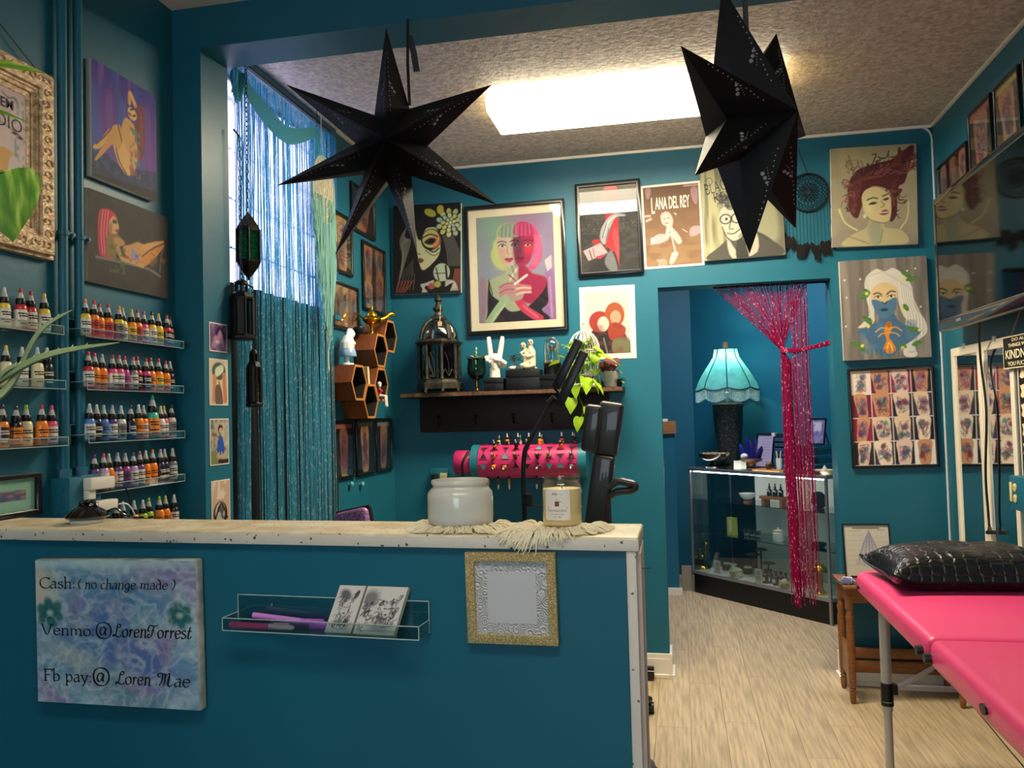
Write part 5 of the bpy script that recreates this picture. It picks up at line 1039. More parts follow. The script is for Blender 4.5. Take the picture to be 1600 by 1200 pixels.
for i in range(NS):
    u = (i+rg.random())/NS; y0 = yA_+(yB2+.10-yA_)*u
    ub = u
    yb2 = yA_+(y38-yA_)*(ub/.2) if ub < .2 else y40+(yBb-y40)*(ub-.2)/.8
    x = cx0+rg.uniform(-.012, .018); w = rg.uniform(.0011, .0021); pts = []
    sag = 0
    for k in range(15):
        s = k/14; e = min(1, s*1.5); e = e*e*(3-2*e); pts.append((x+.002*math.sin(k+i), y0+(yb2-y0)*e+.0015*math.sin(k*1.3+i), ztop-.06-s*(ztop-.06-.15)))
    mb.tube(pts, w, 4)
t = thing('string_curtain', 'glittering teal string curtain hanging before the glass block window', 'curtain', None)
o = obj('strings', mb, STR, t, smooth=80); o['kind'] = 'stuff'
obj('curtain_rod', MB().cyl((cx0+.003, yA_-.02, ztop-.03), (cx0+.003, yB2+.13, ztop-.03), .006, n=8), DMET, t)
SWM = M('teal_net', '5cc4d4', .6, transl=.5, bump=.6, bs=160, glit=.06, gs=500, gcol='8fdcec')
sx_ = cx0+.03; A = onX(374, 122, sx_); Bq = onX(494, 206, sx_); Cq = onX(452, 212, sx_); C2 = onX(415, 178, sx_)
t = thing('net_swag', 'gathered teal net swag draped across the top of the window', 'curtain', None)
mb = MB()
for k in range(16):
    f = k/15-.5; o3 = Vector((.02*math.sin(k*2.1), 0, 1)); p = [A+o3*f*.04, C2+o3*f*.07+Vector((0, f*.03, 0)), Cq+o3*f*.065, Bq+o3*f*.04]
    mb.tube(cat(p, 8), .0034, 5)
o = obj('gathered_net', mb, SWM, t, smooth=80); o['kind'] = 'stuff'
kn = onX(368, 118, sx_); mb = MB()
for k in range(14):
    a = k*.45; mb.tube(cat([kn+Vector((.012*math.sin(a), -.03+.006*k, .05-.004*abs(k-7))), kn+Vector((.02*math.cos(a), -.028+.005*k, 0)), kn+Vector((.01*math.sin(a), -.02+.004*k, -.07-.01*(k % 3)))], 4), .0065, 5)
o = obj('knot', mb, SWM, t, smooth=80); o['kind'] = 'stuff'
mb = MB()
for k in range(8): mb.tube(cat([Bq+Vector((0, .004*k-.01, .01)), Bq+Vector((.006*math.sin(k), .005*k-.012, -.12)), Bq+Vector((0, .006*k-.015, -.3))], 4), .004, 4)
o = obj('end_tail', mb, SWM, t, smooth=80); o['kind'] = 'stuff'
obj('hook', MB().tube([Bq+Vector((0, 0, .01)), Bq+Vector((.004, .004, .05)), Vector((Bq.x, Bq.y+.006, ZC))], .0015, 5), BLK, t)
# ------------------------------------------------------------ hanging lanterns
def chain(t, z0, z1, mat):
    mb = MB(); n = int((z1-z0)/.017)
    for i in range(n):
        z = z0+(i+.5)*(z1-z0)/n; pts = []
        for k in range(9):
            a = 2*PI*k/8; p = Vector((.0045*math.cos(a), 0, .011*math.sin(a)))
            if i % 2: p = Vector((0, p.x, p.z))
            pts.append(p+Vector((0, 0, z)))
        mb.tube(pts, .0014, 4, False)
    o = obj('chain', mb, mat, t); o['kind'] = 'stuff'
def hexring(r, a0=0, n=6): return [(r*math.cos(a0+2*PI*k/n), r*math.sin(a0+2*PI*k/n)) for k in range(n)]
def hexl(mb, prof, a0=0, n=6):
    vs = []; fs = []
    for r, z in prof: vs += [(x, y, z) for x, y in hexring(r, a0, n)]
    for j in range(len(prof)-1): fs += [(j*n+i, j*n+(i+1) % n, (j+1)*n+(i+1) % n, (j+1)*n+i) for i in range(n)]
    fs += [tuple(range(n-1, -1, -1)), tuple((len(prof)-1)*n+i for i in range(n))]; return mb.add(vs, fs)
P = onX(388, 385, X1+.02); zb = onX(388, 436, X1+.02).z; zt = onX(388, 332, X1+.02).z; h = zt-zb
t = thing('hanging_lantern', 'black hexagonal lantern with green glass hung on a chain', 'lantern', Matrix.Translation((P.x, P.y, zb)), 'lanterns hung by the pier')
hexl(MB(), [(.1, 0)]*2) if 0 else None
R_ = .046
obj('bottom_cone', hexl(MB(), [(.004, -.004), (.006, .006), (.02, .02), (R_*.95, .052), (R_, .06), (R_, .066)]), DMET, t)
obj('top_cone', hexl(MB(), [(R_, h-.072), (R_, h-.066), (R_*.9, h-.055), (.018, h-.02), (.006, h-.006), (.004, h)]), DMET, t)
GG = M('green_glass', '1f8a5c', .15, transl=.75, glit=.25, gs=260, gcol='0c3f2a')
for k in range(6):
    a, b2 = hexring(R_*.93)[k], hexring(R_*.93)[(k+1) % 6]
    obj('corner_bar', MB().box(-.004, .004, -.004, .004, .062, h-.066), DMET, t).location = (a[0], a[1], 0)
    q = MB(); q.add([(a[0]*.96, a[1]*.96, .066), (b2[0]*.96, b2[1]*.96, .066), (b2[0]*.96, b2[1]*.96, h-.07), (a[0]*.96, a[1]*.96, h-.07)], [(0, 1, 2, 3)]); obj('glass_pane', q, GG, t)
chain(t, h, ZC-zb, DMET)
def lantern2(lb, u, v0, v1, rad, chain_to=None):
    P = onX(u, (v0+v1)/2, X1+.035); z0 = onX(u, v1, X1+.035).z; h = onX(u, v0, X1+.035).z-z0
    t = thing('hanging_lantern', lb, 'lantern', Matrix.Translation((P.x, P.y, z0)), 'lanterns hung by the pier'); n = 8
    obj('base', hexl(MB(), [(rad*.9, 0), (rad*1.06, .004), (rad*1.06, .012), (rad*.86, .018)], 0, n), DMET, t)
    for k in range(n):
        a, b2 = hexring(rad*.84, 0, n)[k], hexring(rad*.84, 0, n)[(k+1) % n]
        obj('corner_bar', MB().box(-.0035, .0035, -.0035, .0035, .016, h*.68), DMET, t).location = (a[0], a[1], 0)
        q = MB(); f = .97; q.add([(a[0]*f, a[1]*f, .016), (b2[0]*f, b2[1]*f, .016), (b2[0]*f, b2[1]*f, h*.68), (a[0]*f, a[1]*f, h*.68)], [(0, 1, 2, 3)])
        obj('glass_pane' if k % 2 else 'pierced_panel', q, M_clear('smoked_glass', '9fb4b8', .15) if k % 2 else DMET, t)
    obj('roof', hexl(MB(), [(rad*.9, h*.66), (rad*.92, h*.69), (rad*.7, h*.76), (rad*.5, h*.79)], 0, n), DMET, t)
    for k in range(6): obj('gallery_post', MB().box(-.004, .004, -.004, .004, h*.78, h*.92), DMET, t).location = (hexring(rad*.42)[k][0], hexring(rad*.42)[k][1], 0)
    obj('cap', MB().lathe([(rad*.52, h*.91), (rad*.46, h*.95), (rad*.2, h*.99), (.003, h)], 12), DMET, t, smooth=50)
    return t, z0+h, P
t, zz, P = lantern2('black octagonal lantern with pierced panels hung under the green one', 378, 436, 531, .047)
chain(t, zz-t.location.z, zz-t.location.z+.5, DMET)
obj('bracket', MB().tube(cat([(-.0, 0, zz-t.location.z+.5), (-.01, -.02, zz-t.location.z+.52), (-.01, Y2-P.y+.002, zz-t.location.z+.515)], 5), .003, 5), DMET, t)
t, zz, P = lantern2('slim black lantern hung lowest among the lanterns', 397, 545, 636, .028)
chain(t, zz-t.location.z, zz-t.location.z+.22, DMET)
obj('bracket', MB().tube(cat([(0, 0, zz-t.location.z+.22), (-.02, -.02, zz-t.location.z+.23), (-.02, Y2-P.y+.002, zz-t.location.z+.225)], 5), .003, 5), DMET, t)
# ------------------------------------------------------------ cream dreamcatcher with mint fringe
xd = XL+.115; P = onX(505, 298, xd); rr = .150
t = thing('dreamcatcher', 'cream lace dreamcatcher with long mint green fringe beside the window', 'dreamcatcher', wallM('L', (xd, P.y, P.z)))
obj('hoop', MB().tube([(rr*.75*math.cos(a*PI/18), rr*math.sin(a*PI/18), 0) for a in range(37)], .006, 6, False), M('mint_yarn', '8abcb0', .9), t, smooth=60)
mb = MB(); mb.prism([(rr*.73*math.cos(a*PI/18), rr*.98*math.sin(a*PI/18)) for a in range(36)], -.002, .002)
obj('lace_doily', mb, M('cream_lace', 'd6cfc0', .85, bump=.8, bs=220, vcol='b4ac90', vs=40, transl=.25), t)
mb = MB()
for k in range(1, 5): mb.tube([(rr*.73*k/5*math.cos(a*PI/12), rr*.98*k/5*math.sin(a*PI/12), .003) for a in range(25)], .0018, 4, False)
for k in range(12): mb.tube([(0, 0, .003), (rr*.7*math.cos(k*PI/6), rr*.95*math.sin(k*PI/6), .003)], .0015, 4)
o = obj('lace_stitching', mb, M('cream_thread', 'd8d2b8', .9), t); o['kind'] = 'stuff'
mb = MB(); rg = random.Random(8)
for k in range(110):
    u = rg.uniform(-1, 1); x = u*rr*.75; y0 = -rr*math.sqrt(max(0, 1-u*u))*.98 if k % 3 else -rr*.2; L = .5*(1-.55*abs(u-.25))+rg.uniform(-.05, .06); zq = rg.uniform(-.008, .012)
    mb.tube([(x, y0, zq), (x+rg.uniform(-.01, .01), y0-L*.4, zq), (x*.9+rg.uniform(-.012, .012), y0-L*.75, zq+.004), (x*.86+rg.uniform(-.012, .012), y0-L, zq)], .0024, 4)
o = obj('fringe', mb, MATS['mint_yarn'], t, smooth=80); o['kind'] = 'stuff'
obj('tail_cord', MB().tube([(.02, -rr-.4, 0), (.022, -rr-.62, 0)], .004, 5).ball((.022, -rr-.63, 0), (.006, .012, .006), 8, 6), MATS['cream_thread'], t)
obj('hanging_cord', MB().tube([(0, rr, 0), (-.01, rr+.12, 0), (-.006, ZC-P.z, 0)], .0015, 4), MATS['cream_thread'], t)

# ------------------------------------------------------------ wooden hexagon shelves and what stands on them
WOODH = M('oiled_red_wood', '7a4224', .4, var=.35, vs=14, stretch=(1, 1, 6), bump=.05); WOODE = M('cut_wood_edge', 'b57a3e', .45, var=.2, vs=30)
HR = .098; hd = .118; A_ = (3.712, 1.592); HXC = {}
for k, (dy, dz, lb) in {'A': (0, 0, 'wooden hexagon shelf under the white and blue figurine'), 'E': (1.5, -.866, 'lowest wooden hexagon shelf of the cluster'), 'D': (3, 0, 'wooden hexagon shelf with the red doll at its edge'), 'B': (3, 1.732, 'wooden hexagon shelf under the gold lamp'), 'C': (4.5, 2.598, 'highest wooden hexagon shelf near the room corner')}.items():
    y, z = A_[0]+dy*.1005, A_[1]+dz*.1005; HXC[k] = (y, z)
    t = thing('hexagon_shelf', lb, 'shelf', wallM('L', (XL, y, z)), 'wooden hexagon shelves')
    for i in range(6):
        a, b2 = i*PI/3, (i+1)*PI/3; c = lambda r, q: (r*math.cos(q), r*math.sin(q))
        obj('side_board', MB().prism([c(HR, a), c(HR, b2), c(HR-.012, b2), c(HR-.012, a)], .001, hd-.002), WOODH, t)
        obj('edge_band', MB().prism([c(HR+.0004, a), c(HR+.0004, b2), c(HR-.0124, b2), c(HR-.0124, a)], hd-.002, hd), WOODE, t)
    obj('black_lining', MB().ring([((HR-.0125)*math.cos(i*PI/3), (HR-.0125)*math.sin(i*PI/3)) for i in range(6)], [((HR-.0145)*math.cos(i*PI/3), (HR-.0145)*math.sin(i*PI/3)) for i in range(6)], .006, hd-.004), M('dark_back', '120c0a', .8), t)
    obj('back_panel', MB().prism([((HR-.014)*math.cos(i*PI/3), (HR-.014)*math.sin(i*PI/3)) for i in range(6)], .002, .006), M('dark_back', '120c0a', .8), t)
PORC = M('white_porcelain', 'dfe2e0', .25, coat=.4); PBLU = M('blue_porcelain', '8fb0d8', .3, coat=.4); GLD = M('polished_gold', 'd8a82a', .2, metal=1)
y, z = HXC['A']; t = thing('girl_figurine', 'white porcelain girl figurine in blue skirt bending over a hexagon shelf', 'figurine', Matrix.Translation((XL+.062, y-.012, z+HR*.866)))
obj('plinth', MB().lathe([(.034, 0), (.034, .006), (.03, .010), (.012, .012), (.011, .04), (.012, .05)], 16), PORC, t, smooth=50)
obj('skirt', MB().lathe([(.044, .042), (.046, .046), (.042, .065), (.032, .095), (.018, .11)], 18), PBLU, t, smooth=60)
mb = MB(); mb.tube([(0, -.004, .07), (0, 0, .1), (.002, .014, .128), (.004, .034, .148)], [.038, .036, .028, .014], 10).ball((.006, .046, .154), (.018, .021, .021)).tube([(.01, .012, .13), (.026, .03, .105), (.012, .045, .09)], [.011, .010, .008], 8).tube([(-.012, .012, .13), (-.02, .035, .108), (-.004, .05, .092)], [.011, .010, .008], 8)
mb.tube([(.004, .05, .172), (0, .03, .168), (-.002, .012, .15)], [.012, .014, .009], 8); blobby('torso', mb, .0035, PORC, t)
y, z = HXC['B']; t = thing('genie_lamp', 'polished gold oil lamp with curled handle on a hexagon shelf', 'oil lamp', Matrix.Translation((XL+.075, y-.01, z+HR*.866)) @ Matrix.Rotation(.75, 4, 'Z') @ Matrix.Scale(1.2, 4))
obj('foot', MB().lathe([(.026, 0), (.026, .004), (.008, .012), (.006, .03), (.012, .042)], 20), GLD, t, smooth=50)
obj('bowl', MB().lathe([(.008, .04), (.03, .05), (.042, .064), (.038, .074), (.018, .082)], 24), GLD, t, smooth=60)
obj('lid', MB().lathe([(.024, .079), (.022, .088), (.008, .106), (.004, .112), (.006, .118), (.001, .126)], 16), GLD, t, smooth=60)
obj('spout', MB().tube(cat([(.03, 0, .062), (.06, 0, .072), (.085, 0, .092), (.104, 0, .09)], 5), [.016]+[.014-.0004*i for i in range(15)], 8), GLD, t, smooth=60)
obj('handle', MB().tube(cat([(-.036, 0, .066), (-.066, 0, .088), (-.088, 0, .088), (-.094, 0, .066), (-.08, 0, .058), (-.074, 0, .068)], 5), .0042, 6), GLD, t, smooth=60)
y, z = HXC['D']; t = thing('small_doll', 'tiny doll in red and white sitting on a hexagon shelf edge', 'doll', Matrix.Translation((XL+hd+.004, y-.02, z-.066)))
RD = M('red_cloth', 'b02434', .6); mb = MB(); mb.tube([(-.012, 0, .012), (-.012, 0, .03), (-.01, 0, .05)], [.013, .012, .008], 8); mb.tube([(-.01, 0, .045), (.002, .014, .03)], .005, 6).tube([(-.01, 0, .045), (.002, -.014, .03)], .005, 6); blobby('body', mb, .0025, RD, t)
mb = MB(); mb.tube([(-.01, .006, .008), (.022, .01, .006), (.026, .012, -.05)], [.009, .008, .005], 8).tube([(-.01, -.006, .008), (.022, -.006, .006), (.026, -.008, -.046)], [.009, .008, .005], 8); blobby('legs', mb, .0025, M('doll_white', 'e0d6cc', .6), t)
obj('head', MB().ball((-.01, 0, .062), (.011, .011, .012)), MATS['doll_white'], t, smooth=90); obj('hat', MB().lathe([(.012, 0), (.01, .008), (.002, .014)], 10, (-.01, 0, .068)), MATS['doll_white'], t, smooth=60)
obj('book', MB(), BLK) if 0 else None
y, z = HXC['E']; t = thing('small_book', 'small cream book leaning between the hexagon shelves', 'book', Matrix.Translation((XL+.075, y+.005, z+HR*.866)) @ Matrix.Rotation(.12, 4, 'X'))
obj('pages', MB().box(-.03, .03, -.010, .010, .001, .085), M('book_pages', 'dccf9c', .8), t); obj('cover', MB().box(-.032, .032, -.0125, -.010, 0, .088).box(-.032, .032, .010, .0125, 0, .088).box(-.033, -.031, -.0125, .0125, 0, .088), M('book_cover', 'cdb988', .7), t)
y, z = HXC['C']; t = thing('tiny_figurine', 'tiny red and white figurine inside the highest hexagon shelf', 'figurine', Matrix.Translation((XL+.085, y, z-HR*.866+.0115)))
obj('body', MB().lathe([(.016, 0), (.014, .012), (.006, .026)], 12), RD, t, smooth=60); obj('head', MB().ball((0, 0, .034), .011), PORC, t, smooth=90)
y, z = HXC['A']; t = thing('tiny_figurine', 'pale round figurine inside the hexagon shelf under the girl', 'figurine', Matrix.Translation((XL+.09, y-.035, z-HR*.866+.0115)))
obj('body', MB().lathe([(.016, 0), (.019, .012), (.013, .026), (.005, .032)], 12), M('pale_pink_clay', 'd8b8a8', .6), t, smooth=60); obj('head', MB().ball((0, 0, .04), .012), MATS['pale_pink_clay'], t, smooth=90)
t = thing('dark_bowl', 'small dark round bowl behind the gold lamp', 'bowl', Matrix.Translation((XL+.03, HXC['B'][0]-.075, HXC['B'][1]+HR*.866)))
obj('bowl', MB().lathe([(.016, 0), (.022, .01), (.026, .03), (.024, .036), (.022, .032), (.012, .008)], 16), BLK, t, smooth=60)
for u, lb in ((545, 'round teal peg on the wall under the red headed photo'), (562, 'round teal peg on the wall under the middle photo')):
    P = onX(u, 757, XL); o = MB().lathe([(.006, 0), (.006, .008), (.014, .012), (.015, .018), (.010, .024), (.002, .026)], 14)
    t = thing('round_peg', lb, 'peg', wallM('L', P), 'wall pegs'); obj('knob', o, M('teal_knob', '4e97a4', .35), t, smooth=60); obj('rosette', MB().lathe([(.01, 0), (.009, .002)], 14), TEAL, t)
# ------------------------------------------------------------ dark wooden wall shelf
DW = M('dark_stained_wood', '24140f', .5, var=.5, vs=16, stretch=(1, 8, 8), bump=.15, bs=50); RAW = M('raw_live_edge', '6b4a34', .7, var=.5, vs=40, bump=.5, bs=60)
sx0, sx1, szt = -1.50, -.285, 1.552
t = thing('wooden_shelf', 'dark wooden shelf with live edge and coat hook board below', 'shelf', Matrix.Translation((0, D, 0)))
rg = random.Random(2); n = 30; fr = [(sx0+(sx1-sx0)*i/n, -.2+rg.uniform(-.006, .006)) for i in range(n+1)]
obj('shelf_board', MB().prism([(sx0, 0)]+fr+[(sx1, 0)], szt-.026, szt), DW, t); obj('live_edge', MB().prism([(x, y-.0025) for x, y in fr]+[(x, y+.003) for x, y in fr[::-1]], szt-.022, szt-.003), RAW, t)
bx0 = onY(656, 650, D-.02).x; bx1 = onY(952, 650, D-.02).x; zb0 = onY(656, 676, D-.02).z
obj('hook_board', MB().box(bx0, bx1, -.022, 0, zb0, szt-.026), DW, t, bevel=.003)
for i in range(5):
    x = bx0+(bx1-bx0)*(i+.5)/5+.01; obj('coat_hook', MB().tube(cat([(x, -.022, zb0+.09), (x, -.05, zb0+.08), (x, -.055, zb0+.055), (x, -.03, zb0+.04), (x, -.022, zb0+.05)], 4), .005, 6).ball((x, -.056, zb0+.085), .008), DMET, t, smooth=60)
def shelfpos(u, dy=-.1): return Vector((onY(u, 605, D+dy).x, D+dy, szt))
# cage lantern
P = shelfpos(687.5, -.105); t = thing('cloche_lantern', 'weathered bronze cloche lantern with domed glass top and finial', 'lantern', Matrix.Translation(P)); CB = M('weathered_bronze', '4a463a', .5, metal=.55, bump=.3, bs=90, vcol='2c2a24', vs=30)
def sc8(r): return hexring(r, PI/8, 8)
def oct_(mb, prof): return hexl(mb, prof, PI/8, 8)
obj('base', oct_(MB(), [(.124, .016), (.130, .02), (.130, .05), (.122, .056), (.118, .07), (.120, .076)]), CB, t)
for k in range(8): x, y = sc8(.122)[k]; obj('foot', MB().tube([(x, y, .02), (x*1.04, y*1.04, .006), (x*1.08, y*1.08, 0)], [.012, .008, .010], 6), CB, t)
for k in range(8):
    x, y = sc8(.112)[k]; x2, y2 = sc8(.112)[(k+1) % 8]
    obj('column', MB().lathe([(.012, .075), (.009, .09), (.009, .25), (.013, .265)], 8, (x, y, 0)), CB, t, smooth=60)
    q = MB(); q.add([(x*.95, y*.95, .078), (x2*.95, y2*.95, .078), (x2*.95, y2*.95, .265), (x*.95, y*.95, .265)], [(0, 1, 2, 3)]); obj('glass_pane', q, M_clear('lantern_glass', '4a5a58', .25), t)
    q = MB(); mx, my = (x+x2)/2, (y+y2)/2; q.tube(cat([(x, y, .085), ((x+mx)/2, (y+my)/2, .125), (mx, my, .09), ((x2+mx)/2, (y2+my)/2, .125), (x2, y2, .085)], 4), .003, 5); q.tube(cat([(mx, my, .1), (mx*.99, my*.99, .16), ((x+mx)/2, (y+my)/2, .22)], 4), .0025, 5); obj('scrollwork', q, CB, t, smooth=60)
obj('cornice', oct_(MB(), [(.116, .262), (.130, .272), (.134, .28), (.118, .288), (.112, .294)]), CB, t)
dome = [(.112*math.cos(a), .294+.125*math.sin(a)) for a in [PI/2*k/8 for k in range(8)]]+[(.02, .42)]
obj('dome_glass', MB().lathe([(r*.96, z) for r, z in dome], 24, caps=False), M_clear('dome_glass', 'a8b8b6', .35, .05), t, smooth=90)
for k in range(4): a = PI/4+k*PI/2; obj('dome_rib', MB().tube([(r*math.cos(a), r*math.sin(a), z) for r, z in dome], .009, 6), CB, t, smooth=60)
obj('finial', MB().lathe([(.045, .41), (.042, .425), (.022, .432), (.018, .45), (.03, .462), (.03, .474), (.016, .486), (.013, .505), (.022, .515), (.02, .525), (.008, .54), (.002, .55)], 16), CB, t, smooth=50)
tg = obj('price_tag', MB().box(.028, .05, -.108, -.106, .36, .385), M('paper_tag', 'c8a878', .8), t); obj('string', MB().tube([(.039, -.107, .385), (.03, -.06, .44), (.02, -.02, .49)], .001, 4), PAPER, t)
obj('pale_bow', MB().tube([(.03, -.107, .35), (.055, -.108, .34), (.07, -.105, .33)], [.004, .009, .004], 6), PORC, t)
obj('amber_figure', MB().lathe([(.012, .08), (.02, .11), (.012, .15), (.018, .18), (.012, .21), (.003, .23)], 10, (-.045, -.04, 0)), M('amber_carving', '6a4420', .5, bump=.6, bs=80), t, smooth=60)
# goblet planter
P = shelfpos(745.5, -.11); t = thing('goblet_planter', 'dark green glass goblet on a brass stem holding a succulent', 'planter', Matrix.Translation(P))
obj('stem', MB().lathe([(.03, 0), (.031, .004), (.012, .01), (.006, .018), (.010, .026), (.006, .034), (.012, .044), (.006, .056), (.010, .066)], 18), M('brass', 'b08a3a', .25, metal=1), t, smooth=60)
obj('cup', MB().lathe([(.010, .064), (.035, .075), (.050, .1), (.053, .13), (.047, .165), (.05, .18), (.046, .178), (.043, .165), (.048, .13), (.03, .085)], 24), M('dark_green_glass', '06251c', .08, coat=.8, transl=.1), t, smooth=60)
SUC = M('succulent_green', '9ab488', .6, vcol='c8d4b4', vs=30); obj('soil', MB().lathe([(.041, .15), (.041, .164)], 14), M('soil', '1e1712', .95), t)
def leafblade(mb, base, d, L, w, th=.2, droop=.3, n=5):
    d = Vector(d).normalized(); side = d.cross(UP); side = side.normalized() if side.length > .05 else Vector((1, 0, 0)); nn = side.cross(d)
    base = Vector(base); C, W = [], []
    for i in range(n+1): s = i/n; C.append(base+d*(L*s)+UP*(-droop*L*s*s)); W.append(w*math.sin(PI*min(.97, .12+.88*s)**.8)*.5+.0004)
    k = len(mb.v)
    for c, ww in zip(C, W): mb.v += [c-side*ww+nn*ww*th, c-nn*ww*th*.6, c+side*ww+nn*ww*th]
    for i in range(n): a = k+3*i; mb.f += [(a, a+1, a+4, a+3), (a+1, a+2, a+5, a+4)]
    return mb
for k in range(11): a = k*2.4; obj('succulent_leaf', leafblade(MB(), (.012*math.cos(a), .012*math.sin(a), .168), (math.cos(a), math.sin(a), 1.3-.07*k), .075+.006*(k % 3), .022, .4, .35), SUC, t, smooth=90)
mb = MB(); [leafblade(mb, (0, 0, .18+.008*k), (math.cos(k*2.2), math.sin(k*2.2), 1.2), .018, .01, .4, .1) for k in range(7)]; mb.cyl((0, 0, .165), (0, 0, .245), .003, n=5); o = obj('flower_stalk', mb, SUC, t, smooth=90); o['kind'] = 'stuff'
# hand sculpture
def blackbox(name, label, u, wpx, hpx, dep=.085, dy=-.11):
    P = shelfpos(u, dy); w = wpx/FPX*4.5; h = hpx/FPX*4.5
    t = thing(name, label, 'box', Matrix.Translation(P), 'black display boxes'); obj('lid', MB().box(-w/2-.002, w/2+.002, -dep/2-.002, dep/2+.002, h*.62, h), BLK, t, bevel=.002); obj('box_body', MB().box(-w/2, w/2, -dep/2, dep/2, 0, h*.62), BLK, t, bevel=.002)
    return P+Vector((0, 0, h))
Q = blackbox('display_box', 'small black box under the white hand sculpture', 774, 31, 19)
t = thing('hand_sculpture', 'white plaster hand making a peace sign with plants between fingers', 'sculpture', Matrix.Translation(Q) @ Matrix.Rotation(.15, 4, 'Z') @ Matrix.Diagonal((1.22, 1.1, 1.0, 1)))
mb = MB(); mb.tube([(0, 0, .004), (0, 0, .03), (0, 0, .055)], [.034, .032, .034], 12, flat=.75); mb.tube([(0, 0, .05), (0, 0, .08), (0, 0, .125)], [.036, .043, .038], 12, flat=.55)
mb.tube([(-.016, 0, .11), (-.02, -.002, .165), (-.023, 0, .20), (-.025, .002, .232)], [.0135, .0125, .0115, .0095], 10); mb.tube([(.02, 0, .11), (.029, 0, .165), (.034, 0, .20), (.038, .002, .232)], [.0135, .0125, .0115, .009], 10)
mb.tube([(.002, 0, .12), (.004, -.026, .128), (.002, -.034, .108), (-.002, -.024, .094)], [.012, .0125, .012, .010], 8); mb.tube([(-.032, 0, .11), (-.034, -.024, .118), (-.03, -.032, .098), (-.022, -.024, .088)], [.011, .0115, .011, .009], 8)
mb.tube([(.036, -.004, .062), (.043, -.022, .085), (.026, -.04, .1), (.0, -.044, .104)], [.014, .0145, .0125, .010], 10); mb.box(-.001, .001, -.001, .001, .004, .006)
blobby('hand', mb, .0028, M('matte_plaster', 'e6e2d4', .55), t, 3); mb = MB()
for k in range(14): a = k*2.1; leafblade(mb, (.006, .0, .125), (math.cos(a)*.6, math.sin(a)*.4, 1), .03+.012*(k % 3), .008, .3, .1)
o = obj('plant_sprigs', mb, M('dark_sprig', '35452c', .7), t, smooth=90); o['kind'] = 'stuff'
Q = blackbox('display_box', 'wide black box under the skeleton couple', 820, 53, 31, .1)
t = thing('skeleton_couple', 'ivory skeleton couple sculpture embracing beside a small tree', 'sculpture', Matrix.Translation(Q)); IV = M('ivory_bone', 'd8cfb4', .6, bump=.3, bs=120, vcol='a89c7c', vs=50)
mb = MB()
for sx, top, q in ((.026, .148, 0), (-.002, .132, 1)):
    mb.ball((sx+.012*(1-q), -.008*q, top), (.017, .018, .019)); mb.tube([(sx+.01, 0, top-.012), (sx+.016, 0, top-.05), (sx+.018, 0, .03)], [.009, .024, .022], 10)
mb.tube([(.02, -.01, .11), (-.012, -.03, .09), (.004, -.034, .075)], [.01, .008, .007], 8).tube([(.044, 0, .11), (.05, -.02, .075), (.02, -.03, .07)], [.01, .009, .007], 8).tube([(.05, 0, .03), (.056, -.03, .022), (.02, -.04, .014)], [.016, .013, .012], 8).tube([(.02, 0, .03), (-.01, -.032, .024), (.02, -.044, .012)], [.016, .013, .01], 8).ball((.03, 0, .008), (.045, .038, .012))
blobby('figures', mb, .003, IV, t, 3)
for sx, top, y in ((.038, .15, -.016), (-.002, .133, -.023)):
    for k in (-1, 1): obj('eye_socket', MB().ball((sx+k*.006, y, top), (.004, .003, .005), 8, 6), M('socket_dark', '2a241c', .9), t)
obj('stone', MB().ball((-.06, -.01, .012), (.028, .026, .013), 10, 6), IV, t, smooth=60); obj('book_stack', MB().box(-.04, .002, -.046, -.02, .004, .018), M('slate_blue', '3a4a5c', .6), t, bevel=.002)
obj('tree_trunk', MB().tube(cat([(-.055, 0, .02), (-.05, 0, .04), (-.058, 0, .06)], 4), .004, 6), M('twig_brown', '5a4a30', .8), t); mb = MB(); rg = random.Random(5)
for k in range(120): a = rg.uniform(0, 6.28); r = rg.uniform(0, .034); leafblade(mb, (-.056+r*math.cos(a), r*math.sin(a)*.8, .062+rg.uniform(-.012, .024)), (math.cos(a), math.sin(a), .5), .012, .008, .2, .2, 2)
o = obj('tree_leaves', mb, M('olive_leaf', '5c5c38', .7), t); o['kind'] = 'stuff'
# glass cloche with a moth
Q = blackbox('display_box', 'black box under the glass cloche', 864, 36, 22, .1)
t = thing('glass_cloche', 'glass dome on a black base holding a moth and moss', 'cloche', Matrix.Translation(Q))
obj('base', MB().lathe([(.046, 0), (.046, .05), (.048, .054), (.048, .062), (.044, .066)], 24), BLK, t, smooth=50)
dm = [(.045, .066), (.045, .155)]+[(.045*math.cos(a), .155+.05*math.sin(a)) for a in [PI/2*k/7 for k in range(1, 7)]]+[(.003, .206)]
obj('glass_dome', MB().lathe(dm, 28, caps=False), M_clear('cloche_glass', 'f4f8f8', .3, .02), t, smooth=90)
mb = MB(); [mb.ball((.03*math.cos(k*2.3), .03*math.sin(k*1.7), .07), (.013, .012, .01), 8, 5) for k in range(8)]; o = obj('moss', mb, M('moss', '8a7c4a', .95, bump=1, bs=200), t); o['kind'] = 'stuff'
mo = obj('moth', MB().ball((0, 0, .14), (.005, .005, .016), 8, 6), M('moth_brown', '5a4028', .8, vcol='2c1e14', vs=90), t)
for k in (-1, 1): obj('wing', MB().prism([(0, .148), (k*.018, .162), (k*.024, .15), (k*.012, .136), (k*.016, .118), (k*.006, .122), (0, .134)], -.001, .001), MATS['moth_brown'], mo).matrix_local = Matrix.Rotation(PI/2, 4, 'X')
obj('pin_wire', MB().cyl((0, 0, .07), (0, 0, .128), .0012, n=5), DMET, t)
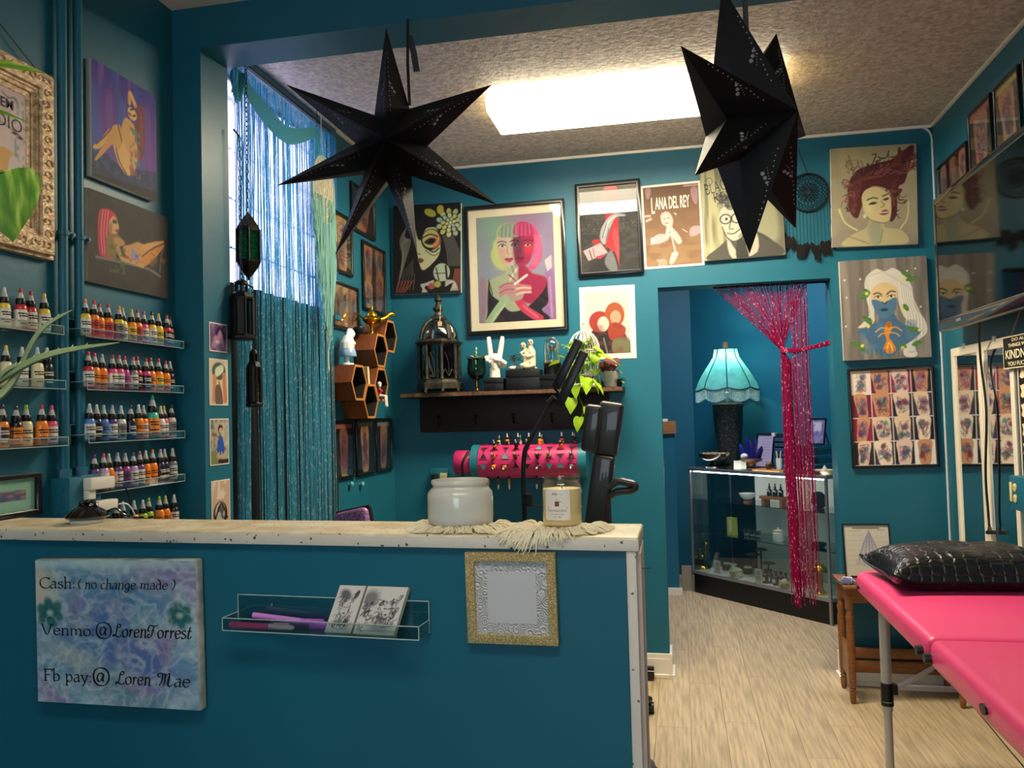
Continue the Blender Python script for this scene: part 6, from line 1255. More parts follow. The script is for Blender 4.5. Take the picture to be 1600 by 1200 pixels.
# white bird cage with golden pothos
P = shelfpos(914, -.1); t = thing('birdcage_planter', 'white wire birdcage overflowing with bright lime pothos', 'planter', Matrix.Translation(P)); WW = M('white_wire', 'e4e0d2', .4); cr = .085
obj('tray', MB().lathe([(cr, 0), (cr+.004, .004), (cr+.004, .02), (cr, .024)], 28), WW, t, smooth=50)
for k in range(18):
    a = 2*PI*k/18; obj('wire', MB().tube([(cr*math.cos(a), cr*math.sin(a), .02), (cr*math.cos(a), cr*math.sin(a), .2)]+[(cr*math.cos(q)*math.cos(a), cr*math.cos(q)*math.sin(a), .2+.11*math.sin(q)) for q in (.3, .6, .9, 1.2, 1.5)], .0022, 4), WW, t, smooth=60)
for z in (.07, .2): obj('hoop', MB().tube([(cr*math.cos(a*PI/14), cr*math.sin(a*PI/14), z) for a in range(29)], .003, 5, False), WW, t, smooth=60)
mb = MB()
for k in range(18): a0 = 2*PI*k/18; mb.tube([(cr*math.cos(a0+.1*math.cos(q)), cr*math.sin(a0+.1*math.cos(q)), .085+.01*math.sin(q)) for q in [j*PI/4 for j in range(9)]], .0018, 4, False)
o = obj('lattice_band', mb, WW, t); o['kind'] = 'stuff'; obj('finial', MB().lathe([(.018, .306), (.008, .316), (.014, .328), (.004, .34), (.012, .348), (.002, .356)], 12), WW, t, smooth=60)
LIME = M('lime_leaf', 'a6c92a', .45, transl=.3, vcol='8ab41e', vs=20)
def heartleaf(L, w, fold=.18, curl=.25):
    mb = MB(); prof = [(0, .0), (-.06, .30), (.05, .48), (.3, .5), (.55, .38), (.8, .18), (1, 0)]; C = []
    for s, hw in prof: C.append((s*L, hw*w, -curl*L*max(0, s)**2))
    for x, hw, z in C: mb.v += [Vector((x, -hw, z+fold*hw)), Vector((max(x, 0), 0, z)), Vector((x, hw, z+fold*hw))]
    for i in range(len(C)-1): a = 3*i; mb.f += [(a, a+3, a+4, a+1), (a+1, a+4, a+5, a+2)]
    return mb
def put_leaf(t, P, yaw, pitch, L, w, mat, roll=0, name='leaf'):
    o = obj(name, heartleaf(L, w), mat, t, smooth=170); o.matrix_local = Matrix.Translation(P) @ Matrix.Rotation(yaw, 4, 'Z') @ Matrix.Rotation(-pitch, 4, 'Y') @ Matrix.Rotation(roll, 4, 'X'); return o
rg = random.Random(9)
for k in range(30): a = rg.uniform(PI, 2*PI); put_leaf(t, (rg.uniform(-.06, .06), rg.uniform(-.07, .02), rg.uniform(.07, .26)), a, rg.uniform(-1.1, .4), rg.uniform(.06, .095), rg.uniform(.06, .085), LIME, rg.uniform(-.5, .5))
for px_, py_, L, yw, pt in [(936, 556, .11, .2, -.2), (914, 590, .1, -1.2, -.9), (925, 592, .09, -.4, -.9), (902, 602, .08, -1.9, -1.0), (932, 600, .07, -.2, -.8), (893, 622, .085, -1.7, -1.2), (917, 637, .075, -1.2, -1.1), (906, 652, .08, -2.2, -1.1), (915, 655, .045, -.5, -1.2), (873, 566, .06, 3.0, -.1), (883, 560, .055, 2.6, .5), (890, 545, .07, 2.5, .6), (922, 545, .08, -1.0, .2), (905, 570, .08, -1.8, -.4)]:
    Pw = onY(px_, py_, D-.215)-P; put_leaf(t, Pw, yw, pt, L, L*.8, LIME, rg.uniform(-.4, .4))
va = onY(905, 600, D-.19)-P; obj('vine', MB().tube(cat([(0, -.05, .05), (va.x, -.1, .01), onY(905, 620, D-.21)-P, onY(912, 640, D-.21)-P, onY(906, 655, D-.21)-P], 5), .0022, 5), M('vine_stem', '6a7a2a', .6), t, smooth=60)
# coleus pot and a trailing dark plant
P = shelfpos(955, -.1); t = thing('coleus_pot', 'white pot of dark red and lime edged coleus on the shelf', 'potted plant', Matrix.Translation(P))
obj('pot', MB().lathe([(.034, 0), (.036, .002), (.045, .075), (.047, .078), (.047, .086), (.043, .086), (.041, .07)], 24), M('white_pot', 'd2cdc2', .4), t, smooth=50); obj('soil', MB().lathe([(.041, .068), (.041, .072)], 14), MATS['soil'], t)
COL1 = M('coleus_red', '5c1428', .5, transl=.1); COL2 = M('coleus_edge', 'a8b83a', .5, transl=.2)
for k in range(10):
    a = PI+.2+k*.62; z = .09+.01*(k % 4); lf = put_leaf(t, (.012*math.cos(a), .012*math.sin(a), z), a, .5-.14*(k % 5), .062, .05, COL2); obj('leaf_centre', heartleaf(.05, .036), COL1, lf, smooth=170).location = (.004, 0, .0015)
put_leaf(t, (.008, -.035, .15), -1.5, -1.2, .075, .09, COL1); put_leaf(t, (-.03, -.03, .13), -2.0, -1.0, .055, .06, COL1)
P = shelfpos(981, -.1); P.x = sx1-.03; t = thing('dark_trailing_plant', 'small dark purple trailing plant at the end of the shelf', 'potted plant', Matrix.Translation(P))
obj('pot', MB().lathe([(.018, 0), (.024, .03), (.022, .03), (.018, .02)], 14), BLK, t, smooth=50); DKL = M('dark_purple_leaf', '1c1016', .5)
for k in range(9): a = -2.2+k*.5; put_leaf(t, (0, 0, .03), a, .6-.2*(k % 4), .05, .034, DKL if k % 3 else COL2)
t = thing('small_teal_vase', 'small dark teal vase between the birdcage and coleus pot', 'vase', Matrix.Translation(shelfpos(938, -.055)))
obj('vase', MB().lathe([(.014, 0), (.02, .012), (.018, .03), (.008, .042), (.010, .05), (.008, .05)], 14), M('teal_glaze', '16474c', .25), t, smooth=60)
# ------------------------------------------------------------ pink ink rack below the shelf
yr = D-.115; xa = onY(752, 722, yr).x; xb = onY(906, 722, yr).x; zc = onY(830, 722, yr-.08).z; rr = .090
t = thing('ink_rack', 'pink drum shaped ink rack with triangular holes on the back wall', 'rack', Matrix.Translation(((xa+xb)/2, yr, zc))); L = (xb-xa)/2; PKR = M('pink_plastic', 'bc2c66', .4); TLP = M('teal_plastic', '1d7080', .4)
cyl_ = MB(); cyl_.m = Matrix.Rotation(PI/2, 4, 'Y'); cyl_.lathe([(rr, -L), (rr, L)], 40); obj('drum', cyl_, PKR, t, smooth=50)
for s in (-1, 1): c2 = MB(); c2.m = Matrix.Rotation(PI/2, 4, 'Y'); c2.lathe([(rr*1.05, s*L-.002), (rr*1.05, s*(L+.042))], 40); obj('end_ring', c2, TLP, t, smooth=50)
c2 = MB(); c2.m = Matrix.Rotation(PI/2, 4, 'Y'); c2.lathe([(rr*.62, -L-.042), (rr*.62, -L-.06), (rr*.72, -L-.075), (rr*.72, -L-.14), (rr*.66, -L-.145)], 32); obj('end_knob', c2, PKR, t, smooth=50)
obj('cord_loop', MB().tube(cat([(-L-.06, -.05, .06), (-L-.085, -.08, 0), (-L-.09, -.06, -.07), (-L-.08, -.03, -.16)], 5), .006, 6), BLK, t, smooth=60)
obj('wall_bracket', MB().box(-L*.8, L*.8, rr*.8, .114, -.02, .02), BLK, t)
cols = 9; rg = random.Random(11); HOLE = M('hole_dark', '141418', .7); slots = []
for r_, ang in enumerate([-12, 20, 52, 84, 112]):
    for c in range(cols):
        x = -L*.88+2*L*.88*c/(cols-1); a = math.radians(ang); up_ = 1 if (c+r_) % 2 else -1; s = .021
        tri = [(s*math.cos(PI/2*up_+k*2*PI/3), s*math.sin(PI/2*up_+k*2*PI/3)) for k in range(3)]
        fr_ = Matrix.Translation((x, -rr*math.cos(a), rr*math.sin(a))) @ Matrix.Rotation(PI/2-a, 4, 'X')
        mt = TLP if (r_, c) in ((0, 0), (0, 6), (0, 7), (1, 2), (2, 5)) else HOLE
        mt = M('teal_insert', '3a9a9c', .4) if mt is TLP else HOLE
        o = obj('triangle_hole', MB().prism(tri, -.004, .0022), mt, t); o.matrix_local = fr_; slots.append((r_, c, x, a, mt is HOLE))
        o2 = obj('hole_rim', MB().ring([(p[0]*1.25, p[1]*1.25) for p in tri], [(p[0]*1.02, p[1]*1.02) for p in tri], -.003, .003), PKR, t); o2.matrix_local = fr_
codes = 'ood okw nkz gkz ooz rdw kkw ykz gwz okw kkz rkw'.split(); q = 0
for r_, c, x, a, ok in slots:
    if ok and ((r_ == 3 and c in (2, 3, 4, 5, 7, 8)) or (r_ == 4 and c in (1, 3, 5, 8)) or (r_ == 1 and c in (1, 3, 5, 6, 8)) or (r_ == 0 and c in (1, 2, 5, 8)) or (r_ == 2 and c in (1, 3, 4, 7))):
        w = Matrix.Translation(((xa+xb)/2+x, yr, zc)) @ Matrix.Rotation(-(PI/2-a)+PI, 4, 'X')
        ax = Vector((0, -math.cos(a), math.sin(a))); b2 = bottle(Vector((0, 0, 0)), 0, codes[q % 12], 'in the pink rack', .78, 'ink bottles in the pink rack')
        rot = UP.rotation_difference(ax).to_matrix().to_4x4(); b2.matrix_world = Matrix.Translation(Vector(((xa+xb)/2+x, yr, zc))+ax*(rr-.014)) @ rot @ Matrix.Scale(.78, 4)
        rown = ['front row', 'second row', 'third row', 'upper row', 'rearmost row'][r_]; nb, nl, nt_ = (CN_[k][0] for k in codes[q % 12])
        b2['label'] = f'{nb} ink bottle with {nl} label poking from the pink rack, {rown}'; q += 1
for k, u in enumerate((762, 778, 795, 838)):
    P = onY(u, 745, yr-.05); t2 = thing('ink_brush', ['white', 'pale green', 'cream', 'purple'][k]+' tipped brush hanging under the pink rack', 'brush', Matrix.Translation((P.x, yr-.045, zc-rr*.86)), 'brushes under the pink rack')
    obj('handle', MB().lathe([(.006, -.012), (.009, -.02), (.009, -.038), (.005, -.044)], 10), M('brush_collar_%d' % k, ['c08a70', '4a4438', '8a8030', '4a2c44'][k], .4), t2, smooth=60); obj('tip', MB().lathe([(.0055, -.042), (.0045, -.062), (.001, -.070)], 8), MATS['nozzle_plastic'], t2, smooth=60); obj('shank', MB().cyl((0, 0, .012), (0, 0, -.014), .005, n=8), DMET, t2)
# outlet behind the jar
P = onY(690, 745, D); t = thing('power_outlet', 'cream wall outlet with black plug behind the wide jar', 'outlet', wallM('B', P))
obj('box', MB().box(-.052, .052, -.04, .05, 0, .045), TEAL, t, bevel=.003); obj('face', MB().box(.005, .045, -.02, .025, .045, .048), M('cream_plastic', 'd8cc94', .4), t, bevel=.004)
for k in (-.006, .006): obj('slot', MB().box(.025+k-.001, .025+k+.001, 0, .01, .048, .0485), BLK, t)
obj('plug', MB().box(-.04, -.005, -.025, .02, .045, .075), BLK, t, bevel=.005); obj('cord', MB().tube(cat([(-.03, -.02, .07), (-.035, -.08, .06), (-.03, -.3, .02), (-.03, -P.z+.01, .02)], 6), .0035, 6), BLK, t, smooth=60)
# ------------------------------------------------------------ paper stars
STARM = M('black_paper', '0b0b0d', .6, spec=.2, bump=.05, bs=200)
DOT = M('perforation_paper', '8f8f92', .8)
def star(label, C, R, dpt, yaw, a0, tilt=0, tp=None, vp=None, apex=None):
    m = Matrix.Translation(C) @ Matrix.Rotation(yaw, 4, 'Z') @ Matrix.Rotation(tilt, 4, 'Y')
    t = thing('star_lantern', label, 'paper star', m, 'black paper stars'); n = 7; r = R*.36
    tips = [(R*math.cos(a0+2*PI*k/n), R*math.sin(a0+2*PI*k/n)) for k in range(n)]; val = [(r*math.cos(a0+2*PI*(k+.5)/n), r*math.sin(a0+2*PI*(k+.5)/n)) for k in range(n)]
    if tp: tips = [(p.x, p.z) for p in tp]; val = [(p.x, p.z) for p in vp]
    dots = MB(); rg = random.Random(5)
    for k in range(n):
        T = Vector((tips[k][0], 0, tips[k][1])); V0 = Vector((val[k-1][0], 0, val[k-1][1])); V1 = Vector((val[k][0], 0, val[k][1])); A = apex or Vector((0, -dpt, 0)); Bk = Vector((0, dpt, 0))
        mb = MB(); mb.add([A, V0, T, V1, Bk], [(0, 1, 2), (0, 2, 3), (4, 2, 1), (4, 3, 2)]); obj('star_point', mb, STARM, t)
        for (P, Q, W) in ((A, T, V0), (A, T, V1)):
            nn = (Q-P).cross(W-P).normalized(); nn = nn if nn.y < 0 else -nn
            spots = [(.32+.06*i, .5-.10*i, .0056-.0006*i) for i in range(3)]+[(.2+.045*i, .22+.02*math.sin(i*1.3), .0021) for i in range(13)]+[(.30+.03*i, .40-.035*i, .0014) for i in range(6)]
            for s, q, rad in spots:
                c = P+(Q-P)*s+(W-P)*q*(1-s)
                ux = (Q-P).normalized(); uy = nn.cross(ux)
                dots.add([c+nn*.0006+(ux*math.cos(j*PI/3)+uy*math.sin(j*PI/3))*rad for j in range(6)], [tuple(range(6))])
    o = obj('perforations', dots, DOT, t); o['kind'] = 'stuff'
    return t
Ys = 2.24; C1 = onY(600, 246, Ys); R1_ = .338
TP = [(603, 42), (769, 132), (779, 321), (652, 396), (523, 399), (432, 290), (447, 132)]; VP_ = [(640, 170), (668, 228), (643, 275), (604, 282), (571, 266), (556, 224), (585, 180)]
t = star('black seven pointed paper star facing the counter, hung by a ribbon', C1, R1_, .13, 0, 0, 0, [onY(u, v, Ys)-C1 for u, v in TP], [onY(u, v, Ys)-C1 for u, v in VP_], onY(603, 217, Ys-.13)-C1)
RB = M('black_ribbon', '15151a', .7); GR = M('grey_ribbon', '4a4a52', .7, transl=.3)
Pt = onY(637, 30, Y1-.004); Pm = onY(637, 100, Ys+.04); Pb = onY(640, 165, Ys)
inv = t.matrix_world.inverted()
def flat_ribbon(pts, w, side=Vector((1, 0, 0))):
    mb = MB(); n = len(pts)
    for i, p in enumerate(pts): mb.v += [p-side*w/2, p+side*w/2, p+side*w/2+Vector((0, .0008, 0)), p-side*w/2+Vector((0, .0008, 0))]
    for i in range(n-1): a = 4*i; mb.f += [(a, a+1, a+5, a+4), (a+2, a+3, a+7, a+6), (a+1, a+2, a+6, a+5), (a+3, a, a+4, a+7)]
    mb.f += [(0, 3, 2, 1), (4*n-4, 4*n-3, 4*n-2, 4*n-1)]; return mb
def loc(mb, inv): mb.v = [inv @ v for v in mb.v]; return mb
obj('ribbon', loc(flat_ribbon([Pt, Pm, Pb, C1+Vector((0, .0, .16))], .009), inv), RB, t)
obj('ribbon_tail', loc(flat_ribbon([onY(639, 55, Y1-.03), onY(646, 80, Y1-.05), onY(651, 112, Y1-.04)], .02), inv), GR, t)
C2_ = onY(1172, 194, 2.2)
t = star('black seven pointed paper star turned edge on, hung before the doorway', C2_, .345, .13, math.radians(58), math.radians(4), math.radians(-4))
inv = t.matrix_world.inverted(); obj('ribbon', loc(flat_ribbon([Vector((C2_.x+.0, Y1-.004, ZH+.06)), Vector((C2_.x, C2_.y+.03, ZH-.06)), C2_+Vector((0, 0, .2))], .014), inv), GR, t)
# ------------------------------------------------------------ black dreamcatcher with feathers
P = onY(1263, 300, D-.02); t = thing('feather_dreamcatcher', 'black crochet dreamcatcher with dark feathers above the doorway', 'dreamcatcher', wallM('B', (P.x, D-.014, P.z))); rr = .099
obj('hoop', MB().tube([(rr*math.cos(a*PI/18), rr*math.sin(a*PI/18), 0) for a in range(37)], .0045, 6, False), BLK, t, smooth=60)
mb = MB()
for rad, k, amp in ((.9, 24, .09), (.72, 24, .08), (.5, 18, .08), (.34, 12, .08), (.2, 9, .06)):
    mb.tube([(rr*(rad+amp*math.sin(k*a*2*PI/144))*math.cos(a*2*PI/144), rr*(rad+amp*math.sin(k*a*2*PI/144))*math.sin(a*2*PI/144), 0) for a in range(145)], .0022, 4, False)
o = obj('crochet_web', mb, BLK, t); o['kind'] = 'stuff'; obj('centre_ring', MB().tube([(rr*.1*math.cos(a*PI/6), rr*.1*math.sin(a*PI/6), 0) for a in range(13)], .003, 4, False), M('web_brown', '3a2826', .8), t)
hk = onY(1247, 232, D-.014); obj('hanging_cord', MB().tube([(0, rr, 0), (hk.x-P.x, hk.z-P.z, 0)], .0018, 4), BLK, t)
FE = M('black_feather', '0c0b0a', .7, spec=.2, vcol='16130f', vs=30); rg = random.Random(4)
for i in range(15):
    x = -.12+.25*i/14; u = abs(i-7.2)/7.7; yb = -.19-.07*(1-u*u)-rg.uniform(0, .03)
    yt = -math.sqrt(max(0, rr*rr-min(abs(x), rr)**2)) if abs(x) < rr else .0
    st = obj('feather_string', MB().tube([(min(max(x, -rr), rr)*.96, yt, 0), (x, yb, .002)], .0012, 4), BLK, t)
    f = MB(); L = .07+.02*(1-u); ang = rg.uniform(-.35, .35)
    out = [(0, .004), (.011, -.01), (.0135, -L*.45), (.009, -L*.8), (0, -L), (-.009, -L*.8), (-.0135, -L*.45), (-.011, -.01)]
    f.prism([(x+px*math.cos(ang)-py*math.sin(ang), yb+px*math.sin(ang)+py*math.cos(ang)) for px, py in out], .001+.0015*(i % 3), .0022+.0015*(i % 3)); obj('feather', f, FE, t)
# ------------------------------------------------------------ floor lamp with twin bars and the black chair behind the counter
yl = 3.62; q = lambda u, v, y=yl: onY(u, v, y)
b0 = q(820, 812); t = thing('bar_floor_lamp', 'black gooseneck floor lamp with two slanting light bars', 'floor lamp', Matrix.Translation((b0.x, yl, 0))); O = Vector((b0.x, yl, 0))
obj('base', MB().lathe([(.13, 0), (.13, .012), (.03, .02), (.018, .03)], 28), BLK, t, smooth=50)
obj('pole', MB().tube(cat([(0, 0, .02), b0-O, q(818, 765)-O, q(819, 712)-O, q(826, 692)-O, q(841, 663)-O, q(862, 625)-O], 5), .0105, 10), BLK, t, smooth=60)
obj('clamp', MB().tube([q(823, 790)-O, q(825, 772)-O], [.026, .02], 8), BLK, t); obj('clamp_lever', MB().tube([q(828, 789)-O, q(846, 791)-O], .005, 6), BLK, t)
for ua, va, ub, vb, dy in ((868, 606, 905, 532, 0), (873, 634, 913, 550, -.03)):
    A = q(ua, va, yl+dy)-O; Bv = q(ub, vb, yl+dy)-O; d = (Bv-A).normalized(); L = (Bv-A).length; s = Vector((0, 1, 0)); w = d.cross(s).normalized()
    mm = Matrix(((w.x, s.x, d.x, A.x), (w.y, s.y, d.y, A.y), (w.z, s.z, d.z, A.z), (0, 0, 0, 1)))
    o = obj('light_bar', MB().box(-.019, .019, -.014, .014, 0, L), M('satin_black', '0d0d0f', .35), t, bevel=.003); o.matrix_local = mm
    o2 = obj('bar_tip', MB().box(-.012, .012, -.0125, .0, L-.002, L+.004), WP, o)
obj('hinge', MB().tube([q(858, 632)-O, q(868, 622)-O], .02, 8).tube([q(866, 606)-O, q(876, 618)-O], .006, 6), DMET, t)
VN = M('black_vinyl', '2b2a28', .38, coat=.25, bump=.06, bs=160)
yc = 3.5; b0 = q(925, 815, yc); O = Vector((b0.x+.03, yc, 0)); t = thing('tattoo_chair', 'black padded tattoo client chair folded upright behind the counter', 'chair', Matrix.Translation(O))
def pad(name, c0, c1, w, th, dy, tw=0):
    A = q(*c0, yc+dy)-O; Bv = q(*c1, yc+dy)-O; d = (Bv-A).normalized(); s = Vector((math.sin(tw), math.cos(tw), 0)); w_ = s.cross(d).normalized(); s = d.cross(w_).normalized(); L = (Bv-A).length
    o = obj(name, MB().box(-w/2, w/2, -th/2, th/2, 0, L), VN, t, bevel=.018, seg=4); o.matrix_local = Matrix(((w_.x, s.x, d.x, A.x), (w_.y, s.y, d.y, A.y), (w_.z, s.z, d.z, A.z), (0, 0, 0, 1))); return o
pad('head_pad', (921, 706), (929, 632), .075, .05, .0); pad('back_pad', (945, 712), (957, 628), .105, .06, .03); pad('seat_pad', (923, 880), (945, 711), .095, .06, .02)
obj('arm_rest', MB().tube(cat([q(950, 762, yc)-O, q(965, 752, yc)-O, q(980, 754, yc)-O, q(992, 758, yc)-O, q(988, 766, yc)-O, q(966, 768, yc)-O, q(952, 776, yc)-O], 5), .016, 8), VN, t, smooth=60)
obj('ratchet_bar', MB().box(-.011, .011, .02, .034, q(945, 815, yc).z-.6, q(950, 765, yc).z), BLK, t, bevel=.002).location = (q(950, 790, yc).x-O.x, 0, 0)
obj('pedestal', MB().cyl((0, 0, .08), (0, 0, b0.z-.15), .03, n=16), DMET, t, smooth=60)
for k, (x, y) in enumerate([(.165, .47), (.12, .14), (-.2, .3), (-.2, -.2), (.0, -.3)]):
    lg = obj('base_leg', MB().tube([(0, 0, .085), (x, y, .065)], [.024, .016], 8), BLK, t, smooth=60); obj('caster', MB().tube([(x-.02, y, .026), (x+.02, y, .026)], .026, 14).box(x-.012, x+.012, y-.012, y+.012, .03, .07), BLK, lg, smooth=50)
P = onZ(1016, 1061, .001); t = thing('power_brick', 'small black power box on the floor beside the doorway baseboard', 'power adapter', Matrix.Translation((P.x-.012, D-.062, 0)))
obj('brick', MB().box(-.06, .035, -.022, .022, .012, .07), BLK, t, bevel=.006); obj('rib', MB().box(-.06, .036, -.023, .023, .052, .056), WP, t); obj('foot', MB().box(-.02, .0, -.01, .01, 0, .014), BLK, t)
P = onZ(1012, 1200, 0); t = thing('foot_pedal', 'grey rounded foot pedal on the floor beside the counter', 'foot pedal', Matrix.Translation((P.x-.055, 3.33, 0)))
obj('pedal', MB().lathe([(.09, 0), (.092, .01), (.085, .03), (.06, .045), (.02, .05)], 28), M('grey_rubber', '4a4a4c', .6), t, smooth=50); obj('base_ring', MB().lathe([(.098, 0), (.098, .006)], 28), BLK, t)
Pg = onY(548, 812, 2.9); t = thing('glitter_chair', 'purple glitter chair back showing above the counter', 'chair', Matrix.Translation((Pg.x, 2.9, 0)) @ Matrix.Rotation(-.25, 4, 'Z'))
GLT = M('purple_glitter', '7a4a80', .4, metal=.4, glit=.35, gs=420, gcol='d0a0d4', bump=.3, bs=500)
zt_ = onY(548, 796, 2.9).z
obj('back_pad', MB().box(-.075, .075, -.02, .02, -.22, -.002), GLT, t, bevel=.02, seg=4).matrix_local = Matrix.Translation((0, 0, zt_)) @ Matrix.Rotation(-.2, 4, 'Y'); obj('shell', MB().box(-.085, .078, .012, .03, -.225, .004), BLK, t, bevel=.01).matrix_local = Matrix.Translation((0, 0, zt_)) @ Matrix.Rotation(-.2, 4, 'Y')
obj('seat', MB().lathe([(.17, .46), (.19, .48), (.19, .52), (.16, .54)], 28, (0, -.18, 0)), GLT, t, smooth=50); obj('back_bar', MB().tube([(0, .03, zt_-.2), (0, .05, .6), (0, -.1, .46)], .014, 8), DMET, t, smooth=60); obj('column', MB().cyl((0, -.18, .06), (0, -.18, .46), .025), DMET, t, smooth=60)
for k in range(5): a = k*2*PI/5; lg = obj('base_leg', MB().tube([(0, -.18, .07), (.24*math.cos(a), -.18+.24*math.sin(a), .05)], .014, 8), BLK, t); obj('caster', MB().ball((.24*math.cos(a), -.18+.24*math.sin(a), .026), .026, 10, 8), BLK, lg)

# ------------------------------------------------------------ television, mirrors and the rest of the right wall
tvx = 1.20; yf, yn, z0, z1 = 4.150, 3.05, 1.752, 2.372
t = thing('television', 'wall mounted flat screen television with glossy dark bezel', 'television', Matrix(((0, 0, -1, tvx+.0), (-1, 0, 0, (yf+yn)/2), (0, 1, 0, z0), (0, 0, 0, 1)))); w = (yf-yn)/2; h = z1-z0
GB2 = M('gloss_bezel', '14120f', .12, coat=.8); obj('bezel', MB().ring(loop4(-w, w, 0, h), loop4(-w+.028, w-.028, .05, h-.03), -.03, .004), GB2, t, bevel=.004)
obj('screen', MB().box(-w+.026, w-.026, .048, h-.028, -.028, .0005), M('dark_screen', '040506', .06, spec=.4), t); obj('rear_shell', MB().box(-w+.03, w-.03, .03, h-.03, -.06, -.03), BLK, t, bevel=.01)
obj('mount', MB().box(-.2, .2, .15, .4, -(XR-tvx)+.001, -.055), BLK, t); obj('badge', MB().box(-w+.26, -w+.31, .022, .034, .004, .005), M('silver_badge', 'b8b8bc', .3, metal=.8), t); obj('silver_edge', MB().box(-w+.02, w-.02, -.004, .001, -.02, .0), M('silver_trim', '8a8478', .3, metal=.7), t)
obj('power_cord', MB().tube(cat([onX(1530, 512, tvx+.03)+Vector((0, 0, .03)), onX(1532, 560, XR-.03), onX(1541, 640, XR-.03), onX(1540, 740, XR-.035), onX(1544, 800, XR-.03), onX(1546, 826, XR-.03)], 6), .005, 6), BLK, None)
pc = bpy.data.objects['power_cord']; pc.parent = t; pc.matrix_parent_inverse = t.matrix_world.inverted()
o = obj('cord_plug', MB().tube([onX(1546, 824, XR-.03), onX(1548, 834, XR-.03)], [.008, .012], 8).tube([onX(1543, 832, XR-.03), onX(1556, 832, XR-.03)], .009, 8), BLK, t); o.matrix_parent_inverse = t.matrix_world.inverted()
MIR = M('mirror_silver', 'e4e8e8', .015, metal=1); WFR = M('white_mirror_frame', 'e6dcc6', .4)
for k, (ya_, yb2, lb) in enumerate([(4.335, 3.945, 'tall white framed mirror nearest the back wall'), (3.938, 3.585, 'tall white framed mirror behind the small hanging sign')]):
    zt = 1.682; zb_ = .42; w = ya_-yb2; t = thing('wall_mirror' if 0 else 'tall_mirror', lb, 'mirror', wallM('R', (XR, (ya_+yb2)/2, zb_)), 'tall white mirrors')
    obj('frame', MB().ring(loop4(-w/2, w/2, 0, zt-zb_), loop4(-w/2+.04, w/2-.04, .04, zt-zb_-.04), .001, .016), WFR, t, bevel=.003); obj('mirror_glass', MB().box(-w/2+.035, w/2-.035, .035, zt-zb_-.035, .002, .008), MIR, t)
    obj('clip', MB().box(-.012, .012, zt-zb_-.012, zt-zb_+.012, .014, .022), M('clear_clip', 'cfd6d6', .15, alpha=.5), t)
c0 = onX(1567, 540, XR-.03); cm = onX(1593, 540, XR-.03); sw = (c0.y-cm.y)*2; zs1 = onX(1567, 528, XR-.03).z; zs0 = onX(1570, 577, XR-.03).z; h = zs1-zs0
t = thing('kindness_sign', 'small black plaque with cream lettering hung on a rope', 'sign', wallM('R', (XR-.018, c0.y-sw/2, zs0)))
obj('board', MB().box(-sw/2, sw/2, 0, h, .001, .012), M('plaque_black', '15130f', .5), t, bevel=.002); CRL = M('cream_paint', 'e6dcb8', .6); obj('border', MB().ring(loop4(-sw/2, sw/2, 0, h), loop4(-sw/2+.004, sw/2-.004, .004, h-.004), .012, .0128), CRL, t)
for s, yy, hh, ww in (('DO ALL', .83, .1, .42), ('THINGS WITH', .66, .11, .66), ('KINDNESS', .30, .28, .84), ('YOU FUCKERS', .08, .13, .74)): text_geo(s, sw*ww, h*hh, t, CRL, 0, h*yy, .0131, align='CENTER', bold=.015)
obj('rope', MB().tube([(-sw*.28, h, .006), (0, h+.095, .003), (sw*.28, h, .006)], .0035, 6), M('jute', '8a7a58', .9), t); obj('nail', MB().cyl((0, h+.095, -.017), (0, h+.095, .004), .002, n=6), DMET, t)
ya_ = onX(1591, 660, XR-.02).y; t = thing('ornament_print', 'tall black print with a column of white ornaments beside the mirrors', 'picture frame', wallM('R', (XR, ya_-.13, onX(1595, 747, XR-.02).z)))
obj('board', MB().box(-.13, .13, 0, .47, .001, .012), BLK, t); obj('edge', MB().ring(loop4(-.13, .13, 0, .47), loop4(-.122, .122, .008, .462), .012, .015), WFR, t)
for k in range(6):
    for j in range(3): x, y = -.085+.085*j, .04+.075*k; obj('ornament', MB().prism([(x-.03, y-.02), (x-.012, y-.028), (x+.03, y-.02), (x+.02, y), (x+.03, y+.02), (x, y+.026), (x-.03, y+.02), (x-.018, y)], .012, .0126), CRL, t)
P = onX(1590, 770, XR-.05); t = thing('surface_outlet', 'teal surface box with cream outlet and switch beside the mirror', 'outlet', wallM('R', (XR, P.y-.04, P.z-.065))); CRP = MATS['cream_plastic']
obj('box', MB().box(-.075, .075, 0, .13, .017, .065), TEAL, t, bevel=.004)
sk = obj('switch_plate', MB().box(-.068, -.045, .03, .105, .065, .069), CRP, t, bevel=.003)
for k in (0, 1): f = obj('socket_face', MB().lathe([(.016, 0), (.016, .003), (.014, .004)], 18, (-.02, .045+.042*k, .065)), CRP, t, smooth=50); [obj('slot', MB().box(-.02+s*.005-.001, -.02+s*.005+.001, .042+.042*k, .05+.042*k, .069, .0695), BLK, f) for s in (-1, 1)]

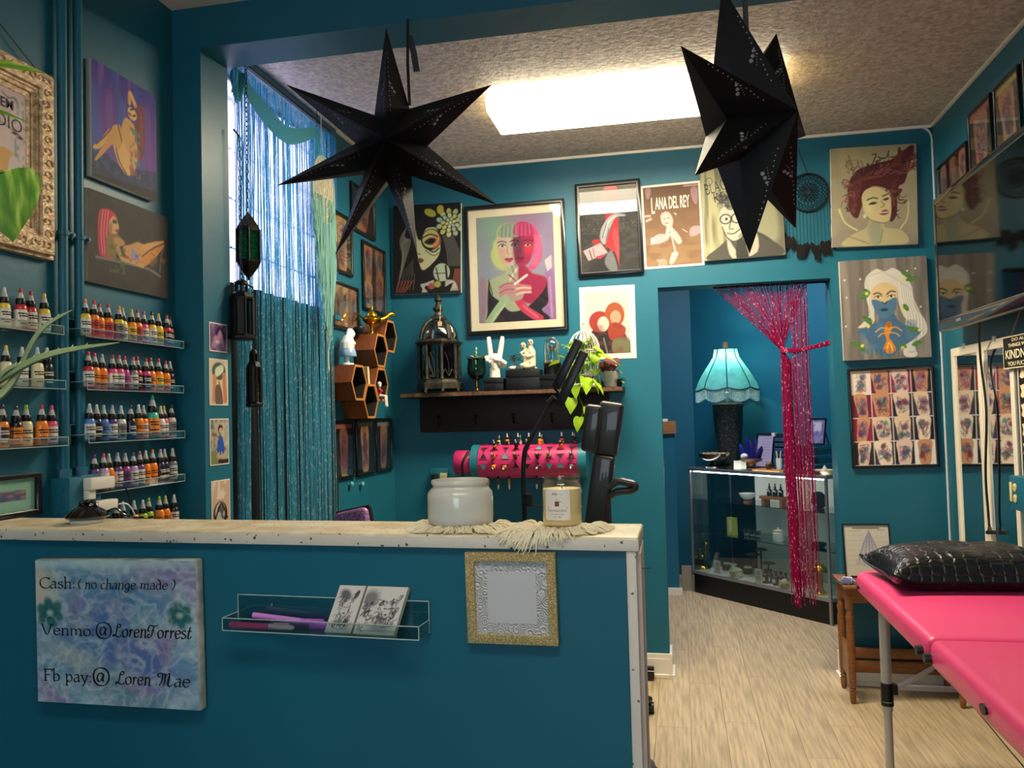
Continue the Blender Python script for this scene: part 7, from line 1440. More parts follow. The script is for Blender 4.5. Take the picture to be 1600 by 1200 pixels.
# ------------------------------------------------------------ massage table and pillow
PKV = M('hot_pink_vinyl', 'e8487e', .38, coat=.12, bump=.03, bs=120); ALU = M('brushed_aluminium', 'bcbab6', .45, metal=.5)
tx0, tx1, ty0, ty1, tz = .668, 1.29, 1.15, 3.56, .757; tm = 2.54
t = thing('massage_table', 'hot pink padded folding massage table on aluminium legs', 'massage table', Matrix.Translation(((tx0+tx1)/2, (ty0+ty1)/2, 0))); w = (tx1-tx0)/2; cy = (ty0+ty1)/2
def cushion(y0, y1, far):
    mb = MB(); r = .07; pts = []
    def arc(cx, cy_, a0, a1): return [(cx+r*math.cos(a0+(a1-a0)*k/6), cy_+r*math.sin(a0+(a1-a0)*k/6)) for k in range(7)]
    if far: pts = [(-w, y0), (w, y0)]+arc(w-r, y1-r, 0, PI/2)+arc(-w+r, y1-r, PI/2, PI)
    else: pts = [(-w, y1), ]+arc(-w+r, y0+r, PI, 1.5*PI)+arc(w-r, y0+r, 1.5*PI, 2*PI)+[(w, y1)]
    return mb.prism(pts, tz-.085, tz)
obj('cushion', cushion(tm-cy+.001, ty1-cy, True), PKV, t, bevel=.026, seg=4); obj('cushion', cushion(ty0-cy, tm-cy-.001, False), PKV, t, bevel=.026, seg=4)
for k, (y0, y1) in enumerate(((tm+.03, ty1-.08), (ty0+.05, tm-.03))): obj('frame_rail', MB().ring(loop4(-w+.05, w-.05, y0-cy, y1-cy), loop4(-w+.08, w-.08, y0-cy+.03, y1-cy-.03), tz-.115, tz-.086), ALU, t)
lx = w-.045
for yq in (3.27, 1.62):
    for s in (-1, 1):
        lg = obj('leg', MB().cyl((s*lx, yq-cy, .30), (s*lx, yq-cy, tz-.09), .0185, n=18).cyl((s*lx, yq-cy, .02), (s*lx, yq-cy, .36), .015, n=18), ALU, t, smooth=50)
        obj('collar', MB().cyl((s*lx, yq-cy, .335), (s*lx, yq-cy, .40), .022, n=18).box(s*lx+(.0 if s < 0 else -.035), s*lx+(.035 if s < 0 else 0), yq-cy-.014, yq-cy+.014, .36, .395), BLK, lg, smooth=50); obj('collar_band', MB().cyl((s*lx, yq-cy, .318), (s*lx, yq-cy, .330), .0222, n=18), BLK, lg); obj('foot_cap', MB().cyl((s*lx, yq-cy, 0), (s*lx, yq-cy, .03), .019, n=14), BLK, lg)
    obj('cross_bar', MB().box(-lx, lx, yq-cy-.008, yq-cy+.008, .376, .392), ALU, t)
    hy = yq+(.28 if yq > 2 else -.28)
    for s in (-1, 1): obj('brace', MB().tube([(s*lx*.9, yq-cy, .375), (s*lx*.35, yq-cy-.03, .48), (0, yq-cy-.06, .55), (-s*0, hy-cy, tz-.1)], .009, 6), ALU, t)
    obj('brace_joint', MB().box(-lx*.42, -lx*.3, yq-cy-.05, yq-cy-.02, .46, .50), BLK, t)
j = Vector((-lx*.36, 3.24-cy, .48))
obj('cable', MB().tube([(-lx*.9, 2.66-cy, tz-.1), j, (-lx*.2, 1.9-cy, .33), (-lx*.1, 1.7-cy, .30)], .0022, 5), M('steel_cable', 'a8a49a', .45, metal=.4), t)
obj('cable', MB().tube([(lx*.95, 2.60-cy, tz-.1), (lx*.36, 3.24-cy, .48), (lx*.2, 1.9-cy, .33)], .0022, 5), MATS['steel_cable'], t)
for k, yq in enumerate((2.60, 2.52)): obj('side_knob', MB().cyl((-w-.018, yq-cy, tz-.052), (-w+.004, yq-cy, tz-.052), .014, .016), BLK, t, smooth=50)
obj('latch_knob', MB().cyl((-w-.008, 3.46-cy, tz-.05), (-w+.01, 3.46-cy, tz-.05), .008, n=10), BLK, t)
o = MB(); o.m = Matrix.Translation((-w-.002, 2.10-cy, tz-.045)) @ Matrix.Rotation(PI/2, 4, 'Y'); o.lathe([(.016, -.004), (.016, .004), (.012, .005)], 20, sx=.75, sy=1.3); obj('vent_grommet', o, BLK, t, smooth=50)
# pillow
CROC = bpy.data.materials.new('croc_leather'); CROC.use_nodes = True; N = CROC.node_tree.nodes; L_ = CROC.node_tree.links; b = N['Principled BSDF']; b.inputs['Base Color'].default_value = lin('12110f')+(1,); b.inputs['Roughness'].default_value = .36; b.inputs['Coat Weight'].default_value = .15
tc = N.new('ShaderNodeTexCoord'); mp = N.new('ShaderNodeMapping'); mp.inputs['Scale'].default_value = (26, 40, 26); vo = N.new('ShaderNodeTexVoronoi'); vo.feature = 'DISTANCE_TO_EDGE'; vo.inputs['Randomness'].default_value = .45; vo.inputs['Scale'].default_value = 1
cr_ = N.new('ShaderNodeMapRange'); cr_.inputs[2].default_value = .16; bp = N.new('ShaderNodeBump'); bp.inputs['Strength'].default_value = .8; bp.inputs['Distance'].default_value = .003
L_.new(tc.outputs['Object'], mp.inputs[0]); L_.new(mp.outputs[0], vo.inputs['Vector']); L_.new(vo.outputs['Distance'], cr_.inputs[0]); L_.new(cr_.outputs[0], bp.inputs['Height']); L_.new(bp.outputs[0], b.inputs['Normal'])
mb = MB(); nx, ny = 40, 26; pw_, pd, ph = .305, .205, .071; rg = random.Random(3)
for sgn in (1, -1):
    k0 = len(mb.v)
    for jy in range(ny+1):
        for ix in range(nx+1):
            u = ix/nx*2-1; v = jy/ny*2-1; e = max(0, (1-u**4)*(1-v**4)); hgt = (ph*1.42 if sgn > 0 else ph*.55)*e**.5; pin = 1-.07*(1-u*u)*(abs(v)**3); pin2 = 1-.09*(1-v*v)*(abs(u)**3)
            mb.v.append(Vector((u*pw_*pin2, v*pd*pin, ph*.56+sgn*hgt+.03*(abs(u*v))**6+.004*math.sin(u*9+v*5)*e)))
    for jy in range(ny):
        for ix in range(nx): a = k0+jy*(nx+1)+ix; q4 = (a, a+1, a+nx+2, a+nx+1); mb.f.append(q4 if sgn > 0 else q4[::-1])
me_o = thing('pillow', 'black crocodile embossed leather pillow on the pink table', 'pillow', Matrix.Translation((1.0, 3.315, tz+.001)) @ Matrix.Rotation(math.radians(3), 4, 'Z'))
pil = obj('cover', mb, CROC, me_o, smooth=170); obj('piping', MB().tube([(u*pw_*(1-.09*(1-v*v)*(abs(u)**3)), v*pd*(1-.07*(1-u*u)*(abs(v)**3)), ph*.56+.03*abs(u*v)**6) for u, v in [(-1+2*k/16, -1) for k in range(17)]+[(1, -1+2*k/12) for k in range(13)]+[(1-2*k/16, 1) for k in range(17)]+[(-1, 1-2*k/12) for k in range(13)]], .004, 5), BLK, me_o, smooth=60)

# ------------------------------------------------------------ side table with certificate
WD = M('honey_oak', '8a5426', .4, var=.35, vs=20, stretch=(1, 1, 8), coat=.2); sx0, sx1, sy0, sy1, sz = .745, 1.27, 4.185, 4.47, .565
t = thing('side_table', 'small honey oak side table with turned legs against the wall', 'table', Matrix.Translation(((sx0+sx1)/2, (sy0+sy1)/2, 0))); w = (sx1-sx0)/2; d_ = (sy1-sy0)/2
obj('table_top', MB().box(-w-.01, w+.01, -d_-.01, d_, sz-.018, sz), WD, t, bevel=.004)
prof = [(.010, 0), (.013, .01), (.016, .05), (.012, .06), (.016, .066), (.012, .074), (.016, .08), (.014, .09), (.017, .10), (.018, .17), (.019, .36), (.015, .385), (.021, .41), (.015, .43), (.013, .44), (.02, .452), (.02, .55)]
for s in (-1, 1):
    for q_ in (-1, 1): obj('leg', MB().lathe(prof, 16, (s*(w-.022), q_*(d_-.03), 0)), WD, t, smooth=40)
obj('apron', MB().ring(loop4(-w+.01, w-.01, -d_+.012, d_-.012), loop4(-w+.025, w-.025, -d_+.027, d_-.027), sz-.085, sz-.018), WD, t)
obj('stretcher', MB().box(-w+.02, w-.02, d_-.045, d_-.02, .155, .205), WD, t, bevel=.003); obj('stretcher', MB().box(-w+.02, w-.02, -d_+.02, -d_+.045, .10, .15) if 0 else MB().box(-w+.02, w-.02, d_-.05, d_-.022, .085, .145), WD, t, bevel=.003); obj('side_stretcher', MB().box(-w+.014, -w+.03, -d_+.03, d_-.03, .11, .26), WD, t)
def a_cert(w, h):
    a = Art(w, h, 60, 'e2ddd0', 3).box(.2, .8, .05, .075, '6a6864').line([(.1, .12), (.4, .12)], .012, 'a8a49c').line([(.75, .1), (.92, .1)], .012, '8a8880')
    for k in range(7): a.line([(.08, .2+.1*k), (.42, .2+.1*k)], .008, 'c0bab0'); a.line([(.68, .24+.1*k), (.94, .24+.1*k)], .008, 'c4beb4')
    for k in range(14): a.line([(.56, .12), (.56+.022*(k-7), .4), (.56+.045*(k-7), .78)], .016, ['a8a8c4', '8c8cb0', 'c4c4d4'][k % 3])
    return a
cw, chh = .225, .262; P = onY(1357, 908, 4.40); mm = Matrix.Translation((P.x, 4.385, sz+.001)) @ Matrix.Rotation(math.radians(90-9), 4, 'X')
t = thing('certificate_frame', 'thin black frame with a printed price sheet leaning on the side table', 'picture frame', mm)
obj('frame', MB().ring(loop4(-cw/2, cw/2, 0, chh), loop4(-cw/2+.007, cw/2-.007, .007, chh-.007), 0, .012), BLK, t); a_cert(cw-.012, chh-.012).mesh('sheet', PRINT, t, .006, y0=.006); obj('backing', MB().box(-cw/2+.004, cw/2-.004, .004, chh-.004, .0, .004), BLK, t); obj('easel_leg', MB().tube([(-.05, .2, 0), (-.05, .03, -.06)], .004, 5), BLK, t)
P = onY(1322, 915, 4.22); t = thing('card_holder', 'clear holder of purple and white business cards on the side table', 'card holder', Matrix.Translation((P.x+.012, 4.225, sz)))
obj('holder', MB().box(-.045, .045, -.03, .03, 0, .004).box(-.045, .045, -.03, -.027, 0, .02), ACR, t)
for k in range(5): obj('card', MB().box(-.022, .022, -.0007, .0007, 0, .036), M('lilac_card_%d' % (k % 3), ['4a4870', 'cfcbdc', '7c86a8'][k % 3], .4), t).matrix_local = Matrix.Translation((-.02+.01*k, -.018+.009*k, .005)) @ Matrix.Rotation(.35*(k-2), 4, 'Z') @ Matrix.Rotation(math.radians(-50), 4, 'X')

# ------------------------------------------------------------ hall: pony wall, display case, lamp
xp = onY(1058, 800, 6.53).x; mb = MB(); mb.box(HALLX0, xp, 6.53, 6.65, 0, 1.24); struct('wall_pony', mb, TEALH)
mb = MB(); mb.box(HALLX0, xp+.012, 6.512, 6.66, 1.24, 1.335); struct('trim_5', mb, M('cap_wood', '9a6a3c', .5, var=.3, vs=12, stretch=(1, 6, 6)))
mb = MB(); mb.box(HALLX0, xp+.02, 6.50, 6.53, 0, .05); struct('baseboard_hall', mb, WHITE)
mb = MB(); mb.box(xp+.02, xp+.105, 6.66, 6.70, 0, .19); struct('trim_6', mb, M('grey_trim', '8f8576', .6))
P = onY(1041, 652, 6.55); t = thing('paper_stack', 'small stack of white paper on the wooden wall cap', 'paper', Matrix.Translation((P.x-.02, 6.575, 1.335))); obj('sheet_stack', MB().box(-.03, .03, -.04, .04, 0, .018), PAPER, t); obj('top_sheet', MB().box(-.028, .026, -.04, .035, .018, .02), WHITE, t)
F0 = Vector((.054, 6.62, 0)); CE2 = HE; CB2 = -HN; CL = 1.286; CD = .45; CT = .97
MCASE = Matrix(((CE2.x, CB2.x, 0, F0.x), (CE2.y, CB2.y, 0, F0.y), (0, 0, 1, 0), (0, 0, 0, 1)))   # x along the front, y into the case
def cpos(u, dd, v=720):
    d = ray(u, v); a = CE2; rhs = F0+CB2*dd; den = d.x*a.y-d.y*a.x; k = (rhs.x*a.y-rhs.y*a.x)/den; p = CC+d*k; return (p-rhs).dot(a), p.z
t = thing('display_case', 'glass display case with silver frame and black base in the hall', 'display case', MCASE); SIL = M('silver_anodised', '9c9c9e', .3, metal=.7)
obj('kick_base', MB().box(.015, CL-.015, .012, CD-.01, 0, .15), BLK, t); obj('deck', MB().box(0, CL, 0, CD, .15, .165), M('white_laminate', 'd2cfca', .4), t); obj('back_panel', MB().box(.27, CL-.01, CD-.012, CD-.004, .165, CT-.02), M('white_back', 'ece9e6', .5), t)
obj('back_door', MB().box(.01, .27, CD-.010, CD-.004, .165, CT-.02), M('smoked_panel', '10272e', .2), t)
obj('top_frame', MB().ring(loop4(-.004, CL+.004, -.004, CD+.004), loop4(.02, CL-.02, .02, CD-.02), CT-.024, CT), SIL, t, bevel=.002); obj('bottom_frame', MB().ring(loop4(-.003, CL+.003, -.003, CD+.003), loop4(.012, CL-.012, .012, CD-.012), .15, .17), SIL, t)
for x in (0, CL-.016): 
    for y in (0, CD-.016): obj('corner_post', MB().box(x, x+.016, y, y+.016, 0 if x else .15, CT-.02), SIL, t)
CGL = M_clear('case_glass', 'e6efee', .12, .02); obj('front_glass', MB().box(.016, CL-.016, .006, .009, .17, CT-.024), CGL, t); obj('side_glass', MB().box(.006, .009, .016, CD-.016, .17, CT-.024), CGL, t); obj('side_glass', MB().box(CL-.009, CL-.006, .016, CD-.016, .17, CT-.024), CGL, t); obj('top_glass', MB().box(.02, CL-.02, .02, CD-.02, CT-.008, CT-.002), CGL, t)
obj('added_fill_strip', MB().box(.03, CL-.03, .022, .040, CT-.034, CT-.026), M('fill_strip_glow', 'ffffff', .5, emit='fff4e4', es=34), t)  # glowing strip added to brighten the inside of the case
for z, y0 in ((.705, .14), (.455, .10)): obj('glass_shelf', MB().box(.02, CL-.02, y0, CD-.02, z-.006, z), M_clear('shelf_glass', 'd4e2df', .3, .03), t)
def ct_(name, label, catg, u, dd, z, group=None, rz=0, v=720): s, _ = cpos(u, dd, v); return thing(name, label, catg, MCASE @ Matrix.Translation((s, dd, z)) @ Matrix.Rotation(rz, 4, 'Z'), group)
PK2 = M('dark_glaze', '14110f', .25, coat=.5)
# lamp
t = ct_('table_lamp', 'table lamp with teal bell shade, beaded fringe and black pierced urn base', 'lamp', 1140, .25, CT)
s_ = 6.25/FPX; URN = M('pierced_black', '121214', .5, glit=.16, gs=190, gcol='3f5a60', bump=.8, bs=190)
LU = .195
obj('urn', MB().lathe([(.085, 0), (.095, .012), (.065, .03), (.07, .06), (.085, .14), (.102, .25), (.112, .36), (.115, .47), (.118, .485), (.1, .5)], 32), URN, t, smooth=50)
obj('neck', MB().lathe([(r, z+LU) for r, z in [(.03, .3), (.034, .32), (.018, .335), (.016, .35), (.03, .365), (.024, .385), (.01, .39), (.009, .62)]], 18), M('nickel', '8a9a9c', .25, metal=.9), t, smooth=60)
sp = [(.238, .405), (.233, .42), (.222, .45), (.20, .50), (.165, .56), (.125, .62), (.10, .66), (.09, .70), (.088, .725)]; n = 48
mb = MB(); vs = []
for r, z in sp:
    for i in range(n): a = 2*PI*i/n; f = 1+.035*abs(math.sin(a*4))*(r/.238); dz = -.02*abs(math.sin(a*4))*max(0, (.5-z)/.1) if z < .5 else 0; vs.append((r*f*math.cos(a), r*f*math.sin(a), z+dz+.012*(z < .5)))
mb.add(vs, [(j*n+i, j*n+(i+1) % n, (j+1)*n+(i+1) % n, (j+1)*n+i) for j in range(len(sp)-1) for i in range(n)]); SHD = M('teal_shade_silk', '58b0b4', .7, transl=.6, vcol='3f97a2', vs=12)
obj('shade', mb, SHD, t, smooth=170).location.z = LU; DKT = M('dark_teal_braid', '123a44', .7)
for k in range(8): a = k*PI/4; obj('shade_rib', MB().tube([(r*1.005*math.cos(a), r*1.005*math.sin(a), z+.012*(z < .5)) for r, z in sp], .0045, 5), DKT, t, smooth=60).location.z = LU
obj('braid', MB().tube([(.238*(1+.035*abs(math.sin(a*PI/24*4)))*math.cos(a*PI/24), .238*(1+.035*abs(math.sin(a*PI/24*4)))*math.sin(a*PI/24), .417-.019*abs(math.sin(a*PI/24*4))) for a in range(49)], .006, 5, False), DKT, t, smooth=60).location.z = LU
mb = MB()
for i in range(150):
    a = 2*PI*i/150; r = .238*(1+.035*abs(math.sin(a*4))); z = .415-.019*abs(math.sin(a*4)); L = .075+.012*abs(math.sin(a*4)); mb.tube([(r*math.cos(a), r*math.sin(a), z), (r*math.cos(a), r*math.sin(a), z-L*.5), (r*math.cos(a), r*math.sin(a), z-L)], [.002, .0026, .0034], 4)
o = obj('bead_fringe', mb, M('pale_teal_beads', '8cc4c8', .3, transl=.4, glit=.15, gs=300), t); o['kind'] = 'stuff'; o.location.z = LU
obj('finial', MB().lathe([(.02, .725), (.024, .74), (.02, .775), (.006, .78)], 12), M('finial_wood', '6a5240', .6), t, smooth=50).location.z = LU; obj('harp', MB().tube(cat([(.02, 0, .39), (.06, 0, .5), (.05, 0, .62), (0, 0, .72), (-.05, 0, .62), (-.06, 0, .5), (-.02, 0, .39)], 4), .002, 5), DMET, t).location.z = LU; obj('shade_ring', MB().tube([(.088*math.cos(a*PI/12), .088*math.sin(a*PI/12), .723) for a in range(25)], .004, 5, False), DKT, t).location.z = LU
obj('bulb', MB().ball((0, 0, .635), (.03, .03, .04), 14, 10), M('lit_bulb', 'ffffff', .4, emit='ffe8c0', es=LAMP_W*14), t, smooth=90).location.z = LU
# on the case top
t = ct_('footed_bowl', 'black footed bowl with side handles beside the lamp', 'bowl', 1117, .11, CT); t.matrix_world = t.matrix_world @ Matrix.Scale(.82, 4); obj('bowl', MB().lathe([(.09, 0), (.095, .012), (.05, .03), (.045, .05), (.12, .075), (.15, .11), (.155, .13), (.148, .13), (.11, .09)], 28), PK2, t, smooth=50)
for k in (-1, 1): obj('handle', MB().tube(cat([(k*.145, 0, .115), (k*.185, 0, .135), (k*.165, 0, .145)], 4), .006, 6), M('pewter', '8a8478', .35, metal=.8), t, smooth=60)
mb = MB(); [mb.ball((.11*math.cos(k*2.4)*math.sqrt(k/26), .11*math.sin(k*2.4)*math.sqrt(k/26), .128), (.022, .018, .014), 7, 5) for k in range(26)]; o = obj('potpourri', mb, M('brown_mix', '6a503a', .8, vcol='b49a78', vs=40), t); o['kind'] = 'stuff'
for k, (u, dd) in enumerate(((1152, .06), (1160, .10))): t = ct_('price_card', ['small white price card at the front of the case top', 'small white price card behind the other on the case top'][k], 'card', u, dd, CT, 'price cards on the case top', .2); obj('card', MB().box(-.03, .03, -.002, .002, 0, .065), PAPER, t); obj('base', MB().box(-.03, .03, -.012, .012, 0, .006), ACR, t)
t = ct_('crystal_pedestal', 'wooden pedestal dish with a blue purple crystal and white stones', 'dish', 1174, .16, CT); obj('pedestal', MB().lathe([(.05, 0), (.05, .008), (.02, .02), (.025, .04), (.075, .06), (.08, .075), (.07, .078)], 24), M('walnut', '5a3420', .45), t, smooth=50)
CRY = M('blue_crystal', '2c2c8a', .15, transl=.4, coat=.6)
for k, (x, y, a, L) in enumerate(((-.05, 0, -.5, .13), (-.02, .02, -.2, .18), (.02, 0, .1, .16), (.045, .02, .4, .11))): mb = MB(); hexl(mb, [(.022, 0), (.02, L*.75), (.002, L)]); obj('crystal', mb, CRY, t).matrix_local = Matrix.Translation((x, y, .07)) @ Matrix.Rotation(a, 4, 'Y')
obj('white_stone', MB().ball((-.03, -.04, .095), (.03, .026, .022), 10, 7), PORC, t, smooth=60)
def a_list(w, h):
    a = Art(w, h, 40, 'c8bce0', 3)
    for k in range(9): a.line([(.3, .12+.09*k), (.8, .12+.09*k)], .03, '9a8cc0'); a.line([(.1, .16+.09*k), (.25, .16+.09*k)], .02, 'b0a4d0')
    return a
t = ct_('list_frame', 'black framed lilac price list leaning on the case top', 'picture frame', 1193, .29, CT); tl = Matrix.Rotation(math.radians(80), 4, 'X')
o = obj('frame', MB().ring(loop4(-.085, .085, 0, .26), loop4(-.075, .075, .01, .25), 0, .012), BLK, t); o.matrix_local = tl; o = a_list(.15, .24).mesh('sheet', PRINT, t, .004, y0=.01); o.matrix_local = tl; obj('easel_leg', MB().tube([(0, .045, .2), (0, .11, 0)], .005, 5), BLK, t)
t = ct_('card_rack', 'tall dark blue rack of slotted cards behind the pink strings', 'rack', 1226, .25, CT); obj('board', MB().box(-.09, .09, 0, .012, 0, .26), M('navy_board', '14283c', .4), t)
for k in range(6): obj('slot_card', MB().box(-.075, .075, -.012, 0, .02+.037*k, .045+.037*k), M('blue_card', '2c4a68', .5), t)
for s in (-1, 1): obj('white_corner', MB().box(s*.085-.014, s*.085+.014, -.014, .013, .24, .265), WP, t)
t = ct_('tray_board', 'thin wooden serving board lying on the case top', 'board', 1202, .09, CT); obj('board', MB().box(-.12, .12, -.05, .05, 0, .012), M('board_wood', 'a8703c', .5), t, bevel=.004); obj('handle_hole', MB().lathe([(.01, .0122), (.01, .0126)], 10, (.1, 0, 0)), BLK, t)
t = ct_('dark_egg', 'dark speckled round stone on the wooden board', 'stone', 1201, .09, CT+.0125); obj('stone', MB().ball((0, 0, .026), (.026, .026, .026), 14, 10), M('speckled', '241c14', .3, vcol='8a6a2a', vs=50), t, smooth=90); obj('ring_stand', MB().lathe([(.018, 0), (.016, .006)], 14), GLD, t)
t = ct_('cream_vase', 'small white cup with cream sticks behind the pink strings', 'cup', 1217, .10, CT+.0125); obj('cup', MB().lathe([(.018, 0), (.022, .08), (.02, .08), (.016, .01)], 16), PORC, t, smooth=50)
for k in range(4): obj('stick', MB().cyl((.006*math.cos(k*1.6), .006*math.sin(k*1.6), .02), (.022*math.cos(k*1.6), .022*math.sin(k*1.6), .13), .003, n=5), CREAM, t)
t = ct_('drawer_tower', 'clear three tier drawer box filled with trinkets', 'drawer box', 1268, .24, CT); 
for k in range(3):
    dr = obj('drawer', MB().box(-.13, .13, -.1, .1, .06*k, .06*k+.004).box(-.13, .13, -.1, -.096, .06*k, .06*k+.05).box(-.13, -.126, -.1, .1, .06*k, .06*k+.055).box(.126, .13, -.1, .1, .06*k, .06*k+.055), M_clear('drawer_plastic', 'c4ccd0', .3, .08), t); obj('contents', MB().box(-.11, .1, -.07, .09, .06*k+.006, .06*k+.03), M('mixed_trinkets', '3a3030', .5, vcol='a89c94', vs=60), dr)
obj('lid', MB().box(-.13, .13, -.1, .1, .178, .184), MATS['drawer_plastic'], t)
t = ct_('standing_photo', 'black framed lilac picture standing on the drawer box', 'picture frame', 1277, .26, CT+.185)
o = obj('frame', MB().ring(loop4(-.068, .068, 0, .185), loop4(-.06, .06, .008, .177), 0, .01), BLK, t); o.matrix_local = tl; o = Art(.12, .17, 40, 'a49cc8', 3).box(.2, .8, .12, .5, 'dcd8ea').noise(6, 8, '6a60a0', .7).ell(.5, .3, .2, .15, 'e4e0ee', soft=.1).mesh('picture', PRINT, t, .004, y0=.008); o.matrix_local = tl; obj('easel_leg', MB().tube([(.03, .036, .15), (.03, .09, 0)], .004, 5), BLK, t)
t = ct_('shell_dish', 'pale shell dish on the right end of the case top', 'dish', 1288, .08, CT); obj('dish', MB().lathe([(.03, 0), (.06, .015), (.075, .03), (.07, .03), (.05, .016)], 18), IV, t, smooth=60); obj('shell', MB().lathe([(.002, .06), (.014, .04), (.022, .02)], 10), CREAM, t)
t = ct_('red_tray', 'flat dark red tray beneath the drawer box front', 'tray', 1256, .05, CT); obj('tray', MB().box(-.15, .15, -.035, .035, 0, .012), M('dark_red', '6a2028', .4), t, bevel=.004); obj('rim', MB().ring(loop4(-.15, .15, -.035, .035), loop4(-.144, .144, -.029, .029), .012, .016), MATS['dark_red'], t)
# inside the case
z1_, z2_, z3_ = .705, .455, .165
t = ct_('white_bowl', 'white bowl on a dark wooden ring on the upper glass shelf', 'bowl', 1168, .25, z1_, v=775); obj('stand', MB().lathe([(.035, 0), (.03, .015), (.035, .02)], 16), M('walnut', '5a3420'), t, smooth=50); obj('bowl', MB().lathe([(.02, .02), (.05, .04), (.065, .07), (.06, .07), (.03, .035)], 20), PORC, t, smooth=60)
t = ct_('bottle_stand', 'small wooden bench for dropper bottles on the upper glass shelf', 'stand', 1210, .25, z1_, v=775); obj('bench_top', MB().box(-.11, .11, -.04, .04, .045, .065), M('bench_wood', '7a4a28', .5), t); [obj('bench_leg', MB().box(x-.01, x+.01, -.035, .035, 0, .045), MATS['bench_wood'], t) for x in (-.085, .085)]
AMB = M('amber_bottle', '1a0f0a', .2, coat=.6)
for k, u in enumerate((1202, 1211, 1220)): t = ct_('dropper_bottle', 'black dropper bottle standing on the small wooden bench', 'bottle', u, .25, z1_+.065, 'dropper bottles on the bench', v=765); obj('bottle', MB().lathe([(.018, 0), (.019, .004), (.019, .045), (.008, .055)], 14), AMB, t, smooth=50); obj('dropper', MB().lathe([(.009, .055), (.009, .07), (.005, .075), (.005, .09), (.002, .095)], 10), BLK, t, smooth=50)
t = ct_('round_fan', 'dark round fan shape on the upper glass shelf', 'ornament', 1279, .22, z1_, v=775); obj('disc', MB().cyl((0, -.006, .07), (0, .006, .07), .06, n=24), BLK, t); obj('stand', MB().box(-.03, .03, -.02, .02, 0, .014), BLK, t)
t = ct_('lime_box', 'upright lime green box on the lower glass shelf', 'box', 1144, .20, z2_, v=820); obj('carton', MB().box(-.036, .036, -.02, .02, 0, .13), M('lime_card', 'a8b04a', .6), t); obj('window_label', MB().box(-.016, .016, -.0212, -.02, .02, .11), CREAM, t)
for k, u in enumerate((1166, 1175, 1184)): t = ct_('glass_cup', 'small clear glass tealight cup on the lower glass shelf', 'cup', u, .22, z2_, 'tealight cups', v=828); obj('cup', MB().lathe([(.018, 0), (.024, .05), (.022, .05), (.016, .005)], 14), M_clear('cup_glass', 'dfe6e6', .35, .03), t, smooth=50); obj('wax', MB().lathe([(.017, .006), (.018, .018)], 12), PORC, t)
t = ct_('white_jar', 'white lidded jar on the lower glass shelf', 'jar', 1216, .2, z2_, v=835); obj('jar', MB().lathe([(.035, 0), (.04, .01), (.038, .06), (.03, .066)], 18), PORC, t, smooth=50); obj('lid', MB().lathe([(.034, .066), (.034, .078), (.008, .084), (.01, .095)], 16), CREAM, t, smooth=50)
t = ct_('dark_dish', 'small black dish on the lower glass shelf behind the strings', 'dish', 1279, .2, z2_, v=845); obj('dish', MB().lathe([(.03, 0), (.055, .02), (.052, .03), (.03, .012)], 18), BLK, t, smooth=50); obj('stones', MB().ball((0, 0, .024), (.03, .03, .016), 8, 6), PK2, t)
t = ct_('gold_mushrooms', 'cluster of shiny gold mushrooms on the case floor', 'ornament', 1097, .14, z3_, v=880); obj('mound', MB().lathe([(.065, 0), (.06, .02), (.03, .035)], 18), GLD, t, smooth=60)
for k, (x, y, h) in enumerate(((-.06, 0, .11), (-.035, .02, .14), (-.01, -.01, .12), (.02, .02, .15), (.05, 0, .2), (.035, -.03, .1), (-.03, -.03, .09))):
    st = obj('stem', MB().tube([(x*.4, y*.5, .02), (x*.8, y, h*.6), (x, y, h)], .004, 6), GLD, t, smooth=60); obj('cap', MB().lathe([(.02, 0), (.016, .014), (.003, .022)], 12, (x, y, h-.006)), GLD, st, smooth=60)
for k, (u, dd) in enumerate(((1121, .07), (1185, .05), (1263, .06))): t = ct_('description_card', ['white description card beside the gold mushrooms', 'white description card before the black bottles', 'white description card behind the pink strings'][k], 'card', u, dd, z3_, 'cards in the display case', v=890); obj('card', MB().box(-.032, .032, -.002, .002, 0, .1), PAPER, t); o = Art(.05, .08, 20, 'e8e4dc').box(.2, .8, .1, .4, 'b0aab4').box(.1, .9, .55, .62, '9a96a0').box(.1, .9, .7, .76, '9a96a0').mesh('print', PRINT, t, 0); o.matrix_local = Matrix.Translation((0, -.0026, .01)) @ Matrix.Rotation(PI/2, 4, 'X'); obj('base', MB().box(-.032, .032, -.015, .015, 0, .005), ACR, t)
def stone(name, lb, u, dd, r, mat, v=895): t = ct_(name, lb, 'stone', u, dd, z3_, v=v); mb = MB(); mb.ball((0, 0, r*.6), (r, r*.8, r*.75), 7, 5); rg = random.Random(u); mb.v = [p+Vector((rg.uniform(-.16, .16)*r, rg.uniform(-.16, .16)*r, 0 if p.z < r*.05 else rg.uniform(-.14, .14)*r)) for p in mb.v]; obj('rock', mb, mat, t); obj('base_chip', MB().ball((r*.5, -r*.3, r*.12), (r*.4, r*.4, r*.14), 6, 4), mat, t)
stone('raw_stone', 'pale green raw stone at the front of the case', 1149, .07, .062, M('green_stone', '8ea888', .6, vcol='c4b898', vs=20)); stone('raw_stone', 'cream raw stone beside the black bottles', 1225, .05, .045, M('cream_stone', 'c0b098', .6, vcol='8a7660', vs=24), 905)
for k, u in enumerate((1136, 1146, 1157, 1168)): t = ct_('dark_jar', 'low black jar with a pale lid behind the green stone', 'jar', u, .24, z3_, 'low black jars', v=878); obj('jar', MB().lathe([(.034, 0), (.036, .005), (.036, .04), (.03, .045)], 16), BLK, t, smooth=50); obj('lid', MB().lathe([(.03, .045), (.03, .055)], 16), PORC if k in (0, 1, 3) else BLK, t, smooth=50)
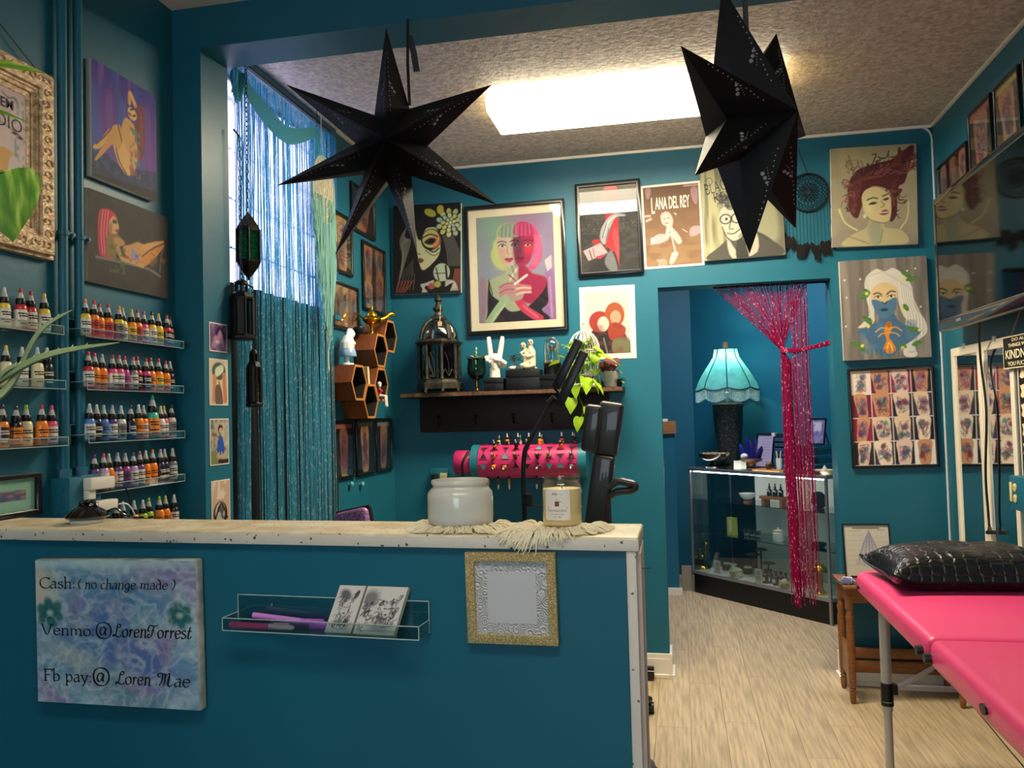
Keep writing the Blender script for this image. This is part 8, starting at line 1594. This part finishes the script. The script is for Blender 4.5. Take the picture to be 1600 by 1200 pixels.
t = ct_('rust_mushroom_stand', 'rusty brown metal mushroom stand with three flat caps', 'ornament', 1189, .2, z3_, v=870); RU = M('rust_brown', '4a2a20', .6, metal=.3); obj('base', MB().lathe([(.04, 0), (.03, .012)], 16), RU, t)
for x, h in ((-.075, .16), (0, .205), (.07, .115)): st = obj('stem', MB().tube(cat([(0, 0, .01), (x*.8, 0, .05), (x, 0, h)], 4), .006, 6), RU, t, smooth=60); obj('cap', MB().lathe([(.05, 0), (.046, .008), (.01, .018)], 18, (x, 0, h)), RU, st, smooth=50)
for k in range(5):
    t = ct_('black_bottle', 'black bottle with a round white label in the front row', 'bottle', 1196+8*k, .085+.03*(k % 2), z3_, 'black bottles in the display case', v=897); obj('bottle', MB().lathe([(.02, 0), (.022, .004), (.022, .06), (.009, .07), (.009, .085), (.011, .088), (.011, .1)], 14), BLK, t, smooth=50); o = obj('label', MB().lathe([(.015, 0), (.015, .001)], 14), PORC, t); o.matrix_local = Matrix.Translation((0, -.0225, .032)) @ Matrix.Rotation(PI/2, 4, 'X')
t = ct_('gold_mushroom_lamp', 'tall gold mushroom shaped stand at the right end of the case', 'ornament', 1282, .10, z3_, v=905); obj('base', MB().lathe([(.04, 0), (.042, .01), (.02, .03)], 20), GLD, t, smooth=50); obj('stem', MB().lathe([(.02, .028), (.016, .06), (.018, .15)], 16), GLD, t, smooth=60); obj('cap', MB().lathe([(.055, .15), (.05, .175), (.025, .195), (.004, .2)], 20), GLD, t, smooth=60)
t = ct_('berry_bowl', 'white bowl of dark berries behind the pink strings', 'bowl', 1262, .25, z3_, v=880); obj('bowl', MB().lathe([(.05, 0), (.075, .05), (.07, .05), (.045, .008)], 20), PORC, t, smooth=50); mb = MB(); [mb.ball((.045*math.cos(k*2.4)*math.sqrt(k/14), .045*math.sin(k*2.4)*math.sqrt(k/14), .055), .013, 7, 5) for k in range(14)]; o = obj('berries', mb, M('berry', '5a1624', .4), t); o['kind'] = 'stuff'
# ------------------------------------------------------------ pink string curtain in the doorway
yk = D+.07; PNK = M('pink_tinsel', 'b0185a', .35, metal=.2, transl=.35, glit=.07, gs=260, gcol='ffc4dc', stretch=(1, 1, .4))
t = thing('pink_string_curtain', 'hot pink glitter string curtain tied back in the doorway', 'curtain', None); mb = MB(); rg = random.Random(6)
tie = onY(1221, 546, yk); zb_ = onY(1240, 936, yk).z; xs0 = onY(1114, 450, yk).x; xs1 = onY(1262, 445, yk).x
for i in range(64):
    u = i/63; x0 = xs0+(xs1-xs0)*(u**.9); y = yk+rg.uniform(-.02, .02); end = onY(1224+rg.uniform(0, 15)+8*(u > .6), 700, yk).x
    mid = tie+Vector((rg.uniform(-.008, .012), y-yk, rg.uniform(-.01, .01))); zz = zb_+rg.uniform(-.05, .1)
    mb.tube([(x0, y, DT-.004), (x0+(mid.x-x0)*.5, y, DT+(mid.z-DT)*.5), mid, (end, y, mid.z-.08), (end+rg.uniform(-.004, .004), y, (mid.z+zz)/2), (end+.012+rg.uniform(-.006, .006), y, zz)], rg.uniform(.0014, .0023), 4)
for i in range(22):
    x0 = onY(1236+26*i/21+rg.uniform(-1, 1), 500, yk).x; y = yk-.02+rg.uniform(-.01, .01); zz = zb_+rg.uniform(-.05, .12)
    mb.tube([(x0, y, DT-.1 if i % 3 else DT-.004), (x0, y, 1.5), (x0+.006, y, 1.0), (x0+.01, y, zz)], rg.uniform(.0014, .0022), 4)
o = obj('strings', mb, PNK, t, smooth=80); o['kind'] = 'stuff'
mb = MB(); je = onY(1291, 536, yk); 
for k in range(8): mb.tube(cat([tie+Vector((-.01, -.02, .004*k-.014)), tie+Vector((.03, -.035, -.02+.003*k)), tie+Vector((.10, -.03, -.015+.002*k)), Vector((DR-.003, yk-.01, je.z+.003*k-.01))], 5), .003, 4)
o = obj('tie_back', mb, PNK, t, smooth=80); o['kind'] = 'stuff'; obj('curtain_rod', MB().cyl((DL+.3, yk, DT-.008), (DR-.002, yk, DT-.008), .006, n=8), DMET, t)
# ------------------------------------------------------------ plants reaching in from the left
VAR = bpy.data.materials.new('variegated_leaf'); VAR.use_nodes = True; N = VAR.node_tree.nodes; L_ = VAR.node_tree.links; b = N['Principled BSDF']; b.inputs['Roughness'].default_value = .4
tc = N.new('ShaderNodeTexCoord'); mp = N.new('ShaderNodeMapping'); mp.inputs['Scale'].default_value = (14, 60, 30); mp.inputs['Rotation'].default_value = (0, 0, .5); nz = N.new('ShaderNodeTexNoise'); nz.inputs['Scale'].default_value = 1; rp = N.new('ShaderNodeValToRGB'); rp.color_ramp.elements[0].position = .42; rp.color_ramp.elements[0].color = lin('4f7a1e')+(1,); rp.color_ramp.elements[1].position = .72; rp.color_ramp.elements[1].color = lin('c6cf6a')+(1,)
e = rp.color_ramp.elements.new(.55); e.color = lin('6f9a26')+(1,); L_.new(tc.outputs['Object'], mp.inputs[0]); L_.new(mp.outputs[0], nz.inputs['Vector']); L_.new(nz.outputs['Fac'], rp.inputs[0]); L_.new(rp.outputs[0], b.inputs['Base Color'])
def dep(u, v, dist): d = ray(u, v); return CC+d*(dist/d.dot(CF))
HP = Vector((-1.18, .62, ZF)); t = thing('pothos_plant', 'variegated pothos with large heart leaves hanging from the ceiling', 'potted plant', Matrix.Translation(HP)); inv = t.matrix_world.inverted()
obj('hanging_cord', MB().tube([(0, 0, 0), (0, 0, -.35)], .003, 5), M('jute', '8a7a58'), t); obj('pot', MB().lathe([(.07, -.5), (.075, -.5), (.095, -.36), (.098, -.35), (.09, -.35), (.085, -.37)], 24), M('white_pot', 'd2cdc2'), t, smooth=50); obj('soil', MB().lathe([(.085, -.38), (.085, -.37)], 16), MATS['soil'], t)
def bigleaf(tip, base, w, nrm, mat=VAR, fold=.1):
    tip, base = Vector(tip), Vector(base); ax = tip-base; L = ax.length; ax.normalize(); side = ax.cross(nrm).normalized(); up = side.cross(ax)
    o = obj('leaf', heartleaf(L, w, fold, .12), mat, t, smooth=170); o.matrix_local = inv @ Matrix(((ax.x, side.x, up.x, base.x), (ax.y, side.y, up.y, base.y), (ax.z, side.z, up.z, base.z), (0, 0, 0, 1)))
    md = o.modifiers.new('s', 'SUBSURF'); md.levels = 2; md.render_levels = 2
    return o
dd = 1.32
bigleaf(dep(13, 376, dd), dep(6, 268, dd), .125, -CF); bigleaf(dep(68, 102, dd), dep(-40, 98, dd), .05, (CU*.8-CF*.5).normalized()); bigleaf(dep(42, 178, dd), dep(-60, 160, dd), .03, (CU*.9-CF*.4).normalized())
for uu, vv in ((6, 268), (-40, 98), (-60, 160)): obj('stem', MB().tube(cat([Vector((0, 0, -.36)), inv @ dep(-120, vv-60, 1.25), inv @ dep(uu, vv, dd)], 6), .0028, 6), M('vine_stem', '6a7a2a'), t, smooth=60)
for k in range(6): a = 2.2+k*.75; bigleaf(HP+Vector((.17*math.cos(a), .17*math.sin(a), -.42-.05*(k % 2))), HP+Vector((.06*math.cos(a), .06*math.sin(a), -.34)), .09, UP)
SP = Vector((-.98, .62, 0)); t = thing('aloe_plant', 'aloe with long tapering grey green leaves on a tall stand', 'potted plant', Matrix.Translation(SP+Vector((0, 0, 1.16)))); inv = t.matrix_world.inverted()
AL = M('aloe_green', '8a9a70', .5, vcol='76875c', vs=12)
obj('pot', MB().lathe([(.06, 0), (.065, .004), (.085, .13), (.088, .14), (.08, .14), (.076, .12)], 24), M('terracotta', 'a8623c', .7), t, smooth=50); obj('soil', MB().lathe([(.077, .118), (.077, .124)], 16), MATS['soil'], t)
base = SP+Vector((0, 0, 1.28)); dd = 1.15
for tip, mid, r0 in ((dep(113, 484, dd), dep(60, 520, dd), .0085), (dep(187, 535, dd), dep(70, 556, dd), .0125), (dep(47, 566, dd), dep(10, 578, dd), .007)):
    pts = cat([base, base+(dep(-40, 620, dd*.95)-base)*.7, dep(-30, 610 if r0 > .012 else 625, dd) if r0 != .0085 else dep(0, 618, dd), mid, tip], 6); n = len(pts)
    R_ = [r0*1.25*(1-(i/(n-1))**2.2)+.0006 for i in range(n)]
    lf = obj('leaf', loc(MB().tube(pts, R_, 8, flat=.55), inv), AL, t, smooth=60); th = MB()
    for i in range(4, n-3):
        th.cyl(pts[i]+Vector((0, 0, R_[i]*.5)), pts[i]+Vector((.003, -.001, R_[i]*.5+.0035)), .0014, .0003, 4)
    o = obj('leaf_teeth', loc(th, inv), M('aloe_teeth', 'd8d4b4', .6), lf); o['kind'] = 'stuff'
for k in range(6): a = 2+k*.6; obj('leaf', MB().tube(cat([(0, 0, .12), (.08*math.cos(a), .08*math.sin(a), .22), (.16*math.cos(a), .16*math.sin(a), .26)], 5), [.012*(1-i/11) for i in range(11)], 7, flat=.5), AL, t, smooth=60)
t = thing('plant_stand', 'tall dark plant stand under the aloe', 'plant stand', Matrix.Translation(SP)); obj('top', MB().lathe([(.13, 1.135), (.13, 1.16)], 24), DW, t); [obj('leg', MB().tube([(.1*math.cos(k*2.1), .1*math.sin(k*2.1), 1.136), (.15*math.cos(k*2.1), .15*math.sin(k*2.1), 0)], .012, 8), DW, t) for k in range(3)]
